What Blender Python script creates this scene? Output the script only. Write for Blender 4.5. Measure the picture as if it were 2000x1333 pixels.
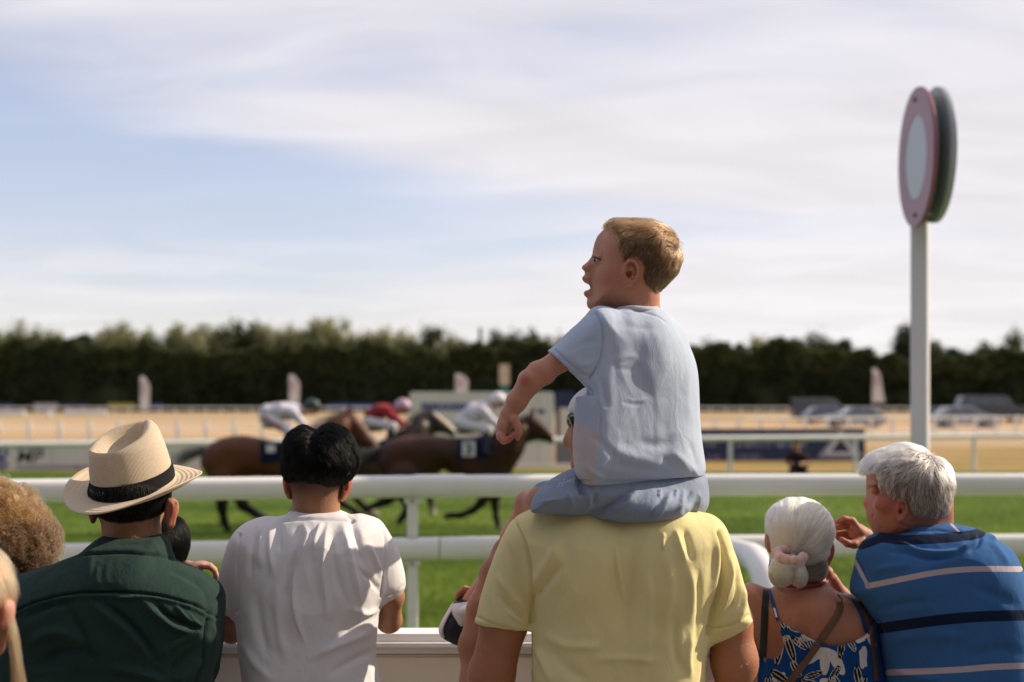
import bpy, bmesh, math, random
import numpy as np
import openvdb
from mathutils import Vector, Matrix, Euler
from mathutils.bvhtree import BVHTree

for o in list(bpy.data.objects):
    bpy.data.objects.remove(o)
scene = bpy.context.scene
COL = scene.collection
R = math.radians
rng = np.random.default_rng(7)
random.seed(7)

# ------------------------------------------------------------------ camera
CAMZ, FPX, HOR = 1.9, 2778.0, 780.0
cd = bpy.data.cameras.new('camera')
cam = bpy.data.objects.new('camera', cd)
COL.objects.link(cam)
cam.location = (0, 0, CAMZ)
cam.rotation_euler = (R(90), 0, 0)
cd.sensor_width = 36.0
cd.lens = 36.0 * FPX / 2000.0
cd.shift_y = (HOR - 666.5) / 2000.0
cd.clip_start = 0.1
cd.clip_end = 6000
cd.dof.use_dof = True
cd.dof.focus_distance = 3.12
cd.dof.aperture_fstop = 2.9
cd.dof.aperture_blades = 0
scene.camera = cam

# ------------------------------------------------------------------ sky, sun, exposure
SUN_AZ, SUN_EL = R(74), R(33)          # azimuth measured from +Y (view direction) towards +X
world = bpy.data.worlds.new('World')
scene.world = world
world.use_nodes = True
wn, wl = world.node_tree.nodes, world.node_tree.links
wn.clear()
def N(tree, typ, **kw):
    n = tree.nodes.new(typ)
    for k, v in kw.items():
        if k.startswith('i_'):
            key = k[2:]
            n.inputs[int(key) if key.isdigit() else key.replace('_', ' ')].default_value = v
        else:
            setattr(n, k, v)
    return n
wt = world.node_tree
sky = N(wt, 'ShaderNodeTexSky', sky_type='NISHITA', sun_disc=False, sun_elevation=SUN_EL, sun_rotation=SUN_AZ,
        air_density=1.0, dust_density=0.6, ozone_density=2.0)
tc = N(wt, 'ShaderNodeTexCoord')
sep = N(wt, 'ShaderNodeSeparateXYZ'); wl.new(tc.outputs['Generated'], sep.inputs[0])
def M(tree, op, a=None, b=None, c=None, clamp=False):
    n = tree.nodes.new('ShaderNodeMath'); n.operation = op; n.use_clamp = clamp
    for i, x in enumerate((a, b, c)):
        if x is None: continue
        if isinstance(x, (int, float)): n.inputs[i].default_value = x
        else: tree.links.new(x, n.inputs[i])
    return n.outputs[0]
zz = M(wt, 'MAXIMUM', sep.outputs[2], 0.0)
den = M(wt, 'ADD', zz, 0.16)
px_ = M(wt, 'DIVIDE', sep.outputs[0], den)
py_ = M(wt, 'DIVIDE', sep.outputs[1], den)
comb = N(wt, 'ShaderNodeCombineXYZ'); wl.new(px_, comb.inputs[0]); wl.new(py_, comb.inputs[1])
mp = N(wt, 'ShaderNodeMapping'); wl.new(comb.outputs[0], mp.inputs[0])
mp.inputs['Rotation'].default_value = (0, 0, R(24)); mp.inputs['Scale'].default_value = (0.55, 1.25, 1.0)
mp.inputs['Location'].default_value = (0.3, 1.9, 0)
n1 = N(wt, 'ShaderNodeTexNoise', i_Scale=0.75, i_Detail=6.0, i_Roughness=0.44, i_Distortion=0.55); wl.new(mp.outputs[0], n1.inputs['Vector'])
n2 = N(wt, 'ShaderNodeTexNoise', i_Scale=3.2, i_Detail=6.0, i_Roughness=0.5, i_Distortion=0.8); wl.new(mp.outputs[0], n2.inputs['Vector'])
# clearer window of blue low on the left, as in the picture
gx = M(wt, 'DIVIDE', M(wt, 'ADD', sep.outputs[0], 0.36), 0.30)
gz = M(wt, 'DIVIDE', M(wt, 'SUBTRACT', M(wt, 'ADD', sep.outputs[2], M(wt, 'MULTIPLY', sep.outputs[0], 0.17)), 0.112), 0.040)
gg = M(wt, 'POWER', 2.718, M(wt, 'MULTIPLY', M(wt, 'ADD', M(wt, 'MULTIPLY', gx, gx), M(wt, 'MULTIPLY', gz, gz)), -1.0))
front = M(wt, 'MULTIPLY_ADD', sep.outputs[1], 4.0, 0.0, clamp=True)
gg = M(wt, 'MULTIPLY', gg, front)
cov = M(wt, 'ADD', M(wt, 'MULTIPLY', n1.outputs[0], 1.5), M(wt, 'MULTIPLY', n2.outputs[0], 0.30))
cov = M(wt, 'SUBTRACT', cov, M(wt, 'MULTIPLY', gg, 0.48))
cov = M(wt, 'ADD', cov, M(wt, 'MULTIPLY', sep.outputs[0], 0.55))
mr = N(wt, 'ShaderNodeMapRange', interpolation_type='SMOOTHSTEP', i_1=0.48, i_2=1.00, i_3=0.30, i_4=0.98); wl.new(cov, mr.inputs[0])
# haze near the horizon
hz = M(wt, 'POWER', 2.718, M(wt, 'MULTIPLY', zz, -13.0))
msk = M(wt, 'MAXIMUM', mr.outputs[0], M(wt, 'MULTIPLY', hz, 0.93))
cr = N(wt, 'ShaderNodeMapRange', i_1=0.30, i_2=0.66, i_3=0.93, i_4=1.05); wl.new(n2.outputs[0], cr.inputs[0])
ccol = N(wt, 'ShaderNodeMix', data_type='RGBA')
ccol.inputs[6].default_value = (6.95, 6.80, 7.35, 1); ccol.inputs[7].default_value = (8.6, 8.15, 8.05, 1)
wl.new(M(wt, 'POWER', 2.718, M(wt, 'MULTIPLY', zz, -7.0)), ccol.inputs[0])
cmul = N(wt, 'ShaderNodeVectorMath', operation='SCALE'); wl.new(ccol.outputs[2], cmul.inputs[0]); wl.new(cr.outputs[0], cmul.inputs['Scale'])
bmul = N(wt, 'ShaderNodeVectorMath', operation='MULTIPLY'); wl.new(sky.outputs[0], bmul.inputs[0]); bmul.inputs[1].default_value = (1.42, 1.24, 1.34)
mixs = N(wt, 'ShaderNodeMix', data_type='RGBA')
wl.new(msk, mixs.inputs[0]); wl.new(bmul.outputs[0], mixs.inputs[6]); wl.new(cmul.outputs[0], mixs.inputs[7])
bg = N(wt, 'ShaderNodeBackground', i_Strength=0.1); wl.new(mixs.outputs[2], bg.inputs[0])
wo = N(wt, 'ShaderNodeOutputWorld'); wl.new(bg.outputs[0], wo.inputs[0])

sd = bpy.data.lights.new('sun', 'SUN')
sd.energy = 4.9; sd.angle = R(0.6); sd.color = (1.0, 0.86, 0.68)
sun = bpy.data.objects.new('sun', sd); COL.objects.link(sun)
sdir = Vector((math.sin(SUN_AZ) * math.cos(SUN_EL), math.cos(SUN_AZ) * math.cos(SUN_EL), math.sin(SUN_EL)))
sun.rotation_euler = sdir.to_track_quat('Z', 'Y').to_euler()
sun.location = (20, 5, 20)

scene.render.engine = 'CYCLES'
scene.view_settings.view_transform = 'Standard'
scene.view_settings.look = 'None'
scene.view_settings.exposure = 0.20
scene.view_settings.gamma = 1.0
scene.view_settings.use_curve_mapping = False
cy = scene.cycles
cy.use_denoising = True
cy.max_bounces = 7; cy.diffuse_bounces = 4; cy.glossy_bounces = 3; cy.transmission_bounces = 6; cy.transparent_max_bounces = 10
cy.sample_clamp_indirect = 6.0
cy.caustics_reflective = False; cy.caustics_refractive = False

# ------------------------------------------------------------------ helpers
def WP(u, v, Y):
    """world point that stands at depth Y in picture direction (u, v) of the 2000 x 1333 photograph"""
    return np.array(((u - 1000.0) / FPX * Y, Y, CAMZ + (HOR - v) / FPX * Y))

def wloc(o):
    l = Vector((0, 0, 0))
    while o is not None:
        l += o.location; o = o.parent
    return l

def mk(name, V, F, mat=None, parent=None, smooth=True, local=False):
    V = np.asarray(V, dtype=np.float32).reshape(-1, 3)
    if parent is not None and not local:
        V = V - np.array(wloc(parent), dtype=np.float32)
    me = bpy.data.meshes.new(name)
    if isinstance(F, np.ndarray) and F.ndim == 2:
        k = F.shape[1]
        me.vertices.add(len(V)); me.vertices.foreach_set('co', V.ravel())
        me.loops.add(F.size); me.loops.foreach_set('vertex_index', F.astype(np.int32).ravel())
        me.polygons.add(len(F)); me.polygons.foreach_set('loop_start', np.arange(0, F.size, k, dtype=np.int32))
        me.update(calc_edges=True)
    else:
        me.from_pydata([tuple(map(float, v)) for v in V], [], [tuple(int(i) for i in f) for f in F])
        me.update(calc_edges=True)
    if smooth:
        me.polygons.foreach_set('use_smooth', np.ones(len(me.polygons), dtype=bool))
    if mat is not None:
        me.materials.append(mat)
    o = bpy.data.objects.new(name, me)
    COL.objects.link(o)
    if parent is not None: o.parent = parent
    return o

def tag(o, label=None, cat=None, group=None, kind=None):
    if label: o['label'] = label
    if cat: o['category'] = cat
    if group: o['group'] = group
    if kind: o['kind'] = kind
    return o

def thing(name, loc, label, cat, group=None):
    o = bpy.data.objects.new(name, None)
    o.empty_display_size = 0.2
    COL.objects.link(o); o.location = tuple(float(x) for x in loc)
    return tag(o, label, cat, group)

def copy_tree(o, parent=None):
    c = o.copy(); COL.objects.link(c)
    if parent is not None: c.parent = parent
    for ch in list(o.children): copy_tree(ch, c)
    return c

class MB:
    """collects simple solids into one mesh"""
    def __init__(s): s.V = []; s.F = []
    def add(s, V, F):
        b = len(s.V); s.V += [tuple(map(float, v)) for v in V]; s.F += [tuple(int(i) + b for i in f) for f in F]; return s
    def box(s, lo, hi, bev=0.0):
        (x0, y0, z0), (x1, y1, z1) = lo, hi
        if bev <= 0:
            V = [(x0,y0,z0),(x1,y0,z0),(x1,y1,z0),(x0,y1,z0),(x0,y0,z1),(x1,y0,z1),(x1,y1,z1),(x0,y1,z1)]
            return s.add(V, [(3,2,1,0),(4,5,6,7),(0,1,5,4),(1,2,6,5),(2,3,7,6),(3,0,4,7)])
        bm = bmesh.new(); bmesh.ops.create_cube(bm, size=1)
        for v in bm.verts: v.co = Vector(((v.co.x+.5)*(x1-x0)+x0, (v.co.y+.5)*(y1-y0)+y0, (v.co.z+.5)*(z1-z0)+z0))
        bmesh.ops.bevel(bm, geom=bm.edges[:], offset=bev, segments=2, affect='EDGES')
        bm.verts.index_update()
        s.add([v.co[:] for v in bm.verts], [[v.index for v in f.verts] for f in bm.faces]); bm.free(); return s
    def tube(s, pts, rad, n=12, ratio=1.0, cap=True, up=(0, 0, 1)):
        pts = [Vector(p) for p in pts]
        if not hasattr(rad, '__len__'): rad = [rad] * len(pts)
        V = []; prev = Vector(up)
        for i, p in enumerate(pts):
            t = (pts[min(i+1, len(pts)-1)] - pts[max(i-1, 0)]).normalized()
            a = prev - t * prev.dot(t)
            if a.length < 1e-4: a = t.orthogonal()
            a.normalize(); b = t.cross(a); prev = a
            for k in range(n):
                an = 2 * math.pi * k / n
                V.append(p + a * math.cos(an) * rad[i] + b * math.sin(an) * rad[i] * ratio)
        F = []
        for i in range(len(pts)-1):
            for k in range(n):
                F.append((i*n+k, i*n+(k+1) % n, (i+1)*n+(k+1) % n, (i+1)*n+k))
        if cap:
            F.append(tuple(range(n-1, -1, -1))); F.append(tuple(range((len(pts)-1)*n, len(pts)*n)))
        return s.add(V, F)
    def ell(s, c, r, n=12, m=8, rot=None):
        V = []; F = []
        Rm = rot if rot is not None else Matrix.Identity(3)
        for j in range(m+1):
            th = math.pi * j / m
            for i in range(n):
                ph = 2*math.pi*i/n
                p = Rm @ Vector((r[0]*math.sin(th)*math.cos(ph), r[1]*math.sin(th)*math.sin(ph), r[2]*math.cos(th)))
                V.append((c[0]+p.x, c[1]+p.y, c[2]+p.z))
        for j in range(m):
            for i in range(n):
                F.append((j*n+i, (j+1)*n+i, (j+1)*n+(i+1) % n, j*n+(i+1) % n))
        return s.add(V, F)
    def prism(s, poly, y0, y1):
        """poly = [(x, z)...] extruded from y0 to y1"""
        n = len(poly)
        V = [(x, y0, z) for x, z in poly] + [(x, y1, z) for x, z in poly]
        F = [tuple(range(n)), tuple(range(2*n-1, n-1, -1))] + [(i, i+n, (i+1) % n + n, (i+1) % n) for i in range(n)]
        return s.add(V, F)
    def build(s, name, mat=None, parent=None, smooth=False, local=False):
        o = mk(name, s.V, s.F, mat, parent, smooth, local)
        bm = bmesh.new(); bm.from_mesh(o.data); bmesh.ops.recalc_face_normals(bm, faces=bm.faces[:]); bm.to_mesh(o.data); bm.free()
        if smooth == 'auto' or smooth:
            o.data.set_sharp_from_angle(angle=R(42))
        return o

# ---- materials
def material(name, col, rough=0.6, var=0.12, scale=8.0, bump=0.0, bscale=60.0, spec=0.4, metal=0.0, sss=0.0, sssr=(0.012, 0.005, 0.003),
             sheen=0.0, col2=None, trans=0.0, coat=0.0, detail=4.0, stretch=(1, 1, 1)):
    m = bpy.data.materials.new(name); m.use_nodes = True
    t = m.node_tree; b = t.nodes['Principled BSDF']
    c = N(t, 'ShaderNodeTexCoord'); mpn = N(t, 'ShaderNodeMapping'); t.links.new(c.outputs['Object'], mpn.inputs[0]); mpn.inputs['Scale'].default_value = stretch
    n = N(t, 'ShaderNodeTexNoise', i_Scale=scale, i_Detail=detail, i_Roughness=0.6); t.links.new(mpn.outputs[0], n.inputs['Vector'])
    r = N(t, 'ShaderNodeMapRange', i_1=0.3, i_2=0.7, i_3=0.0, i_4=1.0); t.links.new(n.outputs[0], r.inputs[0])
    mx = N(t, 'ShaderNodeMix', data_type='RGBA'); t.links.new(r.outputs[0], mx.inputs[0])
    if col2 is None: col2 = tuple(min(1, x * (1 + var)) for x in col[:3]); col1 = tuple(x * (1 - var) for x in col[:3])
    else: col1 = col[:3]
    mx.inputs[6].default_value = (*col1, 1); mx.inputs[7].default_value = (*col2, 1)
    t.links.new(mx.outputs[2], b.inputs['Base Color'])
    b.inputs['Roughness'].default_value = rough; b.inputs['Metallic'].default_value = metal
    b.inputs['Specular IOR Level'].default_value = spec
    if sss: b.inputs['Subsurface Weight'].default_value = sss; b.inputs['Subsurface Radius'].default_value = (1, .42, .25); b.inputs['Subsurface Scale'].default_value = 0.012
    if sheen: b.inputs['Sheen Weight'].default_value = sheen; b.inputs['Sheen Roughness'].default_value = 0.5
    if coat: b.inputs['Coat Weight'].default_value = coat; b.inputs['Coat Roughness'].default_value = 0.08
    if trans:
        tr = N(t, 'ShaderNodeBsdfTranslucent'); t.links.new(mx.outputs[2], tr.inputs[0])
        ms = N(t, 'ShaderNodeMixShader', i_0=trans); t.links.new(b.outputs[0], ms.inputs[1]); t.links.new(tr.outputs[0], ms.inputs[2])
        t.links.new(ms.outputs[0], t.nodes['Material Output'].inputs[0])
    if bump:
        nb = N(t, 'ShaderNodeTexNoise', i_Scale=bscale, i_Detail=5.0, i_Roughness=0.65); t.links.new(mpn.outputs[0], nb.inputs['Vector'])
        bp = N(t, 'ShaderNodeBump', i_Strength=bump, i_Distance=0.01); t.links.new(nb.outputs[0], bp.inputs['Height']); t.links.new(bp.outputs[0], b.inputs['Normal'])
        m['bump'] = 1
    m.use_fake_user = False
    return m

def attr_mix(m, attr, col, lo=-0.5, hi=0.5, rough=None):
    """a second dye where the attribute 'attr' rises through lo..hi"""
    t = m.node_tree; b = t.nodes['Principled BSDF']
    a = N(t, 'ShaderNodeAttribute', attribute_name=attr)
    r = N(t, 'ShaderNodeMapRange', interpolation_type='SMOOTHSTEP', i_1=lo, i_2=hi, i_3=0.0, i_4=1.0); t.links.new(a.outputs['Fac'], r.inputs[0])
    mx = N(t, 'ShaderNodeMix', data_type='RGBA'); t.links.new(r.outputs[0], mx.inputs[0])
    src = b.inputs['Base Color'].links[0].from_socket
    t.links.new(src, mx.inputs[6]); mx.inputs[7].default_value = (*col, 1)
    t.links.new(mx.outputs[2], b.inputs['Base Color'])
    for n in t.nodes:
        if n.type == 'BSDF_TRANSLUCENT': t.links.new(mx.outputs[2], n.inputs[0])
    return m

def cloth(name, col, var=0.05, weave=900.0, wrinkle=0.25, sheen=0.05, rough=0.9, wscale=14.0, trans=0.10):
    m = material(name, col, rough=rough, var=var, scale=5.0, spec=0.08, sheen=sheen, trans=trans)
    t = m.node_tree; b = t.nodes['Principled BSDF']
    c = N(t, 'ShaderNodeTexCoord')
    w1 = N(t, 'ShaderNodeTexNoise', i_Scale=weave, i_Detail=1.0); t.links.new(c.outputs['Object'], w1.inputs['Vector'])
    mp1 = N(t, 'ShaderNodeMapping'); t.links.new(c.outputs['Object'], mp1.inputs[0]); mp1.inputs['Scale'].default_value = (1.5, 1.0, 0.9)
    w2 = N(t, 'ShaderNodeTexNoise', i_Scale=wscale, i_Detail=5.0, i_Roughness=0.5, i_Distortion=0.9); t.links.new(mp1.outputs[0], w2.inputs['Vector'])
    b2 = N(t, 'ShaderNodeBump', i_Strength=wrinkle, i_Distance=0.02); t.links.new(w2.outputs[0], b2.inputs['Height'])
    b1 = N(t, 'ShaderNodeBump', i_Strength=0.35, i_Distance=0.0012); t.links.new(w1.outputs[0], b1.inputs['Height']); t.links.new(b2.outputs[0], b1.inputs['Normal'])
    t.links.new(b1.outputs[0], b.inputs['Normal'])
    for n in t.nodes:
        if n.type == 'BSDF_TRANSLUCENT': t.links.new(b1.outputs[0], n.inputs['Normal'])
    return m

def skin(name, col, red=None):
    m = material(name, col, rough=0.52, var=0.10, scale=16.0, bump=0.22, bscale=260.0, spec=0.35, sss=0.22, detail=5.0)
    return m

def hairmat(name, col, rough=0.32, var=0.42, ior=1.5):
    m = bpy.data.materials.new(name); m.use_nodes = True
    t = m.node_tree; t.nodes.clear()
    h = N(t, 'ShaderNodeBsdfHairPrincipled'); h.model = 'CHIANG'; h.parametrization = 'COLOR'
    ci = N(t, 'ShaderNodeHairInfo')
    mx = N(t, 'ShaderNodeMix', data_type='RGBA'); t.links.new(ci.outputs['Random'], mx.inputs[0])
    mx.inputs[6].default_value = (*[x * (1 - var) for x in col], 1); mx.inputs[7].default_value = (*[min(.95, x * (1 + var)) for x in col], 1)
    t.links.new(mx.outputs[2], h.inputs['Color'])
    h.inputs['Roughness'].default_value = rough; h.inputs['Radial Roughness'].default_value = 0.5; h.inputs['IOR'].default_value = ior
    o = N(t, 'ShaderNodeOutputMaterial'); t.links.new(h.outputs[0], o.inputs[0])
    return m

def darkhair(name, col, spec=.22, rough=.42):
    m = material(name, col, rough=rough, var=.4, scale=300, spec=spec)
    return m

# ---- numpy value noise
def vnoise(P, scale, seed=0):
    P = P * scale + 37.3 + seed * 11.7
    i = np.floor(P).astype(np.int64); f = P - i; f = f * f * (3 - 2 * f)
    def h(a, b, c):
        n = (a * 73856093) ^ (b * 19349663) ^ (c * 83492791) ^ (seed * 2654435)
        n = (n ^ (n >> 13)) * 1274126177 & 0x7fffffff
        return ((n ^ (n >> 16)) & 0xffff) / 65535.0
    r = 0
    for dx in (0, 1):
        for dy in (0, 1):
            for dz in (0, 1):
                w = (f[:, 0] if dx else 1-f[:, 0]) * (f[:, 1] if dy else 1-f[:, 1]) * (f[:, 2] if dz else 1-f[:, 2])
                r = r + w * h(i[:, 0]+dx, i[:, 1]+dy, i[:, 2]+dz)
    return r * 2 - 1

def catmull(pts, closed=True, sub=4):
    P = np.array(pts, float); n = len(P); out = []
    rngi = range(n) if closed else range(n-1)
    for i in rngi:
        if closed: a, b, c, d = P[(i-1) % n], P[i], P[(i+1) % n], P[(i+2) % n]
        else: a, b, c, d = P[max(i-1, 0)], P[i], P[i+1], P[min(i+2, n-1)]
        for k in range(sub):
            t = k / sub
            out.append(0.5*((2*b) + (-a+c)*t + (2*a-5*b+4*c-d)*t*t + (-a+3*b-3*c+d)*t**3))
    if not closed: out.append(P[-1])
    return np.array(out)

# ---- signed distance modelling
class Field:
    def __init__(s, lo, hi, h):
        s.lo = np.array(lo, float); s.h = h
        n = np.ceil((np.array(hi, float) - s.lo) / h).astype(int) + 1
        s.D = np.full(tuple(n), 1.0, np.float32)
        s.ax = [(s.lo[i] + np.arange(n[i]) * h).astype(np.float32) for i in range(3)]
    def sl(s, b0, b1):
        r = []
        for i in range(3):
            a = max(0, int(math.floor((b0[i]-s.lo[i])/s.h))); b = min(len(s.ax[i]), int(math.ceil((b1[i]-s.lo[i])/s.h))+1)
            if b <= a: return None
            r.append(slice(a, b))
        return tuple(r)
    def grids(s, q): return s.ax[0][q[0]][:, None, None], s.ax[1][q[1]][None, :, None], s.ax[2][q[2]][None, None, :]
    def add(s, prim, k=0.0):
        f, b0, b1 = prim; pad = k + 3*s.h
        q = s.sl(np.array(b0)-pad, np.array(b1)+pad)
        if q is None: return s
        d = f(*s.grids(q)).astype(np.float32); a = s.D[q]
        if k > 0:
            hh = np.maximum(k - np.abs(a-d), 0)/k; s.D[q] = np.minimum(a, d) - hh*hh*k*0.25
        else: s.D[q] = np.minimum(a, d)
        return s
    def sub(s, prim, k=0.0):
        f, b0, b1 = prim; pad = k + 3*s.h
        q = s.sl(np.array(b0)-pad, np.array(b1)+pad)
        if q is None: return s
        d = -f(*s.grids(q)).astype(np.float32); a = s.D[q]
        if k > 0:
            hh = np.maximum(k - np.abs(a-d), 0)/k; s.D[q] = np.maximum(a, d) + hh*hh*k*0.25
        else: s.D[q] = np.maximum(a, d)
        return s
    def clip(s, p, n, b0=None, b1=None):
        """cuts away the side the normal n points to"""
        q = s.sl(b0, b1) if b0 is not None else tuple(slice(0, len(a)) for a in s.ax)
        if q is None: return s
        X, Y, Z = s.grids(q); n = np.array(n, float); n = n/np.linalg.norm(n)
        d = ((X-p[0])*n[0] + (Y-p[1])*n[1] + (Z-p[2])*n[2]).astype(np.float32)
        s.D[q] = np.maximum(s.D[q], d); return s
    def mesh(s, smooth=2):
        D = np.clip(s.D, -1, 1).copy()
        D[0] = D[-1] = 0.5; D[:, 0] = D[:, -1] = 0.5; D[:, :, 0] = D[:, :, -1] = 0.5
        g = openvdb.FloatGrid(background=1.0); g.copyFromArray(D)
        V, Q = g.convertToQuads(0.0)
        V = V.astype(np.float64) * s.h + s.lo; Q = Q.astype(np.int64)
        a, b, c, d = V[Q[:, 0]], V[Q[:, 1]], V[Q[:, 2]], V[Q[:, 3]]
        if (np.einsum('ij,ij->i', a, np.cross(b, c)) + np.einsum('ij,ij->i', a, np.cross(c, d))).sum() < 0: Q = Q[:, ::-1]
        if smooth:
            E = np.concatenate([Q[:, [0, 1]], Q[:, [1, 2]], Q[:, [2, 3]], Q[:, [3, 0]]])
            cnt = np.bincount(E[:, 0], minlength=len(V)) + np.bincount(E[:, 1], minlength=len(V))
            for it in range(smooth):
                for lam in (0.55, -0.52) if it < smooth-1 else (0.5,):
                    S = np.zeros_like(V)
                    for ax in range(3):
                        S[:, ax] = np.bincount(E[:, 0], weights=V[E[:, 1], ax], minlength=len(V)) + np.bincount(E[:, 1], weights=V[E[:, 0], ax], minlength=len(V))
                    V = V + lam * (S / np.maximum(cnt, 1)[:, None] - V)
        return V, Q

def normals(V, Q):
    fn = np.cross(V[Q[:, 2]] - V[Q[:, 0]], V[Q[:, 3]] - V[Q[:, 1]])
    Nn = np.zeros_like(V)
    for k in range(4):
        for ax in range(3): Nn[:, ax] += np.bincount(Q[:, k], weights=fn[:, ax], minlength=len(V))
    return Nn / np.maximum(np.linalg.norm(Nn, axis=1), 1e-12)[:, None]

def cone(a, b, ra, rb, ky=1.0):
    a = np.array(a, float); b = np.array(b, float); ba = b - a; bb = max(float((ba*ba).sum()), 1e-12)
    yc = (a[1]+b[1])/2
    def f(X, Y, Z):
        if ky != 1.0: Y = yc + (Y - yc)/ky
        x, y, z = X-a[0], Y-a[1], Z-a[2]
        h = np.clip((x*ba[0]+y*ba[1]+z*ba[2])/bb, 0, 1)
        return np.sqrt((x-ba[0]*h)**2 + (y-ba[1]*h)**2 + (z-ba[2]*h)**2) - (ra + (rb-ra)*h)
    m = max(ra, rb) * max(1, ky)
    return f, np.minimum(a, b)-m, np.maximum(a, b)+m

def ell(c, r, Rm=None):
    c = np.array(c, float); r = np.array(r, float)
    def f(X, Y, Z):
        x, y, z = X-c[0], Y-c[1], Z-c[2]
        if Rm is not None:
            x, y, z = (Rm[0][0]*x+Rm[1][0]*y+Rm[2][0]*z), (Rm[0][1]*x+Rm[1][1]*y+Rm[2][1]*z), (Rm[0][2]*x+Rm[1][2]*y+Rm[2][2]*z)
        k0 = np.sqrt((x/r[0])**2+(y/r[1])**2+(z/r[2])**2); k1 = np.sqrt((x/r[0]**2)**2+(y/r[1]**2)**2+(z/r[2]**2)**2)
        return k0*(k0-1)/np.maximum(k1, 1e-6)
    m = r.max() if Rm is not None else r
    return f, c-m, c+m

def poly_dist(X, Z, P):
    """signed distance (negative inside) of broadcast X (nx,1,1), Z (1,1,nz) to the polygon P [(x, z)...]"""
    x = X[:, 0, 0][:, None]; z = Z[0, 0, :][None, :]
    d = np.full((x.shape[0], z.shape[1]), 1e9, np.float32); ins = np.zeros(d.shape, bool)
    n = len(P)
    for i in range(n):
        a = P[i]; b = P[(i+1) % n]; e = b - a; w0 = x - a[0]; w1 = z - a[1]
        t = np.clip((w0*e[0]+w1*e[1])/max(e[0]**2+e[1]**2, 1e-14), 0, 1)
        d = np.minimum(d, (w0-e[0]*t)**2 + (w1-e[1]*t)**2)
        if abs(e[1]) > 1e-12:
            c = ((z >= a[1]) != (z >= b[1])) & (x < (b[0]-a[0])*(z-a[1])/(e[1]) + a[0])
            ins ^= c
    d = np.sqrt(d); d[ins] *= -1
    return d[:, None, :]

class Px:
    """modelling frame of one figure: picture directions at its own distance, radii in picture units"""
    def __init__(s, Y0): s.Y = Y0; s.s = Y0 / FPX
    def C(s, u, v, d=0.0): return WP(u, v, s.Y + d)
    def cone(s, a, b, ky=1.0):
        """a, b = (u, v, d, r)"""
        return cone(s.C(*a[:3]), s.C(*b[:3]), a[3]*s.s, b[3]*s.s, ky)
    def chain(s, F, pts, k=0.01, ky=1.0):
        for a, b in zip(pts[:-1], pts[1:]): F.add(s.cone(a, b, ky), k)
    def ell(s, u, v, d, ru, rv, rd, rot=0.0):
        """rd in metres; rot = roll in the picture plane, degrees"""
        Rm = None
        if rot:
            Rm = np.array(Matrix.Rotation(R(rot), 3, 'Y'))
        return ell(s.C(u, v, d), (ru*s.s, rd, rv*s.s), Rm)
    def poly(s, pts, W, Rr, d=0.0, sub=4, W2=None, grow=0.0, tilt=0.0):
        """silhouette traced at this figure's distance, given a rounded body of half depth W (W2 on the far side)"""
        P = catmull(pts, True, sub) if sub > 1 else np.array(pts, float)
        Yc = s.Y + d
        um = (P[:, 0].min()+P[:, 0].max())/2; Yl = Yc + tilt*(P[:, 0]-um)/FPX*Yc
        P = np.stack([(P[:, 0]-1000)/FPX*Yl, CAMZ + (HOR-P[:, 1])/FPX*Yl], 1)
        W2_ = W if W2 is None else W2
        mn, mx_ = P.min(0), P.max(0); xm = (mn[0]+mx_[0])/2; tb = abs(tilt)*(mx_[0]-mn[0])/2
        def f(X, Y, Z):
            sd_ = -poly_dist(X, Z, P) + grow
            e = np.maximum(1 - sd_/Rr, 0)
            y = Y - Yc - tilt*(X-xm); y = np.where(y < 0, y/W, y/W2_)
            return (np.sqrt(e*e + y*y) - 1) * min(Rr, W, W2_)
        return f, (mn[0]-grow, Yc-W-grow-tb, mn[1]-grow), (mx_[0]+grow, Yc+W2_+grow+tb, mx_[1]+grow)
    def bounds(s, u0, v0, u1, v1, d0, d1):
        ps = np.array([s.C(u, v, d) for u in (u0, u1) for v in (v0, v1) for d in (d0, d1)])
        return ps.min(0), ps.max(0)
    def field(s, u0, v0, u1, v1, d0, d1, h):
        lo, hi = s.bounds(u0, v0, u1, v1, d0, d1); return Field(lo, hi, h)

def toUV(V): return np.stack([1000 + FPX*V[:, 0]/V[:, 1], HOR - FPX*(V[:, 2]-CAMZ)/V[:, 1]], 1)

def seg_dist(UV, pts):
    P = np.array(pts, float); best = np.full(len(UV), 1e9); along = np.zeros(len(UV))
    L = np.concatenate([[0], np.cumsum(np.linalg.norm(P[1:]-P[:-1], axis=1))])
    for i in range(len(P)-1):
        e = P[i+1]-P[i]; w = UV - P[i]; t = np.clip((w@e)/max(e@e, 1e-9), 0, 1)
        d = np.linalg.norm(w - t[:, None]*e, axis=1); m = d < best
        best[m] = d[m]; along[m] = (L[i] + t*np.linalg.norm(e))[m]/max(L[-1], 1e-9)
    return best, along

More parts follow.
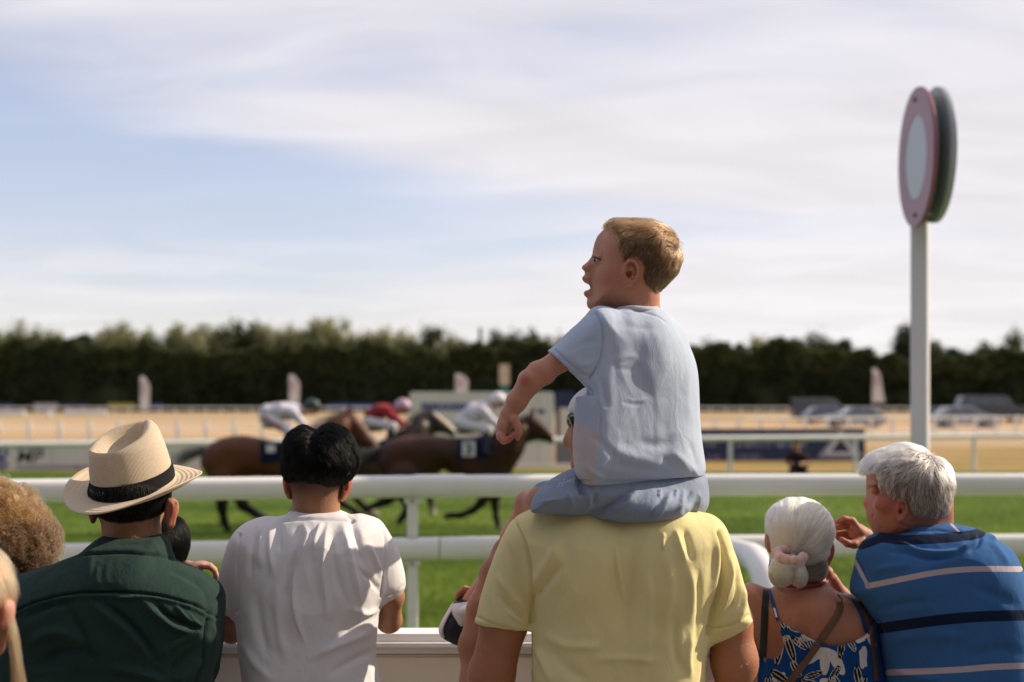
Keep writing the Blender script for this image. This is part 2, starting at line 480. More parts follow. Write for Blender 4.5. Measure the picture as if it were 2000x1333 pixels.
def folds(V, Q, strokes, wr=0.0, wsc=9.0, seed=1, facing=True, amp=1.0):
    """presses folds into cloth: each stroke = (points, width, depth in mm, taper)"""
    Nn = normals(V, Q); UV = toUV(V); disp = np.zeros(len(V))
    wface = np.clip(-Nn[:, 1]*1.6 + 0.35, 0, 1) if facing else 1.0
    for st in strokes:
        pts, w, a = st[:3]; taper = st[3] if len(st) > 3 else 1
        c = catmull(pts, False, 5) if len(pts) > 2 else np.array(pts, float)
        mn, mx_ = c.min(0)-3*w, c.max(0)+3*w
        m = (UV[:, 0] > mn[0]) & (UV[:, 0] < mx_[0]) & (UV[:, 1] > mn[1]) & (UV[:, 1] < mx_[1])
        idx = np.nonzero(m)[0]
        if not len(idx): continue
        d, al = seg_dist(UV[idx], c)
        tp = np.clip(np.minimum(al, 1-al)*4, 0, 1) if taper == 1 else (np.clip((1-al)*2, 0, 1) if taper == 2 else 1.0)
        disp[idx] += a*amp*0.0021*np.exp(-(d/(w*.85))**2)*tp
    disp = disp*wface
    if wr:
        S = V*np.array([1.6, 1.6, 0.8])
        n = vnoise(S, wsc, seed) + 0.5*vnoise(S + 0.3*vnoise(V, wsc*0.7, seed+3)[:, None], wsc*2.2, seed+1)
        disp = disp + wr*0.001*n
    return V + Nn*disp[:, None]

def join(*parts):
    VV = []; QQ = []; b = 0
    for V, Q in parts: VV.append(V); QQ.append(Q + b); b += len(V)
    return np.concatenate(VV), np.concatenate(QQ)

def setattr_f(o, name, vals):
    a = o.data.attributes.new(name, 'FLOAT', 'POINT'); a.data.foreach_set('value', np.asarray(vals, np.float32))

def inpoly(UV, pts, sub=4):
    """signed distance in picture units of points to a traced outline, positive inside"""
    P = catmull(pts, True, sub) if sub > 1 else np.array(pts, float)
    d, _ = seg_dist(UV, np.vstack([P, P[:1]])); ins = np.zeros(len(UV), bool); n = len(P)
    for i in range(n):
        a, b = P[i], P[(i+1) % n]
        if abs(b[1]-a[1]) < 1e-9: continue
        ins ^= ((UV[:, 1] >= a[1]) != (UV[:, 1] >= b[1])) & (UV[:, 0] < (b[0]-a[0])*(UV[:, 1]-a[1])/(b[1]-a[1])+a[0])
    return np.where(ins, d, -d)

def strands(name, V, Q, mat, parent, n, length, dirf, rad=0.00035, seg=6, lift=0.25, mask=None, jitter=0.25, curl=0.0, curlf=60.0,
            gravity=0.0, hug=0.0015, lenvar=0.35, seed=3, clump=0.0, tip=0.35, helix=0.0, hturn=3.0, hover=0.0):
    """real hair: n thin curves rooted on the surface V, Q, combed along dirf(points)->vectors"""
    rg = np.random.default_rng(seed)
    a, b, c, d = V[Q[:, 0]], V[Q[:, 1]], V[Q[:, 2]], V[Q[:, 3]]
    cen = (a+b+c+d)/4; nr = np.cross(c-a, d-b); ar = np.linalg.norm(nr, axis=1); nr = nr/np.maximum(ar, 1e-12)[:, None]
    w = ar.copy()
    if mask is not None: w = w*mask(cen, nr)
    w = w/w.sum()
    k = rg.choice(len(Q), n, p=w)
    s1, s2 = rg.random(n), rg.random(n)
    P = (a[k]*(1-s1)[:, None]+b[k]*s1[:, None])*(1-s2)[:, None] + (d[k]*(1-s1)[:, None]+c[k]*s1[:, None])*s2[:, None]
    Nn = nr[k]
    tree = BVHTree.FromPolygons([tuple(v) for v in V], [tuple(int(i) for i in q) for q in Q])
    if callable(length): L = length(P)
    else: L = np.full(n, length)
    L = L*(1 - lenvar*rg.random(n)); step = L/(seg-1)
    out = np.zeros((n, seg, 3)); out[:, 0] = P; cur = P.copy(); curN = Nn.copy()
    ph = rg.random(n)*6.28; jv = rg.normal(size=(n, 3))*jitter
    if clump: jv = jv*(1-clump) + clump*np.stack([vnoise(P, 90, 5), vnoise(P, 90, 6), vnoise(P, 90, 7)], 1)*jitter*3
    for i in range(1, seg):
        D = dirf(cur) + jv
        D[:, 2] -= gravity*i/seg
        D = D - np.einsum('ij,ij->i', D, curN)[:, None]*curN
        D = D/np.maximum(np.linalg.norm(D, axis=1), 1e-6)[:, None]
        lf = lift*(1 - i/seg)
        D = D + curN*lf
        if curl:
            s_ = np.cross(D, curN); D = D + s_*(np.sin(ph+i*curlf/seg)*curl)[:, None] + curN*(np.cos(ph+i*curlf/seg)*curl)[:, None]
        D = D/np.linalg.norm(D, axis=1)[:, None]
        cur = cur + D*step[:, None]
        for j in range(n):
            co, no, _, dist = tree.find_nearest(cur[j])
            if co is None: continue
            v = cur[j]-np.array(co); nn = np.array(no); h_ = v@nn
            if h_ < hug: cur[j] += nn*(hug-h_)
            curN[j] = nn
        out[:, i] = cur
    if helix:
        cl = np.stack([vnoise(P, 38, 15), vnoise(P, 38, 16), vnoise(P, 38, 17)], 1)
        for i in range(seg):
            f_ = i/(seg-1); ang = cl[:, 0]*9 + hturn*6.28*f_*(1+.4*cl[:, 1]) + ph*.12
            e1 = Nn; e2 = np.cross(Nn, np.array((.3, .2, 1.0))); e2 = e2/np.maximum(np.linalg.norm(e2, axis=1), 1e-6)[:, None]
            amp = helix*min(1, f_*3)*(.6+.5*np.abs(cl[:, 2]))
            out[:, i] += e1*(np.cos(ang)*amp)[:, None] + e2*(np.sin(ang)*amp)[:, None] + Nn*(hover*min(1, f_*2.5)*(.3+np.abs(cl[:, 1])*1.5))[:, None]
    return curves_obj(name, out, rad, mat, parent, tip)

def curves_obj(name, out, rad, mat, parent, tip=0.35):
    n, seg = out.shape[:2]
    cu = bpy.data.hair_curves.new(name); cu.add_curves([seg]*n)
    pl = np.array(wloc(parent)) if parent is not None else np.zeros(3)
    cu.attributes['position'].data.foreach_set('vector', (out-pl).astype(np.float32).ravel())
    ra = cu.attributes.get('radius') or cu.attributes.new('radius', 'FLOAT', 'POINT')
    prof = np.linspace(1, tip, seg)
    rr = np.asarray(rad)
    ra.data.foreach_set('value', (np.ones((n, 1))*rr.reshape(-1, 1)*prof[None, :]).astype(np.float32).ravel())
    cu.materials.append(mat)
    o = bpy.data.objects.new(name, cu); COL.objects.link(o)
    if parent is not None: o.parent = parent
    return o

# ================================================================== the place
def sheet(name, x0, x1, y0, y1, z, mat, nx=1, ny=1, edge=0.0):
    xs = np.linspace(x0, x1, nx+1); ys = np.linspace(y0, y1, ny+1)
    V = []
    for j, y in enumerate(ys):
        for i, x in enumerate(xs):
            yy = y
            if edge and j == ny: yy = y + edge*(math.sin(x*0.7)+0.6*math.sin(x*1.9+1)+.4*math.sin(x*4.3))
            V.append((x, yy, z))
    Fq = [(j*(nx+1)+i, j*(nx+1)+i+1, (j+1)*(nx+1)+i+1, (j+1)*(nx+1)+i) for j in range(ny) for i in range(nx)]
    return tag(mk(name, V, Fq, mat, None, False), kind='structure')

def ground_material(name, c1, c2, c3, s1, s2, stretch=(1, 1, 1), bump=0.6, bs=30, rough=0.95, trans=0.0):
    m = material(name, c1, rough=rough, col2=c2, scale=s1, bump=bump, bscale=bs, spec=0.1, stretch=stretch, detail=8, trans=trans)
    t = m.node_tree; b = t.nodes['Principled BSDF']
    c = N(t, 'ShaderNodeTexCoord'); mp_ = N(t, 'ShaderNodeMapping'); t.links.new(c.outputs['Object'], mp_.inputs[0]); mp_.inputs['Scale'].default_value = stretch
    n = N(t, 'ShaderNodeTexNoise', i_Scale=s2, i_Detail=5.0); t.links.new(mp_.outputs[0], n.inputs['Vector'])
    r = N(t, 'ShaderNodeMapRange', i_1=0.42, i_2=0.66); t.links.new(n.outputs[0], r.inputs[0])
    mx = N(t, 'ShaderNodeMix', data_type='RGBA'); t.links.new(r.outputs[0], mx.inputs[0])
    t.links.new(b.inputs['Base Color'].links[0].from_socket, mx.inputs[6]); mx.inputs[7].default_value = (*c3, 1)
    t.links.new(mx.outputs[2], b.inputs['Base Color'])
    return m

m_dry = ground_material('dry_grass', (0.39, 0.28, 0.165), (0.44, 0.31, 0.18), (0.31, 0.24, 0.135), 0.25, 0.06, (0.35, 1, 1), 0.5, 6)
m_dry2 = ground_material('dry_verge', (0.30, 0.20, 0.075), (0.40, 0.24, 0.10), (0.20, 0.17, 0.05), 0.9, 0.28, (0.4, 1, 1), 0.6, 12)
m_sand = ground_material('pale_track', (0.46, 0.34, 0.22), (0.52, 0.37, 0.22), (0.42, 0.26, 0.12), 0.3, 0.12, (0.2, 1, 1), 0.4, 8)
m_turf = ground_material('turf', (0.085, 0.145, 0.022), (0.135, 0.195, 0.034), (0.040, 0.085, 0.014), 0.9, 0.30, (0.45, 1.25, 1), 0.9, 26)
m_turf2 = ground_material('turf_blade', (0.14, 0.20, 0.028), (0.20, 0.255, 0.045), (0.065, 0.115, 0.018), 0.9, 0.30, (0.45, 1.25, 1), trans=0.5, bump=0)
m_pave = ground_material('paving', (0.20, 0.19, 0.18), (0.26, 0.25, 0.23), (0.16, 0.15, 0.14), 6, 1.2)
sheet('ground', -1500, 1500, -40, 3000, 0.0, m_dry)
sheet('verge', -70, 80, 30, 56, 0.004, m_dry2, 80, 1, 0.5)
sheet('turf', -70, 80, 4.4, 37.3, 0.008, m_turf, 120, 1, 0.30)
sheet('racetrack', -140, 60, 72, 122, 0.004, m_sand, 60, 1, 0.8)
pv = MB().box((-45, -40, -0.05), (45, 4.35, 0.15), 0.0).build('paving', m_pave); tag(pv, kind='structure')

# turf blades: tufts of upright blades on the course in the strip the picture looks down on
def blades(n, y0, y1, h, w, seed):
    rg = np.random.default_rng(seed)
    y = y0*(y1/y0)**rg.random(n); x = (rg.random(n)-.5)*y*0.80
    a = rg.random(n)*6.28; hh = h*(0.6+0.8*rg.random(n)); lx, ly = rg.normal(size=n)*h*.45, rg.normal(size=n)*h*.45
    dx, dy = np.cos(a)*w/2, np.sin(a)*w/2
    V = np.zeros((n, 3, 3)); V[:, 0] = np.stack([x-dx, y-dy, np.full(n, 0.006)], 1); V[:, 1] = np.stack([x+dx, y+dy, np.full(n, 0.006)], 1)
    V[:, 2] = np.stack([x+lx, y+ly, hh], 1)
    return V.reshape(-1, 3), np.arange(n*3).reshape(n, 3)
V, Fq = blades(150000, 8.5, 36.5, 0.055, 0.016, 3)
tag(mk('grass', V, Fq, m_turf2, None, False), 'short green racecourse turf with mown blades', kind='stuff')

# ---- foliage
def leafcloud(n, sampler, size, rg, up=0.3):
    P = sampler(n, rg)
    a = rg.normal(size=(n, 3)); a[:, 2] *= 0.7; a /= np.linalg.norm(a, axis=1)[:, None]
    b = np.cross(a, rg.normal(size=(n, 3))); b /= np.linalg.norm(b, axis=1)[:, None]
    s = size*(0.5+rg.random(n))[:, None]
    V = np.stack([P-a*s, P-b*s*.6, P+a*s, P+b*s*.6], 1).reshape(-1, 3)
    return V, np.arange(n*4).reshape(n, 4)

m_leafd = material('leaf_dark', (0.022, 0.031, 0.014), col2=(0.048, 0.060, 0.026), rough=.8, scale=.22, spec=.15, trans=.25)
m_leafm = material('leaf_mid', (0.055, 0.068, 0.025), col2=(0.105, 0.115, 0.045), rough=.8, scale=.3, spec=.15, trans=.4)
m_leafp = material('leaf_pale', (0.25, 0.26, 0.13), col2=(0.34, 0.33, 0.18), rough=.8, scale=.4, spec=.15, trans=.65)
m_bark = material('bark', (0.12, 0.095, 0.07), rough=.95, var=.3, scale=3, bump=.5, bscale=8)

HY = 216.0
pxm = HY/FPX
def hedge_top(x):     # height of the belt of woodland along its length
    u = 1000 + x/pxm
    base = np.interp(u, [-300, 0, 150, 300, 520, 700, 900, 1060, 1350, 1500, 1700, 1780, 1950, 2300], [683, 688, 686, 690, 692, 688, 692, 693, 694, 690, 700, 704, 698, 700])
    return CAMZ + (HOR-base)*pxm + 1.3*vnoise(np.stack([np.atleast_1d(x)*1.0, np.atleast_1d(x)*0, np.atleast_1d(x)*0], 1), .16, 2)[(0 if np.isscalar(x) else slice(None))] + 0.9*vnoise(np.stack([np.atleast_1d(x)*1.0, np.atleast_1d(x)*0, np.atleast_1d(x)*0], 1), .6, 4)[(0 if np.isscalar(x) else slice(None))]
X0, X1 = -170.0, 170.0
core = []; CF = []; nxh = 340
xs = np.linspace(X0, X1, nxh+1); prof = [(-3.2, 0), (-3.4, .35), (-3.0, .72), (-1.4, .93), (1.4, .93), (3.0, .7), (3.2, 0)]
for i, x in enumerate(xs):
    t_ = hedge_top(x)
    for (yy, zz_) in prof: core.append((x, HY + yy + .35*math.sin(x*1.1+zz_*5), zz_*t_*0.95))
for i in range(nxh):
    for k in range(len(prof)-1):
        a = i*len(prof)+k; CF.append((a, a+1, a+1+len(prof), a+len(prof)))
wood = mk('woodland', core, CF, m_leafd, None, True)
tag(wood, 'dark belt of dense trees closing off the far side of the racecourse', kind='stuff')
def smp(n, rg):
    x = X0 + (X1-X0)*rg.random(n); t_ = hedge_top(x); q = rg.random(n)
    z = np.where(q < .62, rg.random(n)*t_, t_*(.86+.2*rg.random(n)**1.5)); y = HY + np.where(q < .62, -3.3 - rg.random(n)*1.2, (rg.random(n)-.5)*7)
    cl = vnoise(np.stack([x, y*0, z], 1), .30, 3); return np.stack([x, y - cl*1.8, z + cl*.6], 1)
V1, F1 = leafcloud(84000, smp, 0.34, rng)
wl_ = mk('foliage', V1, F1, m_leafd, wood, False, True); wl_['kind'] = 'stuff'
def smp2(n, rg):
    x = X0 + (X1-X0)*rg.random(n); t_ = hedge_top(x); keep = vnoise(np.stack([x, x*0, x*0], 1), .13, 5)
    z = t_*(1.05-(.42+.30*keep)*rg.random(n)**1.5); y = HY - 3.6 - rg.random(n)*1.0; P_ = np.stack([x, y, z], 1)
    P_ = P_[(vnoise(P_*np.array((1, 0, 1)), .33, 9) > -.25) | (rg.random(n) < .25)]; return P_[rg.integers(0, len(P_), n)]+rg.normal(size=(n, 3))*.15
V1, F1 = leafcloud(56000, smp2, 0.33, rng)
wl2 = mk('sun_toned_foliage', V1, F1, m_leafm, wood, False, True); wl2['kind'] = 'stuff'  # lighter leaves towards the top: sunlight put into the leaf colour

def crown_mesh(kind, seed, W, H):
    """crown of real width W and tree height H"""
    rg = np.random.default_rng(seed)
    if kind == 'sparse':
        cl = rg.normal(size=(30, 3))*np.array([.30*W, .30*W, .13*H]); cl[:, 2] += .70*H
        cl[:, 2] = np.minimum(cl[:, 2], .97*H)
        def s_(n, r):
            k = r.integers(0, len(cl), n); return cl[k] + r.normal(size=(n, 3))*np.array([.55, .55, .75])
        return leafcloud(5600, s_, .22, rg)
    if kind == 'conifer':
        def s_(n, r):
            z = r.random(n)**.8; ra = (1-z)*.5*W*(.55+.45*r.random(n))*(1+.2*np.sin(z*40)); a = r.random(n)*6.28
            return np.stack([np.cos(a)*ra, np.sin(a)*ra, (.08+z*.92)*H], 1)
        return leafcloud(2400, s_, .22, rg)
    nb_ = 20
    cl = rg.normal(size=(nb_, 3)); cl /= np.linalg.norm(cl, axis=1)[:, None]; cl = cl*np.array([.36*W, .36*W, .20*H])*(.5+.5*rg.random((nb_, 1))); cl[:, 2] += .72*H
    rs_ = W*(.12+.12*rg.random(nb_))
    def s_(n, r):
        k = r.integers(0, len(cl), n); v = r.normal(size=(n, 3)); v /= np.linalg.norm(v, axis=1)[:, None]
        return cl[k] + v*(rs_[k][:, None]*r.random((n, 1))**.4)
    return leafcloud(3000, s_, .24, rg)

def trunk_mesh(seed, kind):
    rg = random.Random(seed); b = MB()
    b.tube([(0, 0, 0), (.01, 0, .3), (-.01, .01, .6), (0, 0, .9)], [.030, .023, .015, .005], 8)
    for k in range(9 if kind != 'conifer' else 4):
        z = .32+.055*k; a = rg.random()*6.28; l = .20+.12*rg.random()
        b.tube([(0, 0, z), (math.cos(a)*l*.5, math.sin(a)*l*.5, z+.09), (math.cos(a)*l, math.sin(a)*l, z+.22)], [.010, .006, .002], 5)
    return b

trees = [  # u, top v, width px, kind, dye, distance offset
 (-20,650,60,'sparse','p',8),(18,646,46,'sparse','p',9),(58,662,44,'sparse','m',7),(98,654,40,'sparse','p',10),(160,637,50,'dense','d',2),(204,650,44,'sparse','p',8),
 (248,648,46,'sparse','p',11),(292,652,42,'sparse','p',8),(338,656,44,'sparse','p',10),(382,644,46,'sparse','p',7),(428,640,46,'sparse','p',9),(474,645,42,'sparse','m',10),
 (518,653,40,'sparse','p',8),(560,648,44,'sparse','p',11),(604,640,46,'sparse','p',7),(650,641,46,'sparse','p',10),(700,645,46,'sparse','p',8),(744,652,42,'sparse','p',9),
 (790,662,42,'sparse','p',10),(834,660,44,'sparse','m',8),(874,664,36,'sparse','p',7),(905,670,30,'sparse','m',9),(938,646,30,'conifer','d',4),(968,662,34,'sparse','m',8),
 (1006,668,40,'sparse','m',9),(1048,660,36,'sparse','m',7),(1092,674,40,'sparse','m',9),(1352,664,44,'dense','m',3),(1392,684,30,'sparse','m',8),(1442,664,40,'dense','d',6),
 (1492,668,42,'sparse','p',9),(1534,664,44,'sparse','m',7),(1560,656,54,'dense','m',6),(1596,668,44,'sparse','m',9),(1640,652,66,'dense','d',2),(1690,678,40,'dense','m',5),
 (1770,655,30,'sparse','d',6),(1828,688,36,'sparse','m',8),(1872,677,66,'dense','g',-2),(1925,678,42,'sparse','m',8),(1984,668,40,'sparse','m',6),(2030,672,46,'dense','d',6)]
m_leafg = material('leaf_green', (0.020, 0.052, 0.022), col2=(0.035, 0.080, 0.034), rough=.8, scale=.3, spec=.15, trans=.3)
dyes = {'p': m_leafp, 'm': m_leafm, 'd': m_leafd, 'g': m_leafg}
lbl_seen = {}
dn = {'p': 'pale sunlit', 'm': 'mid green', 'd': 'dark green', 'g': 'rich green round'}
kn = {'sparse': 'thin airy', 'dense': 'bushy', 'conifer': 'narrow pointed'}
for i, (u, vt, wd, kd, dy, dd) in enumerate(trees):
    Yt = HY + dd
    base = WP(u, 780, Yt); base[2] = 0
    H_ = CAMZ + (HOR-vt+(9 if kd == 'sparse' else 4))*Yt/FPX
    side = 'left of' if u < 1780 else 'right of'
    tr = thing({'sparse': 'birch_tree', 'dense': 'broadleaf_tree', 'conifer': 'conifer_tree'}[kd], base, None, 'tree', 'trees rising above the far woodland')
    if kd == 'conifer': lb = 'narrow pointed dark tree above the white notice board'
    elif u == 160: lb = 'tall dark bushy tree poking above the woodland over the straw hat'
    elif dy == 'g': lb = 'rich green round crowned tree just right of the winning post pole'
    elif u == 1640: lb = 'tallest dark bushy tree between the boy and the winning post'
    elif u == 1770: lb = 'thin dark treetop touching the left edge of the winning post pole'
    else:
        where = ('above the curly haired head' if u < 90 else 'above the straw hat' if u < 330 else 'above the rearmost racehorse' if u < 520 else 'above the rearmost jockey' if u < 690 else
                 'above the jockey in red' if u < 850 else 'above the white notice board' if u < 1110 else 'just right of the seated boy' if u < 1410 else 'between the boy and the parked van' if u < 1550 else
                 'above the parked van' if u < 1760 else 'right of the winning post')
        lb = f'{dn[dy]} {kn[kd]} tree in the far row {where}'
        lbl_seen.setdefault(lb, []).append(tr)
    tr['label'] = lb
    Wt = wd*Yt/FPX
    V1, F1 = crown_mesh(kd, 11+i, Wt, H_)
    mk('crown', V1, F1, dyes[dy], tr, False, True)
    t_ = trunk_mesh(5+i, kd); t_.V = [(x*H_*.6, y*H_*.6, z*H_) for x, y, z in t_.V]
    t_.build('trunk', m_bark, tr, True, True)

ordn = ['leftmost', 'second from left', 'third from left', 'fourth from left', 'fifth from left', 'sixth from left']
for lb, l in lbl_seen.items():
    if len(l) > 1:
        for i, t_ in enumerate(l): t_['label'] = lb.replace(' in the far row', ', ' + ordn[i] + ' of its kind', 1)

# ---- white plastic and painted metal
m_pvc = material('white_pvc', (0.76, 0.74, 0.72), rough=.42, col2=(.84, .82, .81), scale=2.2, spec=.40, bump=.10, bscale=14, detail=9, stretch=(.35, 1, 3))
m_pvc_old = material('weathered_white', (0.72, 0.70, 0.66), rough=.5, var=.06, scale=1.2, spec=.35)
m_panel = material('cream_board', (0.80, 0.74, 0.65), rough=.6, var=.05, scale=2.0, spec=.3, bump=.08, bscale=9)
m_dark = material('dark_gap', (0.03, 0.03, 0.03), rough=.9)
m_metal = material('grey_metal', (0.35, 0.36, 0.37), rough=.4, metal=.8, var=.05)

# tiered stand added behind the crowd, out of view, to darken the light that reaches the spectators' backs
m_conc = material('stand_concrete', (.13, .12, .115), rough=.9, var=.2, scale=1.5); m_roof = material('stand_roof', (.10, .11, .12), rough=.6); m_seat = material('stand_seats', (.03, .05, .09), rough=.6)
gs = thing('added_grandstand', (0, -18, .15), 'tiered stand with dark roof, added out of view to shade the spectators from behind', 'added_grandstand')
for k in range(9):
    MB().box((-42, -13-1.6*(k+1), .15), (42, -13-1.6*k, .6+.62*k), .0).build('tier', m_conc, gs)
    MB().box((-41, -13-1.6*k-.9, .6+.62*k+.005), (41, -13-1.6*k-.5, 1.0+.62*k), .03).build('seat_row', m_seat, gs)
MB().box((-43, -28.2, .15), (43, -27.5, 13.2)).build('back_wall', m_conc, gs)
MB().box((-44, -28.6, 13.2), (44, -12.2, 13.7), .05).build('roof', m_roof, gs)
for sx in (-43, 42.4): MB().box((sx, -27.48, .15), (sx+.6, -13, 13.15)).build('side_wall', m_conc, gs)
for x in range(-36, 37, 12): MB().tube([(x, -20, 4.0), (x, -20, 13.2)], .22, 12).build('column', m_roof, gs)

# crowd barrier the spectators lean on
fence = thing('crowd_barrier', (0, 3.75, 0.15), 'white topped cream panelled barrier the spectators lean on', 'barrier')
zt = CAMZ - (1235-HOR)*3.75/FPX
for k in range(-3, 3):
    x0, x1 = -0.52 + k*1.83, -0.52 + (k+1)*1.83
    if k == 0: x0, x1 = -0.52, 1.31
    MB().box((x0+.003, 3.70, zt-.052), (x1-.003, 3.84, zt), .021).build('top_rail', m_pvc, fence, 'auto')
    MB().box((x0+.004, 3.735, .22), (x1-.004, 3.775, zt-.058), .006).build('panel', m_panel, fence, 'auto')
for k in range(-3, 4):
    x = -0.52 + k*1.83
    MB().box((x-.04, 3.78, .15), (x+.04, 3.86, zt-.055), .008).build('post', m_pvc_old, fence, 'auto')
MB().box((-6.0, 3.78, zt-.060), (6.8, 3.80, zt-.0535)).build('joint_strip', m_dark, fence)

# double running rail at the edge of the course
def rail_y(x): return float(np.interp(x, [-2.9, 0, 2.7, 6], [7.03, 7.56, 7.66, 7.7]))
rr_ = thing('running_rail', (0, 7.56, 0.008), 'white double running rail along the near edge of the turf track', 'rail')
ztop = CAMZ - 147*7.56/FPX; zlow = CAMZ - 267*7.56/FPX
def oval_rail(name, x0, x1, yf, ztop_, h, w, mat, parent, n=18, step=.6):
    b = MB(); m_ = max(2, int((x1-x0)/step)); pts = []
    for i in range(m_+1):
        x = x0+(x1-x0)*i/m_; pts.append(Vector((x, yf(x), ztop_-h/2)))
    prof = []
    for k in range(n):                       # rounded shoulders, flatter front: a squared oval
        a = 2*math.pi*k/n; c, s_ = math.cos(a), math.sin(a)
        prof.append((math.copysign(abs(c)**.75, c)*w/2, math.copysign(abs(s_)**.7, s_)*h/2))
    V = []
    for i, p in enumerate(pts):
        for (a, c) in prof: V.append((p.x, p.y+a, p.z+c))
    Fq = [(i*n+k, i*n+(k+1) % n, (i+1)*n+(k+1) % n, (i+1)*n+k) for i in range(m_) for k in range(n)]
    Fq += [tuple(range(n)), tuple(range(m_*n+n-1, m_*n-1, -1))]
    b.add(V, Fq); return b.build(name, mat, parent, 'auto')
for j, (a, b_) in enumerate(((-8.0, -3.6), (-3.6, -0.38), (-0.38, 3.1), (3.1, 7.5))):
    oval_rail('upper_rail', a+.004, b_-.004, rail_y, ztop, .117, .10, m_pvc, rr_)
    oval_rail('lower_rail', a+.004, b_-.004, rail_y, zlow, .122, .10, m_pvc, rr_)
for x in (-3.6, -0.38, 3.1):
    oval_rail('joint_sleeve', x-.13, x+.13, rail_y, ztop+.004, .125, .108, m_pvc, rr_, step=.13)
for x in (-5.9, -3.15, -0.522, 2.15, 4.8):
    y = rail_y(x)
    MB().box((x-.028, y-.024, 0.0), (x+.028, y+.024, zlow-.12), .006).build('post', m_pvc, rr_, 'auto')
    MB().box((x-.028, y-.024, zlow+.002), (x+.028, y+.024, ztop-.115), .006).build('post', m_pvc, rr_, 'auto')
for x in (-3.15, -0.522, 2.15):
    y = rail_y(x)
    for zt__ in (ztop, zlow): MB().box((x-.045, y-.030, zt__-.150), (x+.045, y+.030, zt__-.112), .008).build('bracket', m_pvc_old, rr_, 'auto')
    for zt__ in (ztop, zlow): MB().tube([(x, y-.034, zt__-.132), (x, y-.022, zt__-.132)], .009, 10).build('bolt', m_metal, rr_, 'auto')
# swan-neck strut
gp = [WP(1418, 1068, 7.55), WP(1446, 1078, 7.3), WP(1472, 1090, 7.1), WP(1491, 1115, 6.9), WP(1502, 1165, 6.8)]
gp = catmull(gp, False, 5); last = gp[-1].copy(); gp = list(gp) + [np.array((last[0]+.02, last[1], .6)), np.array((last[0]+.02, last[1], 0.0))]
MB().tube(gp, [.050+.022*min(1, i/12) for i in range(len(gp))], 16).build('swan_neck_strut', m_pvc, rr_, True)

# rail on the far side of the turf
def far_y(x): return float(np.interp(x, [-12, 14], [30.6, 38.4]))
fr = thing('far_rail', (0, 34.2, 0), 'thin white rail across the far side of the green turf', 'rail')
for k in range(-5, 6):
    x0 = 2.1 + k*3.4
    b = MB(); ya, yb = far_y(x0), far_y(x0+3.4); zr = .98
    b.tube([(x0+.005, ya, zr-.07), (x0+3.395, yb, zr-.07)], .07, 12, .9); b.build('rail', m_pvc_old, fr, True)
    b = MB(); x = x0; b.tube([(x, far_y(x), 0), (x, far_y(x), zr-.10)], .055, 10); b.build('post', m_pvc_old, fr, True)

# slatted white fence beyond
def f2_y(x): return float(np.interp(x, [-24, 30], [62, 79]))
f2 = thing('track_fence', (0, 70, 0), 'white post fence between the near turf and the pale inner track', 'fence')
pm = MB().box((-.085, -.05, 0), (.085, .05, .95), .01).build('post', m_pvc_old, None, False); pmd = pm.data; bpy.data.objects.remove(pm)
k = 0; x = -25.0
while x < 31:
    sp_ = 1.22 if x < 10 else 1.24
    o = bpy.data.objects.new('post', pmd); COL.objects.link(o); o.parent = f2; o.location = (x-f2.location.x, f2_y(x)-f2.location.y, 0); x += sp_
for (za, ra) in ((.90, .045), (.14, .05)):
    MB().tube([(xx, f2_y(xx)-.07, za) for xx in np.linspace(12, 31, 12)], ra, 8).build('rail', m_pvc_old, f2, True)
MB().tube([(xx, f2_y(xx)-.07, .60) for xx in np.linspace(-25, 12, 20)], .03, 8).build('rail', m_pvc_old, f2, True)

f3 = thing('outer_fence', (0, 186, 0), 'long low white fence at the foot of the dark woodland', 'fence')
pm = MB().box((-.06, -.06, 0), (.06, .06, .72)).build('post', m_pvc_old); pmd = pm.data; bpy.data.objects.remove(pm)
for x in np.arange(-74, 76, 2.0):
    o = bpy.data.objects.new('post', pmd); COL.objects.link(o); o.parent = f3; o.location = (x, 0, 0)
MB().box((-75, 185.92, .72), (76, 186.08, .90)).build('rail', m_pvc_old, f3)

# ---- lettering
def text_mesh(s, h, extrude=.004, bold=0.0, shear=0.0):
    c = bpy.data.curves.new('lettering', 'FONT'); c.body = s; c.size = 1; c.extrude = extrude/h; c.offset = bold; c.shear = shear; c.resolution_u = 3
    o = bpy.data.objects.new('lettering', c); COL.objects.link(o)
    dg = bpy.context.evaluated_depsgraph_get(); me = bpy.data.meshes.new_from_object(o.evaluated_get(dg))
    V = np.zeros(len(me.vertices)*3); me.vertices.foreach_get('co', V); V = V.reshape(-1, 3)
    Fq = [tuple(p.vertices) for p in me.polygons]; bpy.data.objects.remove(o); bpy.data.meshes.remove(me)
    V = V - np.array([V[:, 0].min(), V[:, 1].min(), 0]); V = V/V[:, 1].max()
    return V, Fq
def lettering(s, lo, wdt, h, mat, parent, name='lettering', bold=0.02, shear=0.0, out=.006):
    """on a board facing the camera side (-Y): lo = lower left corner"""
    V, Fq = text_mesh(s, h, .003, bold, shear)
    W_ = V[:, 0].max(); P = np.stack([lo[0]+V[:, 0]/W_*wdt, lo[1]-out+V[:, 2]*h*0, lo[2]+V[:, 1]*h], 1)
    P[:, 1] = lo[1]-out - np.sign(V[:, 2])*.002
    return mk(name, P, Fq, mat, parent, False)

m_navy = material('navy_print', (0.022, 0.030, 0.085), rough=.6, var=.1)
m_white = material('white_print', (0.70, 0.68, 0.68), rough=.6, var=.04)
m_greyp = material('faded_print', (0.30, 0.30, 0.36), rough=.6, var=.04)
m_black = material('black_print', (0.020, 0.020, 0.022), rough=.6)
m_blue = material('blue_print', (0.03, 0.06, 0.22), rough=.6)
m_cream = material('pale_board', (0.63, 0.585, 0.53), rough=.6, var=.05, scale=.6)
m_teal = material('teal_paint', (0.02, 0.12, 0.12), rough=.6)

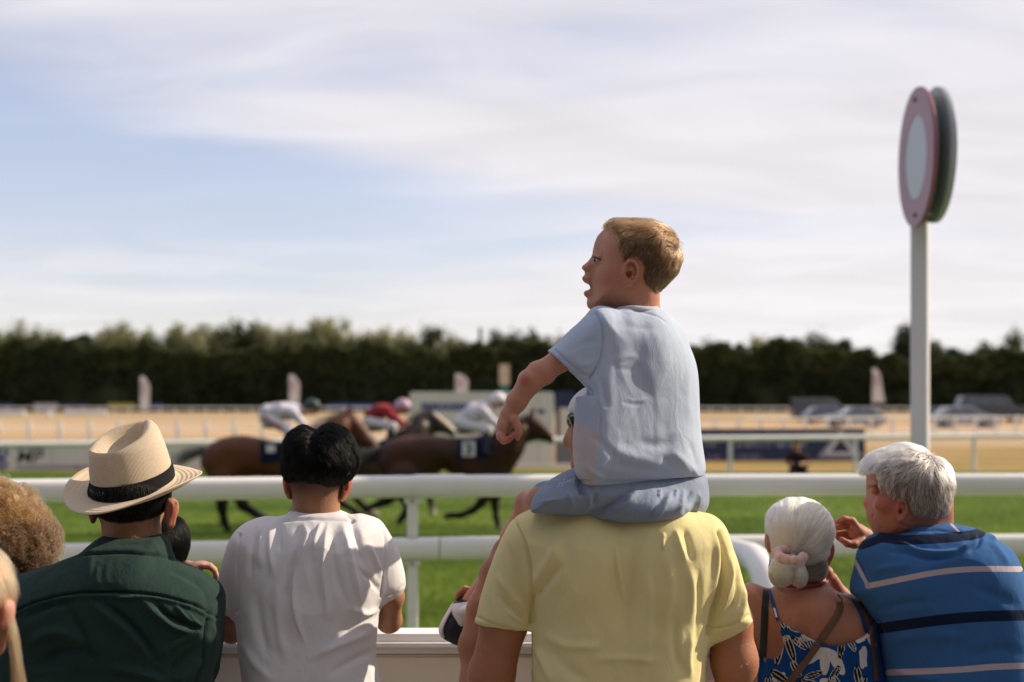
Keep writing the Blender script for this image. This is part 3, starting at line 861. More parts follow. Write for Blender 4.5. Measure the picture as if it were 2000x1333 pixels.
def board(name, u0, u1, v0, v1, Y, mat, label, cat='sign', th=.04, legs=True, bev=.01):
    a = WP(u0, v1, Y); b = WP(u1, v0, Y); cx = (a[0]+b[0])/2
    t_ = thing(name, (cx, Y, 0), label, cat)
    MB().box((a[0], Y, max(a[2], .02)), (b[0], Y+th, b[2]), bev).build('board', mat, t_)
    if legs:
        for x in (a[0]+.15, b[0]-.15): MB().box((x-.03, Y+th+.002, 0), (x+.03, Y+th+.06, b[2]-.1)).build('leg', m_metal, t_)
    return t_, a, b
# left banner
t_, a, b = board('advertising_banner', -120, 418, 873, 920, 37.9, m_cream, 'pale banner with black MP lettering behind the far rail on the left', 'banner')
q = lambda u, v, Y: WP(u, v, Y)
lp = q(33, 904, 37.9); lettering('MP', lp, (86-33)*37.9/FPX, (904-879.5)*37.9/FPX, m_black, t_, bold=.012, shear=.2)
def strip(u0, u1, v0, v1, Y, mat, parent, name='printed_stripe', off=.004):
    a_ = WP(u0, v1, Y); b_ = WP(u1, v0, Y)
    return MB().box((a_[0], Y-off, a_[2]), (b_[0], Y-off+.003, b_[2])).build(name, mat, parent)
strip(30, 88, 873.5, 877, 37.9, m_navy, t_)
strip(32, 230, 909, 917, 37.9, m_greyp, t_)
strip(-110, 2, 876, 918, 37.9, m_blue, t_)
pts = [WP(u, v, 37.895) for u, v in ((8, 874), (14, 884), (5, 896), (12, 908), (4, 919))]
MB().tube(pts, .05, 8, .08).build('emblem', m_blue, t_)
strip(101, 102.5, 875, 919, 37.9, m_greyp, t_, 'seam', .0045)
for i in range(-60, 400, 9):
    if 20 < i < 100: continue
    if i % 7 == 0: strip(i, i+5, 911, 916, 37.9, m_navy, t_, 'small_print', .0075)

# right navy banner with triangle emblem
Yb = 43.3
t_, a, b = board('advertising_banner', 1135, 1690, 838, 902, Yb, m_navy, 'long navy banner with white triangle emblem behind the far rail', 'banner')
def tri_ring(u, v, w, h, th, mat, parent, off):
    A = [(u-w/2, v+h/2), (u+w/2, v+h/2), (u, v-h/2)]
    c = ((A[0][0]+A[1][0]+A[2][0])/3, (A[0][1]+A[1][1]+A[2][1])/3)
    B = [(c[0]+(x-c[0])*th, c[1]+(y-c[1])*th) for x, y in A]
    V = []
    for d in (off, off-.003):
        for (x, y) in A+B: p = WP(x, y, Yb); V.append((p[0], Yb-d, p[2]))
    Fq = []
    for i in range(3):
        j = (i+1) % 3; Fq += [(i, j, 3+j, 3+i), (6+i, 9+i, 9+j, 6+j), (i, 6+i, 6+j, j), (3+i, 3+j, 9+j, 9+i)]
    return MB().add(V, Fq).build('emblem', mat, parent)
tri_ring(1642, 866, 92, 56, .66, m_greyp, t_, .008)
tri_ring(1642, 868, 60, 38, .72, m_white, t_, .010)
strip(1606, 1664, 886, 888.5, Yb, m_greyp, t_, 'small_print')
rgx = random.Random(4)
for (u0, u1, v0, v1, m_) in ((1376, 1400, 862, 873, m_greyp), (1438, 1575, 861, 874, m_greyp), (1150, 1340, 861, 874, m_greyp), (1380, 1410, 889, 896, m_greyp), (1438, 1492, 888, 896, m_greyp)):
    uu = u0
    while uu < u1:
        w_ = rgx.uniform(2.5, 6.5)*(v1-v0)/13; hh = rgx.uniform(.55, 1)
        if rgx.random() < .86: strip(uu, uu+w_*.45, v1-(v1-v0)*hh, v1, Yb, m_, t_, 'lettering', .006)
        if rgx.random() < .7: strip(uu, uu+w_, v1-(v1-v0)*hh*rgx.choice((.25, 1)), v1-(v1-v0)*(hh*.0)-(v1-v0)*.0 if False else v1-(v1-v0)*hh*.12, Yb, m_, t_, 'lettering', .0085) if rgx.random() < .3 else strip(uu, uu+w_, v0+(v1-v0)*(1-hh), v0+(v1-v0)*(1-hh)+1.6, Yb, m_, t_, 'lettering', .0085)
        uu += w_*1.45

# notice board behind the horses
Yn = 39.2
t_, a, b = board('notice_board', 800, 1082, 766, 913, Yn, m_cream, 'large white notice board standing behind the galloping horses', 'sign', .08)
for (p0, p1) in (((800, 766), (1082, 769)), ((800, 766), (803, 913)), ((1079, 766), (1082, 913))):
    strip(p0[0], p1[0], p0[1], p1[1], Yn, m_pvc_old, t_, 'frame', .014)
strip(822, 930, 786, 803, Yn, m_greyp, t_, 'printed_band', .004)
uu = 824
while uu < 925:
    w_ = rgx.uniform(4, 9); strip(uu, uu+w_*.7, 788+rgx.uniform(0, 5), 802, Yn, rgx.choice([m_navy, m_black, m_blue]), t_, 'lettering', .008); uu += w_*1.15
strip(1050, 1051, 770, 912, Yn, m_greyp, t_, 'seam', .005)
strip(1050, 1064, 800, 808, Yn, m_navy, t_, 'lettering', .008)
t_, a, b = board('display_board', 1085, 1123, 764, 905, Yn+.3, m_navy, 'narrow navy and grey board beside the white notice board', 'sign', .06)
strip(1087, 1121, 862, 903, Yn+.3, material('grey_print', (.16, .16, .19), rough=.6), t_, 'panel', .006)
strip(1093, 1116, 797, 852, Yn+.3, m_cream, t_, 'poster', .006)
t_, a, b = board('kerb_board', 1010, 1134, 906, 914, 38.4, m_pvc_old, 'low white plank at the foot of the notice board', 'board', .05, False)

# small boards along the woodland
for (u0, u1, v0, v1, m_, lb) in ((-30, 25, 788, 802, m_navy, 'navy board at the woodland edge furthest to the left'), (66, 112, 788, 803, m_greyp, 'grey board at the woodland edge left of the yellow one'),
        (118, 170, 789, 802, m_navy, 'navy board between the grey and yellow boards at the woodland edge'), (210, 262, 788, 801, material('yellow_print', (.30, .26, .04), rough=.6), 'dull yellow board at the foot of the woodland'),
        (296, 318, 789, 800, m_blue, 'small blue board beside the tall feather flag on the left'), (640, 790, 789, 800, m_blue, 'long blue board at the woodland behind the jockey in red')):
    board('roadside_board', u0, u1, v0, v1, 190 + (u0 % 5), m_, lb, 'sign', .1, False)
for (u0, u1, v0, v1, lb) in ((-40, 48, 802, 813, 'long low white hurdle furthest to the left on the dry grass'), (86, 98, 803, 814, 'short white marker beside the white hurdle'), (126, 208, 801, 811, 'long low white hurdle above the straw hat brim')):
    board('white_hurdle', u0, u1, v0, v1, 5278/(v1-780), m_pvc_old, lb, 'hurdle', .3, False)

# feather flags and marker posts
m_flag = material('flag_cloth', (0.72, 0.69, 0.68), rough=.85, var=.1, scale=2.0, trans=.3)
m_flagr = material('flag_pink', (0.62, 0.52, 0.52), rough=.85, var=.1, scale=2.0, trans=.3)
def feather(u, v0, v1, w, Y, label, lean=0, base_v=None):
    g = WP(u-w/2, 0, Y); g[2] = 0; t_ = thing('feather_flag', g, label, 'flag', 'feather flags beyond the course')
    zt_ = CAMZ+(HOR-v0)*Y/FPX; zb = max(.35, CAMZ+(HOR-v1)*Y/FPX); W_ = w*Y/FPX
    pts = [(g[0], Y, 0), (g[0], Y, zb), (g[0]+lean*.3, Y, zt_*.85+zb*.15)] + [(g[0]+W_*.5*(1-math.cos(a)), Y, zt_-.12+.12*math.sin(a)) for a in (0, .8, 1.57)]
    MB().tube(pts, .03, 6).build('pole', m_metal, t_, True)
    n = 14; V = []; Fq = []
    for i in range(n+1):
        z = zb + (zt_-zb)*i/n; f_ = i/n; wd_ = W_*(1-.55*max(0, f_-.72)/.28)*(1-.12*(1-f_)) if lean == 0 else W_*(.62+.5*(1-f_))*(1-.5*max(0, f_-.8)/.2)
        for s_ in (0, 1):
            for e in (-.01, .01): V.append((g[0]+.04+s_*wd_, Y+e+.12*math.sin(f_*5)*s_, z - (.12 if s_ and i == n else 0)))
    for i in range(n):
        a_ = i*4; Fq += [(a_, a_+2, a_+6, a_+4), (a_+1, a_+5, a_+7, a_+3), (a_+2, a_+3, a_+7, a_+6), (a_, a_+4, a_+5, a_+1)]
    Fq += [(0, 1, 3, 2), (n*4, n*4+2, n*4+3, n*4+1)]
    sail = MB().add(V, Fq).build('sail', m_flag, t_, True)
    sail['label'] = 'pale sail'
    a_ = zb+(zt_-zb)*.45; b_ = zb+(zt_-zb)*.82
    MB().box((g[0]+.1, Y-.20, a_), (g[0]+W_*.68, Y-.19, b_)).build('print', m_flagr, t_)
feather(283, 735, 801, 19, 180, 'tall pale feather flag above the right side of the straw hat')
feather(575, 732, 792, 21, 182, 'tall pale feather flag above the back of the rearmost jockey')
feather(902, 730, 778, 26, 178, 'pale feather flag rising behind the top of the white notice board')
feather(1714, 719, 786, 22, 120, 'pale leaning feather flag left of the winning post pole', .2)
bs = WP(985, 0, 120); bs[2] = 0
t_ = thing('marker_post', bs, 'square headed cream marker on a teal post near the boy\'s fist', 'post')
w_ = 20*120/FPX
MB().box((bs[0]-w_*.42, 119.95, 0), (bs[0]+w_*.42, 120.05, CAMZ+(HOR-752)*120/FPX)).build('post', m_teal, t_)
MB().box((bs[0]-w_*.5, 119.9, CAMZ+(HOR-752)*120/FPX), (bs[0]+w_*.5, 120.1, CAMZ+(HOR-712)*120/FPX), .03).build('marker_head', material('tan_paint', (.42, .35, .26), rough=.7), t_)

# ---- parked vehicles
m_tyre = material('tyre', (.02, .02, .02), rough=.9); m_rim = material('rim', (.4, .4, .42), rough=.3, metal=.9)
m_glass = material('car_glass', (.03, .045, .07), rough=.06, spec=.8)
m_lampw = material('lamp_glass', (.8, .8, .78), rough=.05, spec=1.0, metal=.6); m_lampr = material('lamp_red', (.3, .02, .02), rough=.2)
def car(u, vb, L, H, W, prof, glass, paint, label, name, cat, dirn=1, wheels=(.19, .81), wr=.32, group=None):
    Y = CAMZ*FPX/(vb-HOR); p0 = WP(u, 0, Y); t_ = thing(name, (p0[0], Y, 0), label, cat, group)
    fx = lambda x: p0[0] + (x-.5)*L*dirn
    bm = MB(); poly = [(fx(x), z*H) for x, z in catmull(prof, True, 3)]
    n = len(poly); V = []; nn = [-W/2, -W/2+.08, W/2-.08, W/2]
    c_ = (sum(p[0] for p in poly)/n, sum(p[1] for p in poly)/n)
    for i_, yy in enumerate(nn):
        for (x, z) in poly:
            f_ = .965 if i_ in (0, 3) else 1.0; tum = max(0, z/H-.55)*.28*W/2
            y2 = yy - math.copysign(tum, yy)
            V.append((c_[0]+(x-c_[0])*f_, Y+y2, c_[1]+(z-c_[1])*f_))
    Fq = [tuple(range(n)), tuple(range(4*n-1, 3*n-1, -1))]
    for r_ in range(3): Fq += [(r_*n+i, (r_+1)*n+i, (r_+1)*n+(i+1) % n, r_*n+(i+1) % n) for i in range(n)]
    MB().add(V, Fq).build('body', paint, t_, 'auto')
    for gp_ in glass:
        xs_ = [fx(x) for x, z in gp_]; zs_ = [z*H for x, z in gp_]
        for sg in (-1, 1):
            V = []; 
            for e in (0.0, .012):
                for x, z in zip(xs_, zs_):
                    tum = max(0, z/H-.55)*.28*W/2; V.append((x, Y+sg*(W/2-tum+.002+e), z))
            k_ = len(xs_); Fq = [tuple(range(k_)), tuple(range(2*k_-1, k_-1, -1))]+[(i, i+k_, (i+1) % k_+k_, (i+1) % k_) for i in range(k_)]
            MB().add(V, Fq).build('window', m_glass, t_)
    for wx in wheels:
        for sg in (-1, 1):
            y = Y+sg*(W/2-.09); ty = MB().tube([(fx(wx), y-.11, wr), (fx(wx), y+.11, wr)], wr, 20).build('wheel', m_tyre, t_, 'auto')
            MB().tube([(fx(wx), y+sg*.112, wr), (fx(wx), y+sg*.125, wr)], wr*.62, 14).build('rim', m_rim, ty)
    for sg in (-1, 1):
        MB().ell((fx(.985), Y+sg*W*.36, H*.46), (.05, .16, .09), 10, 6).build('headlight', m_lampw, t_, True)
        MB().ell((fx(.015), Y+sg*W*.38, H*.50), (.04, .12, .12), 10, 6).build('tail_light', m_lampr, t_, True)
    return t_
estate = [(.0,.22),(.0,.50),(.02,.60),(.08,.66),(.16,.90),(.24,.98),(.45,1.0),(.58,.97),(.70,.72),(.80,.64),(.94,.56),(1.0,.44),(1.0,.22),(.9,.17),(.1,.17)]
eg = [[(.17,.66),(.20,.88),(.30,.93),(.36,.93),(.36,.66)],[(.38,.66),(.38,.93),(.55,.92),(.67,.70),(.60,.66)]]
van = [(.0,.16),(.0,.90),(.02,.99),(.10,1.0),(.60,1.0),(.74,.97),(.88,.64),(.97,.54),(1.0,.42),(1.0,.16),(.9,.12),(.1,.12)]
vg = [[(.70,.62),(.70,.88),(.76,.88),(.86,.62)]]
suv = [(.0,.22),(.0,.62),(.04,.94),(.10,1.0),(.55,1.0),(.68,.94),(.76,.66),(.94,.60),(1.0,.48),(1.0,.22),(.9,.18),(.1,.18)]
sg_ = [[(.05,.66),(.08,.92),(.24,.93),(.24,.66)],[(.26,.66),(.26,.93),(.42,.93),(.42,.66)],[(.44,.66),(.44,.93),(.60,.92),(.70,.68)]]
m_silver = material('silver_paint', (.22, .23, .26), rough=.25, metal=.5, coat=.6, var=.03); m_darkp = material('charcoal_paint', (.03, .03, .035), rough=.3, coat=.6)
m_blackp = material('black_paint', (.012, .013, .016), rough=.3, coat=.6); m_bluep = material('blue_grey_paint', (.10, .13, .19), rough=.3, coat=.6)
grp = 'vehicles parked on the dry grass'
car(1600, 823, 4.7, 1.95, 1.9, van, vg, m_darkp, 'dark van parked left of the silver cars', 'parked_van', 'van', 1, wr=.34, group=grp)
car(1618, 828, 3.9, 1.35, 1.75, estate, eg, m_bluep, 'blue grey car half hidden between dark van and silver estate car', 'parked_car', 'car', 1, group=grp)
car(1668, 835, 4.0, 1.38, 1.75, estate, eg, m_silver, 'silver car parked between the dark van and the feather flag', 'parked_car', 'car', -1, group=grp)
car(1885, 836, 4.3, 1.42, 1.75, estate, eg, m_silver, 'silver car parked just right of the winning post', 'parked_car', 'car', 1, group=grp)
car(1938, 826, 5.6, 2.15, 2.0, suv, sg_, m_blackp, 'big black four wheel drive car parked behind the silver one', 'parked_car', 'car', 1, wr=.4, group=grp)
car(1838, 827, 3.8, 1.3, 1.7, estate, eg, m_darkp, 'low dark car peeping out beside the winning post pole', 'parked_car', 'car', 1, group=grp)

# ---- winning post
Yw = 8.8; cx = WP(1797, 0, Yw)[0]
wp = thing('winning_post', (cx, Yw, 0), 'tall white winning post with a pink rimmed white disc', 'post')
m_pole = material('pole_paint', (.70, .66, .68), rough=.35, var=.04, scale=2, spec=.5)
ztp = CAMZ + (HOR-185)*Yw/FPX; pw = 34*Yw/FPX/2
b = MB(); prof = []
for k in range(24):
    a_ = 2*math.pi*k/24; c, s_ = math.cos(a_), math.sin(a_); r0 = pw*(abs(c)**7+abs(s_)**7)**(-1/7); x_, y_ = c*r0, s_*r0; tq = R(24)
    prof.append((x_*math.cos(tq)+y_*math.sin(tq), -x_*math.sin(tq)+y_*math.cos(tq)))
V = []; 
for z in (0, .02, ztp-.02, ztp): V += [(cx+x, Yw+y, z) for x, y in prof]
n = 24; Fq = [(i*n+k, i*n+(k+1) % n, (i+1)*n+(k+1) % n, (i+1)*n+k) for i in range(3) for k in range(n)] + [tuple(range(n)), tuple(range(3*n, 4*n))]
b.add(V, Fq); b.build('pole', m_pole, wp, 'auto')
MB().box((cx-.16, Yw-.16, 0), (cx+.16, Yw+.16, .03), .005).build('base_plate', m_metal, wp)
# discs: the seen face looks left and towards the crowd
ratio = 68/272; th_ = math.asin(ratio)
phi = math.atan(797/FPX); an_ = phi + math.pi/2 - th_
nrm = Vector((-math.sin(an_), -math.cos(an_), .0)); tan_ = Vector((math.cos(an_), -math.sin(an_), 0))
Rd = 136*Yw/FPX
def disc(c, r, th, mat, name, parent, seg=72, inner=0.0, off=0.0, dish=0.0):
    """round plate (or ring when inner > 0) with centre c, normal nrm"""
    c = Vector(c) + nrm*off; V = []; Fq = []
    rs = [inner, r*.995, r, r, r*.995, inner]; ds = [th/2, th/2, th/2-.004, -th/2+.004, -th/2, -th/2]
    for (rr2, d_) in zip(rs, ds):
        for k in range(seg):
            a_ = 2*math.pi*k/seg; p = c + tan_*math.cos(a_)*rr2 + Vector((0, 0, 1))*math.sin(a_)*rr2 + nrm*d_; V.append(p)
    for i in range(5):
        for k in range(seg): Fq.append((i*seg+k, i*seg+(k+1) % seg, (i+1)*seg+(k+1) % seg, (i+1)*seg+k))
    if inner > 0: 
        for k in range(seg): Fq.append((5*seg+k, 5*seg+(k+1) % seg, (k+1) % seg, k))
    o = MB().add(V, Fq)
    o = o.build(name, mat, parent, 'auto'); return o
m_pink = material('faded_red_paint', (.28, .070, .110), rough=.42, var=.08, scale=3, spec=.5, coat=.2)
m_discw = material('disc_white', (.52, .53, .60), rough=.40, var=.04, scale=3)
m_discg = material('disc_back', (.40, .42, .43), rough=.45, var=.12, scale=3)
Rd = 136*8.6/FPX; cz = CAMZ + (HOR-308)*8.6/FPX
c1 = Vector((791/FPX*8.6, 8.6, cz)); c2 = Vector((827/FPX*8.58, 8.58, cz + 3*Yw/FPX))
disc(c1, Rd, .022, m_pink, 'disc_rim', wp, inner=Rd*.60)
disc(c1, Rd*.66, .016, m_discw, 'disc_face', wp, off=.0)
disc(c2, Rd*.965, .035, m_discg, 'back_disc', wp)
disc(c1, Rd*.97, .006, m_discg, 'backing_plate', wp, off=-.016)
disc(c2, Rd*.66, .012, m_discw, 'disc_face', wp, off=-.026)
for sg in (1, -1):
    p = c1 + Vector((0, 0, sg*Rd*.83)) + nrm*.012
    MB().tube([p-nrm*.004, p+nrm*.006], .014, 12).build('bolt', m_dark, wp)
    MB().tube([p-nrm*.004+Vector((0, 0, .0)), c2+Vector((0, 0, sg*Rd*.83))], .012, 8).build('spacer', m_metal, wp)

# ================================================================== people
TW = 2.0
def person(u, Y, label, group=None):
    g = WP(u, 0, Y); g[2] = 0.15
    t_ = thing('person', g, label, 'person', group); return t_

def legs_mesh(P, u, vhip, r=62, spread=42, d=0.0, floor=0.15, lean=0.0):
    """hips and two legs down to the paving, modelled coarsely (below the frame)"""
    lo = P.C(u-spread-r*2, vhip-r*2, d); k = P.s
    x0 = P.C(u, 0, 0)[0]; zh = P.C(0, vhip, d)[2]; yc = P.Y + d
    F = Field((x0-.33, yc-.25, floor), (x0+.33, yc+.30, zh+.12), .014)
    for sg in (-1, 1):
        xh = x0+sg*.095
        F.add(cone((xh, yc, zh-.02), (xh+sg*.02, yc+.02, (zh+floor)*.52), .105, .075), .03)
        F.add(cone((xh+sg*.02, yc+.02, (zh+floor)*.52), (xh+sg*.03, yc-.01, floor+.09), .075, .058), .02)
    F.add(ell((x0, yc, zh), (.175, .125, .13)), .04)
    V, Q = F.mesh(2); return V, Q
def shoes(P, u, floor, mat, parent, d=0.0):
    x0 = P.C(u, 0, 0)[0]; yc = P.Y+d
    for sg in (-1, 1):
        F = Field((x0+sg*.125-.07, yc-.10, floor-.01), (x0+sg*.125+.07, yc+.24, floor+.13), .01)
        F.add(cone((x0+sg*.125, yc-.03, floor+.05), (x0+sg*.13, yc+.15, floor+.035), .048, .042), .01)
        F.add(cone((x0+sg*.125, yc-.02, floor+.05), (x0+sg*.125, yc-.01, floor+.11), .045, .045), .02)
        F.clip((0, 0, floor+.002), (0, 0, -1)); V, Q = F.mesh(1); mk('shoe', V, Q, mat, parent)

sk_boy = skin('skin_boy', (0.52, 0.235, 0.145)); sk_red = skin('skin_ruddy', (0.40, 0.165, 0.085)); sk_tan = skin('skin_tan', (0.36, 0.175, 0.095))
sk_old = skin('skin_old', (0.40, 0.165, 0.105)); sk_fair = skin('skin_fair', (0.50, 0.27, 0.20)); sk_woman = skin('skin_shoulders', (0.38, 0.165, 0.10))
for m_ in (sk_boy, sk_red, sk_tan, sk_old, sk_fair, sk_woman):
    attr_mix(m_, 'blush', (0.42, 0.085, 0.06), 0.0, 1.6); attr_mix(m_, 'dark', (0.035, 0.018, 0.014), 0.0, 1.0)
m_jean = cloth('denim', (0.05, 0.07, 0.12)); m_chino = cloth('beige_chino', (0.35, 0.29, 0.21)); m_blackcloth = cloth('black_cloth', (0.015, 0.015, 0.018))
m_shoe = material('shoe_leather', (.05, .035, .03), rough=.5)
m_eye = material('eye_white', (.50, .47, .46), rough=.15, spec=.8); m_iris = material('iris', (.08, .12, .14), rough=.1); m_lash = material('lashes', (.03, .018, .012), rough=.7)

def ear_fig(P, F, u, v, d, w, h, tilt=0.0, side=-1, back=False):
    """outer ear seen from the side: u, v centre; w, h half sizes in picture units; sits on the near cheek at depth d"""
    ca, sa = math.cos(R(tilt)), math.sin(R(tilt))
    def q(x, y): return (u + (x*ca + y*sa)*w, v + (-x*sa + y*ca)*h)
    F.add(P.ell(*q(.05, -.05), d+.006, w*.80, h*.82, .006, tilt), .004)
    hel = [(-.45, -.05), (-.30, -.62), (.10, -.95), (.62, -.80), (.92, -.30), (.86, .20), (.52, .60), (.18, .86)]
    pts = [(*q(x, y), d-.003*(1-abs(i-3)/5), w*.15) for i, (x, y) in enumerate(hel)]
    P.chain(F, pts, .0015)
    F.add(P.ell(*q(-.18, .78), d+.002, w*.36, h*.26, .0055), .005)      # lobe
    anti = [(-.05, -.55), (.38, -.40), (.50, .0), (.30, .38), (.0, .52)]
    P.chain(F, [(*q(x, y), d-.001, w*.10) for x, y in anti], .002)
    F.sub(P.ell(*q(.0, .12), d-.002, w*.36, h*.28, .014), .002)
    F.add(P.cone((*q(-.48, -.02), d+.001, w*.13), (*q(-.42, .40), d+.001, w*.15)), .004)   # tragus
    F.sub(P.ell(*q(.66, -.20), d-.006, w*.10, h*.42, .008, -10), .001); F.sub(P.ell(*q(.12, -.52), d-.005, w*.26, h*.14, .008, 10), .002)

def set_masks(o, V, blush=None, dark=None):
    UV = toUV(V)
    mott = .22*vnoise(V, 28, 41)+.14*vnoise(V, 85, 42)+.10*vnoise(V, 230, 43)
    setattr_f(o, 'blush', mott + (blush(UV, V) if blush else 0))
    setattr_f(o, 'dark', dark(UV, V) if dark else np.zeros(len(V)))
def blob(UV, u, v, ru, rv, a=1.0): return a*np.exp(-((UV[:, 0]-u)/ru)**2-((UV[:, 1]-v)/rv)**2)

# ------------------------------------------------------------------ the boy on the shoulders
P = Px(3.12)
boy = thing('person', P.C(1250, 1020, .05), 'shouting boy in pale blue shirt and shorts sitting on the shoulders of a man', 'person')
head_out = [(1193,438),(1186,443),(1176,453),(1168,461),(1163,471),(1160,481),(1158,489),(1157,497),(1154,503),(1148,511),(1141,517),(1136.5,521),(1137,526),(1141.5,530.5),
  (1142.6,535),(1140.6,539.5),(1137,542),(1137.5,546),(1141,550),(1146,555),(1150.5,561),(1147.5,566),(1142,570),(1141,575),(1144.5,579),(1148,583),(1147,590),(1149,596),(1154,601.5),(1163,604),
  (1176,603.5),(1190,603),(1215,610),(1262,600),(1279,585),(1284,570),(1298,556),(1314,540),(1324,520),(1327,502),(1322,483),(1314,462),(1300,449),(1280,440),(1261,436.5),(1235,436),(1212,435)]
core_out = [(1196,438),(1180,455),(1171,468),(1167,481),(1165,495),(1163,508),(1160,518),(1158,530),(1157,540),(1156,550),(1158,562),(1157,572),(1155,582),(1153,592),(1158,600),(1168,602),
  (1190,602),(1215,608),(1262,598),(1279,584),(1284,570),(1298,556),(1314,540),(1324,520),(1327,502),(1322,483),(1314,462),(1300,449),(1280,440),(1261,436.5),(1235,436),(1212,435)]
F = P.field(1125, 420, 1345, 665, -.12, .12, .0023)
F.add(P.poly(core_out, .070, .060))
F.add(P.poly(head_out, .017, .012), .012)
F.add(P.ell(1205, 560, 0, 44, 40, .056), .015)                      # jaw and cheeks
F.add(P.ell(1170, 596, 0, 20, 9, .022), .012)                        # chin
F.add(P.ell(1150, 545, 0, 9, 7, .019), .008); F.add(P.ell(1151, 574, 0, 8, 6, .017), .008)
F.sub(P.ell(1147, 561, 0, 8.5, 7, .016), .003)                       # open mouth
for sg in (-1, 1):
    F.sub(P.ell(1161, 508, sg*.037, 8, 7, .010), .008)
    F.add(P.ell(1169.5, 509, sg*.0285, 8.6, 8.0, .0105), .003)          # lids over the eyeball
    F.add(P.cone((1160, 499, sg*.020, 3.4), (1172, 501, sg*.036, 3.6)), .005); F.add(P.cone((1161, 514, sg*.020, 3.0), (1172, 513, sg*.034, 3.4)), .005)
    F.add(P.ell(1147, 526, sg*.010, 6, 5, .006), .004)               # nostril wings
F.sub(P.ell(1145, 531.5, -.007, 2.6, 1.6, .003), .001)
F.add(P.cone((1235, 585, .0, 42), (1243, 650, .01, 46)), .015)      # neck
F.add(P.cone((1262, 560, 0, 24), (1262, 640, 0, 30)), .01)
ear_fig(P, F, 1228, 533, -.0745, 20, 25, 8)
ear_fig(P, F, 1228, 533, .0735, 20, 25, 8)
Vh, Qh = F.mesh(2)
# arm and hand that hang out in front, fist loosely closed
F = P.field(955, 640, 1180, 880, -.20, .06, .0027)
P.chain(F, [(1150, 655, -.075, 25), (1098, 701, -.10, 22.5), (1060, 728, -.11, 22), (1036, 745, -.115, 22), (1009, 785, -.115, 18.5), (993, 811, -.115, 14), (988, 824, -.115, 13.5)], .010)
F.add(P.ell(1025, 737, -.105, 11, 10, .012), .008)                   # elbow point
F.add(P.ell(1056, 728, -.112, 26, 15, .022, 36), .01)
F.add(P.ell(984, 836, -.115, 14, 20, .022), .008); F.add(P.ell(980, 852, -.115, 11, 11, .024), .006)
P.chain(F, [(996, 818, -.112, 12), (1004, 828, -.106, 9)], .006)
F.sub(P.ell(998, 843, -.139, 8.5, 10, .016), .003)                   # hollow of the half closed hand
for (k0, tipu, tipv, dd, rr0) in ((0, 1003.5, 850.5, -.134, 4.6), (1, 998, 856.5, -.128, 4.9), (2, 990, 859.5, -.120, 5.0), (3, 995, 851, -.108, 4.6)):
    P.chain(F, [(976+k0*1.2, 852+k0*1.5, dd, 6.6), (982+k0, 862+k0*.3, dd-.003, 5.8), (tipu-6, tipv+4.5, dd-.003, 5.2), (tipu, tipv, dd, rr0), (tipu-1, tipv-5, dd+.004, rr0*.8)], .0016)
P.chain(F, [(994, 816, -.122, 9), (1006, 820, -.132, 8), (1012, 834, -.136, 7.0), (1013.5, 846, -.136, 6.4), (1011, 857, -.134, 4.6)], .004)     # thumb
Va, Qa = F.mesh(2)
F = P.field(1000, 640, 1180, 860, -.02, .40, .006)
P.chain(F, [(1190, 668, .07, 24), (1165, 730, .15, 22), (1168, 770, .24, 18), (1190, 790, .32, 14)], .01)   # far arm reaches round in front
Vb, Qb = F.mesh(1)
F = P.field(850, 930, 1260, 1260, -.08, .42, .0045)
P.chain(F, [(1180, 985, .02, 40), (1060, 985, .05, 33), (1036, 990, .09, 30)], .02)
F.add(P.ell(1028, 980, .09, 19, 21, .03), .012)
P.chain(F, [(1034, 992, .10, 27), (1010, 1045, .20, 30), (985, 1085, .26, 25), (925, 1170, .27, 17), (908, 1200, .27, 18)], .02)
Vc, Qc = F.mesh(2)
F = P.field(1230, 950, 1420, 1260, 0, .45, .007)
P.chain(F, [(1320, 985, .05, 38), (1345, 990, .30, 32), (1330, 1090, .38, 22), (1320, 1180, .36, 18)], .02)
Vd, Qd = F.mesh(1)
V, Q = join((Vh, Qh), (Va, Qa), (Vb, Qb), (Vc, Qc), (Vd, Qd))
body = mk('body', V, Q, sk_boy, boy)
def bl(UV, V): return blob(UV, 1183, 545, 26, 18, .7)+blob(UV, 1140, 523, 7, 7, .35)+blob(UV, 1229, 533, 22, 26, .7)+blob(UV, 1024, 742, 16, 14, .9)+blob(UV, 1000, 855, 16, 14, 1.0)+blob(UV, 1012, 985, 14, 20, .7)+blob(UV, 1140, 545, 4.5, 5, 1.0)+blob(UV, 1144, 573, 5, 5, 1.0)
def dk(UV, V): return blob(UV, 1152, 561, 5.5, 6, .9)*(np.abs(V[:, 1]-P.Y) < .022)
set_masks(body, V, bl, dk)
for sg in (-1, 1):
    e = MB().ell(P.C(1166.0, 508.0, sg*.0290), (.0076, .0094, .0058), 16, 12).build('eye', m_eye, boy, True)
    MB().ell(P.C(1161.6, 507.6, sg*.0315), (.0040, .0064, .0052), 12, 8).build('iris', m_iris, e, True)
    pts = [P.C(u, v, sg*dd) for u, v, dd in ((1157.5, 502.5, .027), (1161, 502.8, .034), (1166, 504.2, .0385), (1171.5, 506.8, .0405), (1175, 509, .040))]
    MB().tube(catmull(pts, False, 3), .0011, 6).build('eyelid_line', m_lash, boy, True)
    out = np.zeros((60, 4, 3)); rg = np.random.default_rng(5)
    for i in range(60):
        t_ = rg.random(); a_ = P.C(1159+16*t_, 489.5+2.5*t_**2+rg.normal()*1.0, sg*(.022+.022*t_)); out[i] = [a_+np.array((.0022*k*1.0, -sg*0, -.0004*k)) for k in range(4)]
    curves_obj('eyebrow', out, .00028, hairmat('brow_hair', (.20, .11, .06)), boy)
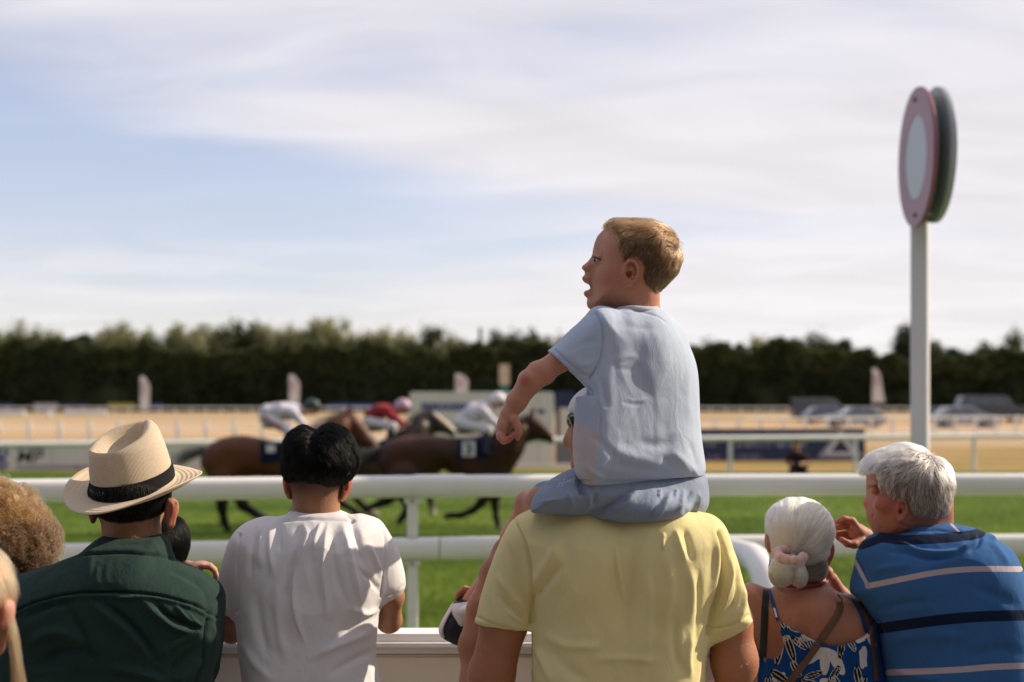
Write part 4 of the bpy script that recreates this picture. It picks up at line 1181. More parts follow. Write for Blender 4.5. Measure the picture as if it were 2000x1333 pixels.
# hair
m_blond = hairmat('blond_hair', (0.165, 0.080, 0.033), .32); m_blondbase = material('hair_base_blond', (0.085, 0.046, 0.022), rough=.7, var=.3, scale=60, stretch=(1, 1, .2))
hair_reg = [(1191,432),(1197,447),(1203,462),(1208,482),(1211,500),(1214,518),(1221,512),(1230,507),(1241,508),(1249,516),(1252,532),(1252,548),(1262,562),(1272,570),(1284,576),(1300,570),(1345,540),(1345,470),(1300,420),(1230,415)]
F = P.field(1180, 420, 1345, 600, -.12, .12, .0026)
F.add(P.poly(core_out, .0705, .060, grow=.0030)); F.add(P.ell(1205, 560, 0, 46, 42, .0585), .015)
reg = catmull(hair_reg, True, 3); Rg = np.stack([(reg[:, 0]-1000)/FPX*P.Y, CAMZ+(HOR-reg[:, 1])/FPX*P.Y], 1)
X_, Y_, Z_ = F.grids(tuple(slice(0, len(a)) for a in F.ax)); F.D = np.maximum(F.D, poly_dist(X_, Z_, Rg).astype(np.float32))
Vs, Qs = F.mesh(2); Vs = Vs + normals(Vs, Qs)*(.0016*np.clip(vnoise(Vs*np.array((.5, 1, 1)), 75, 6)+.2, -.2, 1))[:, None]
hb = mk('hair', Vs, Qs, m_blondbase, boy)
whorl = P.C(1320, 487, 0)
def bflow(p):
    UV = toUV(p); du = UV[:, 0]-1321; dv = UV[:, 1]-487
    r_ = np.hypot(du, dv)+1e-6; top = np.clip((480-UV[:, 1])/40, 0, 1)
    dx = -np.clip(-du/60, .1, 1)*(.45+.9*top); dz = -(1-top)*1.0 - .1 + .15*top*np.sin(UV[:, 0]*.09)
    back = np.exp(-(r_/28)**2)[:, None]
    base = np.stack([dx, (p[:, 1]-P.Y)*6*(top+.2), dz], 1)
    rad = np.stack([du/r_, (p[:, 1]-P.Y)*20, -dv/r_], 1)
    return base*(1-back)+rad*back
def blen(p):
    UV = toUV(p); return np.interp(UV[:, 1], [430, 470, 510, 560, 580], [.034, .028, .015, .009, .006])
def bmask(c, n): 
    return np.where(n[:, 1] > .7, .15, 1.0)
strands('hair_strands', Vs, Qs, m_blond, hb, 11000, blen, bflow, .00032, 7, .45, lambda c, n: bmask(c, n)*np.clip((505-toUV(c)[:, 1]+np.clip(toUV(c)[:, 0]-1270, 0, 60)*.9)/25, .06, 1), .20, clump=.9, hug=.0016)
strands('short_back_hair', Vs, Qs, hairmat('brown_blond_hair', (.085, .044, .021), .35), hb, 9000, blen, bflow, .00027, 5, .18, lambda c, n: bmask(c, n)*np.clip((toUV(c)[:, 1]-470-np.clip(toUV(c)[:, 0]-1275, 0, 60)*.6)/30, .05, 1), .14, clump=.5, hug=.0010, seed=77)
# fringe wisps
rg = np.random.default_rng(9); out = np.zeros((140, 6, 3))
for i in range(140):
    if i < 90: p0 = P.C(1197+rg.random()*14, 437-rg.random()*3, (rg.random()-.5)*.06); dr = np.array((-.35-.5*rg.random(), (rg.random()-.5)*.5, .35*rg.random()+.1)); L = .012+.012*rg.random()
    else: p0 = P.C(1318+rg.random()*8, 470+rg.random()*25, (rg.random()-.5)*.05); dr = np.array((.8, (rg.random()-.5)*.6, .35*rg.random())); L = .008+.014*rg.random()
    for k in range(6): out[i, k] = p0 + dr*L*k/5 + np.array((0, 0, -1.0))*(k/5)**2*L*.35
curves_obj('flyaway_hair', out, .00022, m_blond, hb)

# blue T-shirt
m_tee = cloth('pale_blue_jersey', (0.50, 0.57, 0.70), wrinkle=.22, trans=.12)
attr_mix(m_tee, 'pat', (0.62, 0.55, 0.55), -.6, .6)
torso = [(1193,606),(1222,596),(1250,597),(1278,597),(1305,614),(1329,643),(1349,682),(1361,721),(1366,770),(1368,820),(1373,868),(1379,912),(1374,932),(1366,944),(1339,949),(1241,954),(1154,955),
         (1134,944),(1122,917),(1118,868),(1121,829),(1123,790),(1128,758),(1131,735),(1140,700),(1150,650),(1163,607)]
F = P.field(1050, 575, 1400, 975, -.24, .26, .0027)
F.add(P.poly(torso, .105, .085, tilt=.58))
F.add(P.ell(1262, 700, -.005, 56, 85, .10), .03)
F.add(P.poly([(1163,606),(1145,623),(1115,648),(1085,677),(1060,698),(1100,728),(1135,752),(1160,745),(1185,700),(1200,650),(1195,612)], .052, .040, d=-.085), .028)
F.add(P.cone((1176, 640, -.07, 34), (1110, 708, -.10, 36)), .02)
F.add(P.cone((1296, 665, .05, 34), (1285, 705, .14, 28)), .03)
a_ = P.C(1074, 690, -.1); b_ = P.C(1133, 742, -.1); nn = np.array((b_[2]-a_[2], 0, -(b_[0]-a_[0]))); nn = nn if nn[0] < 0 else -nn
F.clip(a_, nn, *P.bounds(1030, 660, 1150, 770, -.2, 0))
F.sub(P.cone((1100, 703, -.098, 24), (1040, 744, -.115, 24)), .002)
F.sub(P.cone((1238, 590, 0, 41), (1240, 560, 0, 44)), .003)          # neck opening
F.sub(P.ell(1236, 585, -.01, 44, 24, .060, -6), .002)
V, Q = F.mesh(2)
st = [([(1163,612),(1175,640),(1176,680),(1166,715),(1150,742)], 2.8, -5.0, 0), ([(1215,606),(1250,609),(1285,619),(1310,639)], 2.4, -3.2),
 ([(1126,940),(1160,941),(1230,941),(1300,939),(1374,934)], 2.8, -6.0, 0), ([(1084,684),(1110,708),(1142,732)], 2.4, -4.0, 0),
 ([(1175,700),(1150,712),(1118,713)], 6, 2), ([(1172,728),(1148,735),(1120,730)], 4, -2), ([(1180,662),(1140,672),(1105,690)], 8, -1.5),
 ([(1180,735),(1176,760),(1188,800)], 9, -4), ([(1160,735),(1171,765),(1165,800)], 6, 3.5), ([(1196,705),(1225,696),(1250,700)], 7, 1.4), ([(1195,720),(1230,722),(1262,712)], 7, -1.4),
 ([(1222,778),(1244,783),(1268,778)], 3.2, 1.0), ([(1212,785),(1240,791),(1262,788)], 3.6, -1.4), ([(1230,690),(1262,720),(1280,770),(1300,830)], 16, 3),
 ([(1300,760),(1320,700),(1310,650)], 16, -1.5), ([(1190,870),(1230,890),(1290,905)], 13, 4), ([(1180,905),(1240,915),(1310,925)], 9, -3), ([(1240,860),(1290,870),(1330,850)], 12, -4),
 ([(1310,880),(1335,905),(1350,930)], 9, 4), ([(1290,890),(1315,915),(1325,935)], 8, -3.5), ([(1345,860),(1358,895),(1366,925)], 7, -3), ([(1180,640),(1200,700),(1205,770),(1200,850)], 12, -2),
 ([(1200,625),(1240,640),(1300,640)], 10, -2), ([(1150,850),(1180,870),(1210,905)], 8, -3), ([(1140,905),(1160,925),(1185,935)], 6, 4), ([(1350,700),(1342,760),(1350,830)], 9, 2.5),
 ([(1165,760),(1172,820),(1168,870)], 2.4, -2.6)]
V = folds(V, Q, st, 1.3, 7, 4, amp=.42)
# lifted hem over the waistband
UV = toUV(V)
tee = mk('shirt', V, Q, m_tee, boy)
pat = inpoly(UV, [(1100,842),(1128,826),(1150,838),(1170,847),(1172,870),(1166,892),(1160,905),(1163,925),(1158,960),(1130,965),(1100,930)], 2)
setattr_f(tee, 'pat', np.clip(pat*.25, -2, 2))
Fc = P.field(1185, 580, 1310, 640, -.10, .10, .0025)
for i in range(15):
    a0 = R(-20+i*16); 
cpts = [(1196, 612, -.050), (1212, 604, -.064), (1235, 601.5, -.070), (1262, 603, -.060), (1281, 603, -.030), (1285, 597, .02), (1262, 590, .055), (1225, 592, .06), (1196, 604, .03), (1190, 611, -.01)]
cc = catmull([P.C(*p) for p in cpts], True, 5); cc = list(cc)+[cc[0]]
MB().tube(cc, .0052, 10, .55, False).build('collar', m_tee, boy, True)
# shorts
m_short = cloth('blue_grey_jersey', (0.30, 0.35, 0.45), wrinkle=.25)
F = P.field(1020, 885, 1400, 1045, -.17, .24, .0036)
F.add(P.poly([(1124,912),(1095,925),(1066,944),(1046,966),(1037,988),(1040,1001),(1071,1003),(1119,1011),(1173,1020),(1241,1028),(1290,1028),(1339,1022),(1368,1007),(1384,985),(1383,951),(1376,925),(1345,905),(1250,900),(1150,900)], .108, .085, d=.015, tilt=.45))
F.add(P.ell(1255, 990, -.035, 92, 34, .085), .03)
F.add(P.cone((1170, 965, .03, 40), (1066, 972, .06, 33)), .03)
F.add(P.cone((1325, 980, .08, 38), (1338, 987, .28, 36)), .03)
F.sub(P.cone((1078, 985, .05, 27.5), (1015, 985, .08, 28)), .004)
V, Q = F.mesh(2)
st = [([(1050,968),(1046,985),(1052,1000)], 2.2, -1.6, 0), ([(1128,925),(1135,950),(1142,975)], 8, -8), ([(1105,955),(1118,985),(1112,1005)], 5, 3), ([(1145,950),(1150,985),(1135,1010)], 6, 3.5),
 ([(1235,950),(1190,990),(1130,1012)], 7, -5), ([(1250,955),(1215,990),(1160,1015)], 6, 4), ([(1300,960),(1285,985),(1262,1022)], 5, -3), ([(1312,958),(1300,985),(1275,1020)], 5, 3),
 ([(1290,955),(1288,975)], 3, 3), ([(1322,955),(1318,975)], 3, 3.5), ([(1335,955),(1330,985),(1320,1000)], 5, 4), ([(1350,958),(1345,985),(1335,1008)], 5, -4.5), ([(1365,960),(1362,985),(1352,1005)], 4, 4.5),
 ([(1105,975),(1080,978),(1052,982)], 3, 2), ([(1165,960),(1160,990)], 4, -3)]
V = folds(V, Q, st, 1.2, 12, 8, amp=.9); mk('shorts', V, Q, m_short, boy)
# stitched signature on the shorts
m_stitch = material('stitching', (.55, .58, .66), rough=.8)
sigs = [[(1150-32,937),(1121,944),(1112,941),(1108,938)], [(1094,944),(1092,949),(1088,953)], [(1103,935),(1100,943),(1097,951)], [(1092,942),(1100,944),(1110,940),(1120,936)], [(1100,941),(1108,934),(1116,930),(1122,932),(1121,937),(1112,941)],
        [(1095,937),(1088,938),(1080,938),(1074,941),(1068,943)]]
V0, Q0 = V, Q; tr_ = BVHTree.FromPolygons([tuple(v) for v in V0], [tuple(int(i) for i in q_) for q_ in Q0])
for s_ in sigs:
    pp = []
    for (u, v) in catmull(s_, False, 4):
        o_ = Vector((0, 0, CAMZ)); dr = (Vector(P.C(u, v)) - o_).normalized(); hit = tr_.ray_cast(o_, dr)
        if hit[0] is not None: pp.append(hit[0]-dr*.0006)
    if len(pp) > 2: MB().tube(pp, .0008, 5).build('embroidery', m_stitch, boy, True)
# shoes
m_shw = material('sneaker_white', (.66, .60, .60), rough=.5, var=.04); m_shn = material('sneaker_navy', (.012, .014, .03), rough=.6); m_sock = cloth('sock_blue', (.02, .05, .16))
F = P.field(845, 1145, 960, 1275, .16, .40, .0035)
F.add(P.poly([(922,1172),(905,1170),(885,1180),(872,1200),(858,1222),(859,1240),(874,1252),(900,1262),(925,1250),(945,1215)], .045, .035, d=.27)); V, Q = F.mesh(2)
sh = mk('shoe', V, Q, m_shn, boy)
F = P.field(845, 1145, 960, 1275, .16, .40, .0035)
F.add(P.poly([(884,1178),(872,1196),(858,1222),(858,1238),(868,1247),(875,1238),(873,1225),(880,1205),(888,1190)], .047, .02, d=.27)); V, Q = F.mesh(2); mk('sole', V, Q, m_shw, sh)
F = P.field(845, 1145, 960, 1275, .14, .40, .0035)
F.add(P.poly([(880,1196),(884,1182),(900,1175),(925,1172),(945,1190),(940,1215),(905,1229),(890,1222)], .047, .03, d=.262)); V, Q = F.mesh(2); mk('toe_cap', V, Q, m_shw, sh)
F = P.field(890, 1120, 970, 1220, .16, .40, .005); F.add(P.cone((936, 1158, .27, 19), (915, 1192, .27, 20))); V, Q = F.mesh(1); mk('sock', V, Q, m_sock, boy)
F = P.field(960, 1240, 1400, 1420, .10, .50, .006)
F.add(P.cone((1320, 1190, .36, 26), (1310, 1290, .34, 30)), .01); V, Q = F.mesh(1); mk('sock', V, Q, m_sock, boy)
F = P.field(960, 1240, 1400, 1420, .10, .60, .006)
F.add(P.cone((1310, 1290, .30, 32), (1300, 1330, .42, 26)), .01); V, Q = F.mesh(1); mk('shoe', V, Q, m_shn, boy)

# ------------------------------------------------------------------ the man in yellow
P = Px(3.15)
man = person(1210, 3.15, 'man in pale yellow polo shirt and white cap carrying a boy on his shoulders')
m_yel = cloth('pale_yellow_pique', (0.86, 0.75, 0.38), weave=700, wrinkle=.2, trans=.14)
F = P.field(880, 960, 1520, 1420, -.22, .30, .0035)
F.add(P.poly([(1070,1000),(1130,992),(1210,985),(1300,990),(1360,1004),(1400,1020),(1415,1060),(1400,1120),(1390,1200),(1384,1250),(1379,1290),(1376,1340),(1378,1440),(1030,1440),(1033,1340),(1031,1290),(1034,1240),(1036,1170),(1020,1110),(1000,1050),(1030,1010)], .135, .115))
F.add(P.poly([(1051,999.5),(1025,1004),(1005,1014),(988,1036),(974,1065),(962,1095),(949,1135),(939,1171),(932,1204),(930,1216),(965,1240),(1032,1252),(1044,1200),(1052,1140),(1062,1060)], .062, .050, d=-.015), .03)
F.add(P.poly([(1355,1006),(1375,1008),(1390,1014),(1409,1029),(1422,1052),(1435,1082),(1448,1121),(1458,1161),(1466,1200),(1468,1216),(1434,1245),(1378,1250),(1376,1180),(1360,1100),(1345,1040)], .062, .048, d=-.01), .03)
F.add(P.ell(1130, 1100, -.06, 85, 110, .085), .04); F.add(P.ell(1290, 1100, -.06, 85, 110, .085), .04)
F.clip(P.C(931, 1213, 0), (-.12, 0, -1), *P.bounds(880, 1180, 1034, 1300, -.2, .3))
F.D; 
V, Q = F.mesh(2)
st = [([(1005,1015),(1025,1060),(1037,1110),(1040,1165),(1036,1215)], 3.5, -4.5, 0), ([(1048,1160),(1052,1130),(1075,1090),(1100,1050)], 12, 3.5), ([(1040,1180),(1065,1140),(1100,1100)], 9, -4),
 ([(937,1207),(975,1224),(1029,1233)], 3, -2.0, 0), ([(1385,1228),(1430,1222),(1463,1202)], 3, -2.0, 0),
 ([(1030,1190),(1000,1165),(970,1120)], 8, 3.5), ([(1033,1210),(1005,1195),(975,1160)], 6, -3), ([(1030,1150),(1010,1110),(990,1060)], 8, -2.5), ([(1035,1225),(1015,1215),(990,1190)], 5, 3),
 ([(1405,1040),(1415,1090),(1408,1140),(1392,1200),(1385,1240)], 5, -6, 0), ([(1395,1030),(1400,1080),(1396,1130),(1385,1180)], 7, 4), ([(1425,1080),(1428,1130),(1412,1190),(1395,1220)], 5, 4), ([(1440,1110),(1440,1160),(1420,1205)], 6, -4), ([(1452,1140),(1452,1185),(1440,1215)], 5, 3.5),
 ([(1240,1030),(1238,1100),(1228,1200),(1215,1300)], 14, -4), ([(1296,1040),(1294,1075)], 3.5, 3.5), ([(1320,1032),(1326,1060),(1340,1100)], 6, 4), ([(1336,1028),(1345,1060),(1352,1100)], 7, -4), ([(1300,1075),(1310,1150),(1290,1230)], 12, 3.5),
 ([(1345,1100),(1352,1160),(1345,1220)], 9, 3), ([(1365,1110),(1366,1180),(1362,1260)], 7, -3.5), ([(1200,1060),(1212,1140),(1222,1185)], 4, 2.5), ([(1060,1250),(1100,1300),(1160,1340)], 14, -3),
 ([(1045,1260),(1065,1300),(1080,1340)], 8, 4), ([(1060,1240),(1110,1262),(1180,1262)], 10, 2.5), ([(1260,1100),(1268,1200),(1255,1300)], 12, 3), ([(1320,1200),(1318,1260),(1330,1320)], 10, -3), ([(1352,1230),(1345,1290),(1350,1330)], 8, 3.5), ([(1150,1290),(1210,1286),(1290,1292)], 9, 2), ([(1100,1040),(1110,1120),(1090,1200)], 16, -2.5)]
V = folds(V, Q, st, 2.6, 6, 2)
mk('polo_shirt', V, Q, m_yel, man)
# arms
F = P.field(870, 1040, 1060, 1420, -.10, .26, .0042)
P.chain(F, [(1000, 1100, 0, 40), (985, 1215, -.01, 44), (960, 1320, -.01, 43), (948, 1375, .01, 36)], .02)
P.chain(F, [(946, 1380, .02, 36), (934, 1335, .05, 34), (928, 1262, .09, 31), (940, 1190, .12, 27), (962, 1120, .16, 24), (985, 1075, .19, 20), (1000, 1058, .20, 22)], .02)
V1, Q1 = F.mesh(2)
F = P.field(1340, 1100, 1520, 1420, -.10, .45, .0042)
P.chain(F, [(1408, 1120, 0, 38), (1426, 1215, 0, 40), (1434, 1290, 0, 43.5), (1440, 1360, .02, 40), (1440, 1395, .04, 35)], .02)
P.chain(F, [(1440, 1385, .05, 35), (1425, 1365, .20, 30), (1390, 1350, .36, 24)], .02)
V2, Q2 = F.mesh(2)
# head, hidden almost wholly by the boy
F = P.field(1095, 735, 1310, 1040, 0, .30, .004)
F.add(P.ell(1200, 840, .15, 86, 92, .080), .0); F.add(P.ell(1165, 880, .15, 50, 60, .058), .03)
P.chain(F, [(1215, 900, .14, 52), (1220, 1030, .10, 58)], .02)
F.add(P.cone((1118, 845, .15, 8), (1108, 862, .15, 9)), .01); F.add(P.ell(1128, 855, .15, 20, 28, .045), .02); F.add(P.ell(1130, 910, .15, 15, 14, .03), .02)
ear_fig(P, F, 1212, 850, .068, 17, 30)
V3, Q3 = F.mesh(2)
# the hand that steadies the boy's foot
F = P.field(880, 1130, 980, 1200, .20, .34, .0035)
P.chain(F, [(945, 1180, .27, 16), (925, 1160, .25, 10), (908, 1152, .25, 8), (898, 1160, .25, 7), (893, 1170, .255, 6)], .006)
P.chain(F, [(945, 1180, .29, 14), (925, 1158, .275, 9), (906, 1156, .28, 7), (897, 1168, .28, 6)], .004)
V4, Q4 = F.mesh(2)
V, Q = join((V1, Q1), (V2, Q2), (V3, Q3), (V4, Q4)); b_ = mk('body', V, Q, sk_red, man)
set_masks(b_, V, lambda UV, V: .4*np.clip(vnoise(V, 30, 2), 0, 1)+blob(UV, 900, 1160, 18, 14, .8), None)
# fine arm hair
def adir(c): return np.stack([-np.ones(len(c))*.5, -.2*np.ones(len(c)), -np.ones(len(c))*.9], 1)
m_armhair = hairmat('arm_hair', (.42, .22, .12))
strands('arm_hair', V1, Q1, m_armhair, b_, 1500, .007, adir, .00012, 4, .5, lambda c, n: (toUV(c)[:, 1] > 1120)*(n[:, 1] < .3), .3, hug=.0004)
strands('arm_hair', V2, Q2, m_armhair, b_, 900, .007, lambda c: adir(c)*np.array((-1, 1, 1)), .00012, 4, .5, lambda c, n: (toUV(c)[:, 1] > 1235)*(n[:, 1] < .3), .3, hug=.0004)
m_cap = cloth('white_cap', (.68, .64, .63), wrinkle=.1)
F = P.field(1095, 720, 1320, 870, 0, .32, .004)
F.add(P.ell(1200, 806, .15, 96, 66, .092)); F.clip(P.C(1200, 818, .15), (.12, 0, -1)); F.sub(P.ell(1200, 810, .15, 90, 60, .086))
cV, cQ = F.mesh(2); cap = mk('cap', cV, cQ, m_cap, man)
F = P.field(1040, 760, 1200, 850, .12, .50, .004)
F.add(P.ell(1150, 812, .30, 46, 6, .085, -4)); F.sub(P.ell(1200, 806, .15, 90, 66, .086)); cV, cQ = F.mesh(1); mk('peak', cV, cQ, m_cap, cap)
m_lens = material('sunglass_lens', (.015, .016, .016), rough=.06, spec=.9); m_gold = material('gold_frame', (.45, .40, .30), rough=.3, metal=.9)
gl = MB().ell(P.C(1114, 820, .12), (.009, .022, .018), 14, 10).build('sunglasses', m_lens, man, True)
MB().tube([P.C(u, v, .085) for u, v in ((1108, 812), (1113, 822), (1117, 832), (1119, 838))], .0014, 6).build('frame', m_gold, gl, True)
MB().tube([P.C(u, v, dd) for u, v, dd in ((1116, 812, .085), (1160, 822, .065), (1205, 838, .062))], .0014, 6).build('temple_arm', m_gold, gl, True)
V, Q = legs_mesh(P, 1210, 1440, floor=.15); mk('trousers', V, Q, m_jean, man); shoes(P, 1210, .15, m_shoe, man)

def spine_hair(name, P, poly_px, W, Rr, clipreg, mat, parent, h=.003, dd=(-.14, .14), extra=None, u=None):
    """a shaped mass of hair (kept close to the skull) on which strands grow"""
    a = np.array(poly_px); F = P.field(a[:, 0].min()-12, a[:, 1].min()-12, a[:, 0].max()+12, a[:, 1].max()+12, dd[0], dd[1], h)
    F.add(P.poly(poly_px, W, Rr))
    if extra: extra(F)
    V, Q = F.mesh(2)
    return mk(name, V, Q, mat, parent), V, Q

# ------------------------------------------------------------------ the man in the white polo
P = Px(3.32)
wm = person(620, 3.32, 'man with thick black hair and faded nape in a white polo shirt')
m_wh = cloth('white_pique', (0.82, 0.80, 0.82), weave=700, wrinkle=.22, trans=.16)
F = P.field(410, 985, 815, 1420, -.20, .30, .0035)
F.add(P.poly([(520,1014),(570,1004),(620,1000),(665,1004),(705,1012),(735,1030),(748,1080),(748,1150),(744,1180),(738,1230),(735,1290),(736,1440),(482,1440),(476,1333),(468,1278),(464,1236),(460,1190),(452,1120),(460,1050),(490,1022)], .125, .105))
F.add(P.poly([(524,1016),(491,1023),(466,1039),(450,1058),(436,1093),(428,1133),(428,1175),(430,1196),(447,1202),(466,1200),(480,1120),(500,1060)], .055, .040, d=.02), .03)
F.add(P.poly([(700,1012),(722,1012),(742,1019),(759,1041),(774,1070),(786,1104),(791,1133),(788,1153),(768,1171),(740,1172),(730,1120),(715,1060)], .055, .040, d=.01), .03)
F.add(P.ell(620, 1120, -.05, 100, 100, .095), .05)
F.add(P.poly([(556,1014),(563,1003),(573,996),(600,993.5),(640,993.5),(665,998),(682,1006),(692,1016),(660,1026),(590,1026)], .082, .03, d=.005), .003)
F.sub(P.cone((618, 1000, .02, 42), (618, 960, .02, 46)), .003)
V, Q = F.mesh(2)
st = [([(558,1018),(600,1014),(650,1014),(690,1018)], 3, -3.6, 0), ([(573,998),(566,1008),(556,1018)], 2.5, -1.5, 0), ([(668,999),(677,1008),(690,1017)], 2.5, -1.5, 0),
 ([(590,1020),(600,1045),(594,1065),(585,1090),(574,1130),(576,1180),(590,1240)], 6, 5), ([(578,1025),(584,1060),(572,1110),(562,1160),(570,1210)], 8, -5), ([(572,1150),(578,1200),(596,1260)], 4, 5),
 ([(630,1020),(618,1045),(610,1075)], 5, 4), ([(640,1022),(634,1060),(630,1110),(636,1170),(638,1215)], 6, 5), ([(655,1025),(652,1070),(660,1130),(680,1190)], 8, -5), ([(668,1018),(676,1060),(690,1120),(705,1180)], 8, 5),
 ([(685,1012),(700,1060),(716,1120)], 7, -4.5), ([(515,1020),(510,1060),(508,1110)], 6, 4), ([(500,1026),(492,1070),(488,1130)], 6, -4), ([(530,1018),(528,1070),(536,1130)], 7, 3.5), ([(545,1018),(545,1080)], 6, -4),
 ([(467,1045),(462,1090),(464,1150),(462,1195)], 3.5, -4, 0), ([(752,1040),(756,1080),(750,1130),(746,1165)], 3.5, -4, 0), ([(431,1188),(446,1194),(464,1192)], 2.2, -1.4, 0), ([(746,1164),(768,1162),(787,1144)], 2.2, -1.4, 0),
 ([(680,1185),(715,1200),(740,1190)], 7, 4), ([(660,1240),(700,1225),(738,1195)], 8, -4), ([(600,1290),(660,1260),(732,1230)], 9, 4), ([(640,1320),(690,1290),(733,1270)], 8, -3.5), ([(470,1250),(500,1300),(540,1333)], 9, 3),
 ([(610,1060),(612,1120),(634,1200)], 9, -3), ([(500,1150),(506,1220),(525,1290)], 12, -4), ([(540,1140),(545,1220),(560,1300)], 12, 3.5), ([(700,1110),(730,1140),(744,1160)], 6, -3), ([(716,1060),(735,1100),(745,1130)], 6, 3)]
V = folds(V, Q, st, 2.0, 7, 12)
mk('polo_shirt', V, Q, m_wh, wm)
F = P.field(400, 925, 820, 1280, -.08, .48, .0042)
hx = [(570,930),(567,950),(570,975),(571,1000),(590,1020),(645,1020),(661,1000),(665,975),(669,950),(668,920),(650,880),(600,878),(575,900)]
P.chain(F, [(745, 1100, .02, 22), (762, 1165, .03, 25), (760, 1212, .10, 23), (757, 1214, .36, 18), (735, 1216, .42, 12)], .02)
P.chain(F, [(452, 1120, .03, 22), (449, 1195, .04, 22), (452, 1232, .12, 23), (470, 1222, .36, 18), (495, 1218, .42, 12)], .02)
V1, Q1 = F.mesh(2)
F = P.field(535, 850, 705, 1060, -.14, .14, .003)
F.add(P.ell(619, 905, .01, 55, 60, .092)); F.add(P.ell(619, 935, .03, 53, 45, .075), .02); F.add(P.ell(620, 960, .07, 34, 30, .04), .02)
F.add(P.cone((618, 940, .0, 47), (617, 1030, .0, 46)), .02)
V2, Q2 = F.mesh(2)
Fs = []
for ep in ([(564,934),(557,930),(552.5,936),(554,952),(558,966),(565,976),(573,972),(573,945)], [(674,937),(682,933),(687.5,940),(685.5,955),(680,968),(672,979),(664,976),(667,950)]):
    us_ = [p[0] for p in ep]; F = P.field(min(us_)-8, 922, max(us_)+8, 988, -.06, .08, .0021)
    F.add(P.poly(ep, .024, .009, d=.008)); F.sub(P.ell(sum(us_)/8+(2 if us_[0] < 600 else -2), 950, -.020, 4, 12, .010), .003)
    Fs.append(F.mesh(2))
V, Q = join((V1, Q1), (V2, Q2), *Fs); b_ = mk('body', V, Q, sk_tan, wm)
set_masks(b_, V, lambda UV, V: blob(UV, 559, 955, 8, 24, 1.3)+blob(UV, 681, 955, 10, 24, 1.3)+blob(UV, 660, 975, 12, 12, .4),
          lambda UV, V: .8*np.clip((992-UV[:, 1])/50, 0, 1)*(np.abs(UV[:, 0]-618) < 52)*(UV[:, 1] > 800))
m_blk = darkhair('black_hair', (.005, .0045, .0045)); m_blkb = material('hair_base_black', (.006, .005, .005), rough=.95, spec=.05, var=.3, scale=50)
hp = [(562,936),(556,915),(555,895),(558,875),(570,852),(585,840.5),(600,838.5),(613,840.5),(622,837.5),(640,834.5),(660,838),(678,850),(689,870),(696,890),(696,910),(688,928),(676,941),(655,952),(630,956),(596,949),(574,942)]
hb, Vh, Qh = spine_hair('hair', P, hp, .105, .075, None, m_blkb, wm, extra=lambda F: (F.sub(P.cone((617, 832, -.02, 3.2), (621, 855, -.10, 2.6)), .012)))
Vh = Vh + normals(Vh, Qh)*(.0030*np.clip(vnoise(Vh*np.array((1.0, .5, .45)), 60, 4)+.3*vnoise(Vh, 30, 8), -.6, 1))[:, None]
def wf(p):
    UV = toUV(p); du, dv = UV[:, 0]-619, UV[:, 1]-848
    side = np.sign(du); low = np.clip((UV[:, 1]-870)/60, 0, 1)
    return np.stack([side*(1-low)*.9 + .25*np.sin(UV[:, 1]*.12)+.15*side, -.25+0*du, -.35-low*1.1], 1)
strands('hair_strands', Vh, Qh, m_blk, hb, 9000, lambda p: np.interp(toUV(p)[:, 1], [835, 900, 950], [.045, .035, .012]), wf, .00042, 7, .45, lambda c, n: np.where(n[:, 1] > .5, .2, 1), .30, clump=.9, seed=5, curl=.15, curlf=6)
V, Q = legs_mesh(P, 610, 1440, floor=.15); mk('trousers', V, Q, m_chino, wm); shoes(P, 610, .15, m_shoe, wm)

# ------------------------------------------------------------------ the man in the straw hat
P = Px(3.15)
hm = person(225, 3.15, 'man in dark green shirt and cream straw hat with a black band')
m_green = cloth('dark_green_linen', (0.025, 0.049, 0.041), weave=500, wrinkle=.32, trans=.06, var=.12)
F = P.field(-60, 1035, 450, 1420, -.22, .30, .0038)
F.add(P.poly([(168,1078),(203,1050),(315,1050),(336,1090),(357,1100),(390,1116),(415,1133),(427,1149),(430,1178),(429,1228),(425,1278),(411,1325),(400,1440),(10,1440),(-18,1360),(-22,1270),(-14,1200),(0,1153),(17,1136),(41,1121),(83,1108),(137,1089)], .155, .115))
F.add(P.ell(225, 1190, -.07, 150, 95, .10), .06)
F.add(P.cone((405, 1175, .03, 30), (395, 1300, .10, 36)), .03); F.add(P.cone((10, 1175, .03, 30), (10, 1300, .10, 36)), .03)
F.add(P.poly([(201,1047),(212,1043.5),(258,1042),(305,1043.5),(317,1048),(328,1070),(338,1092),(300,1085),(252,1082),(205,1082),(166,1082),(184,1064)], .080, .035, d=.0), .006)
F.sub(P.cone((258, 1050, .015, 52), (256, 1000, .02, 56)), .003)
V, Q = F.mesh(2)
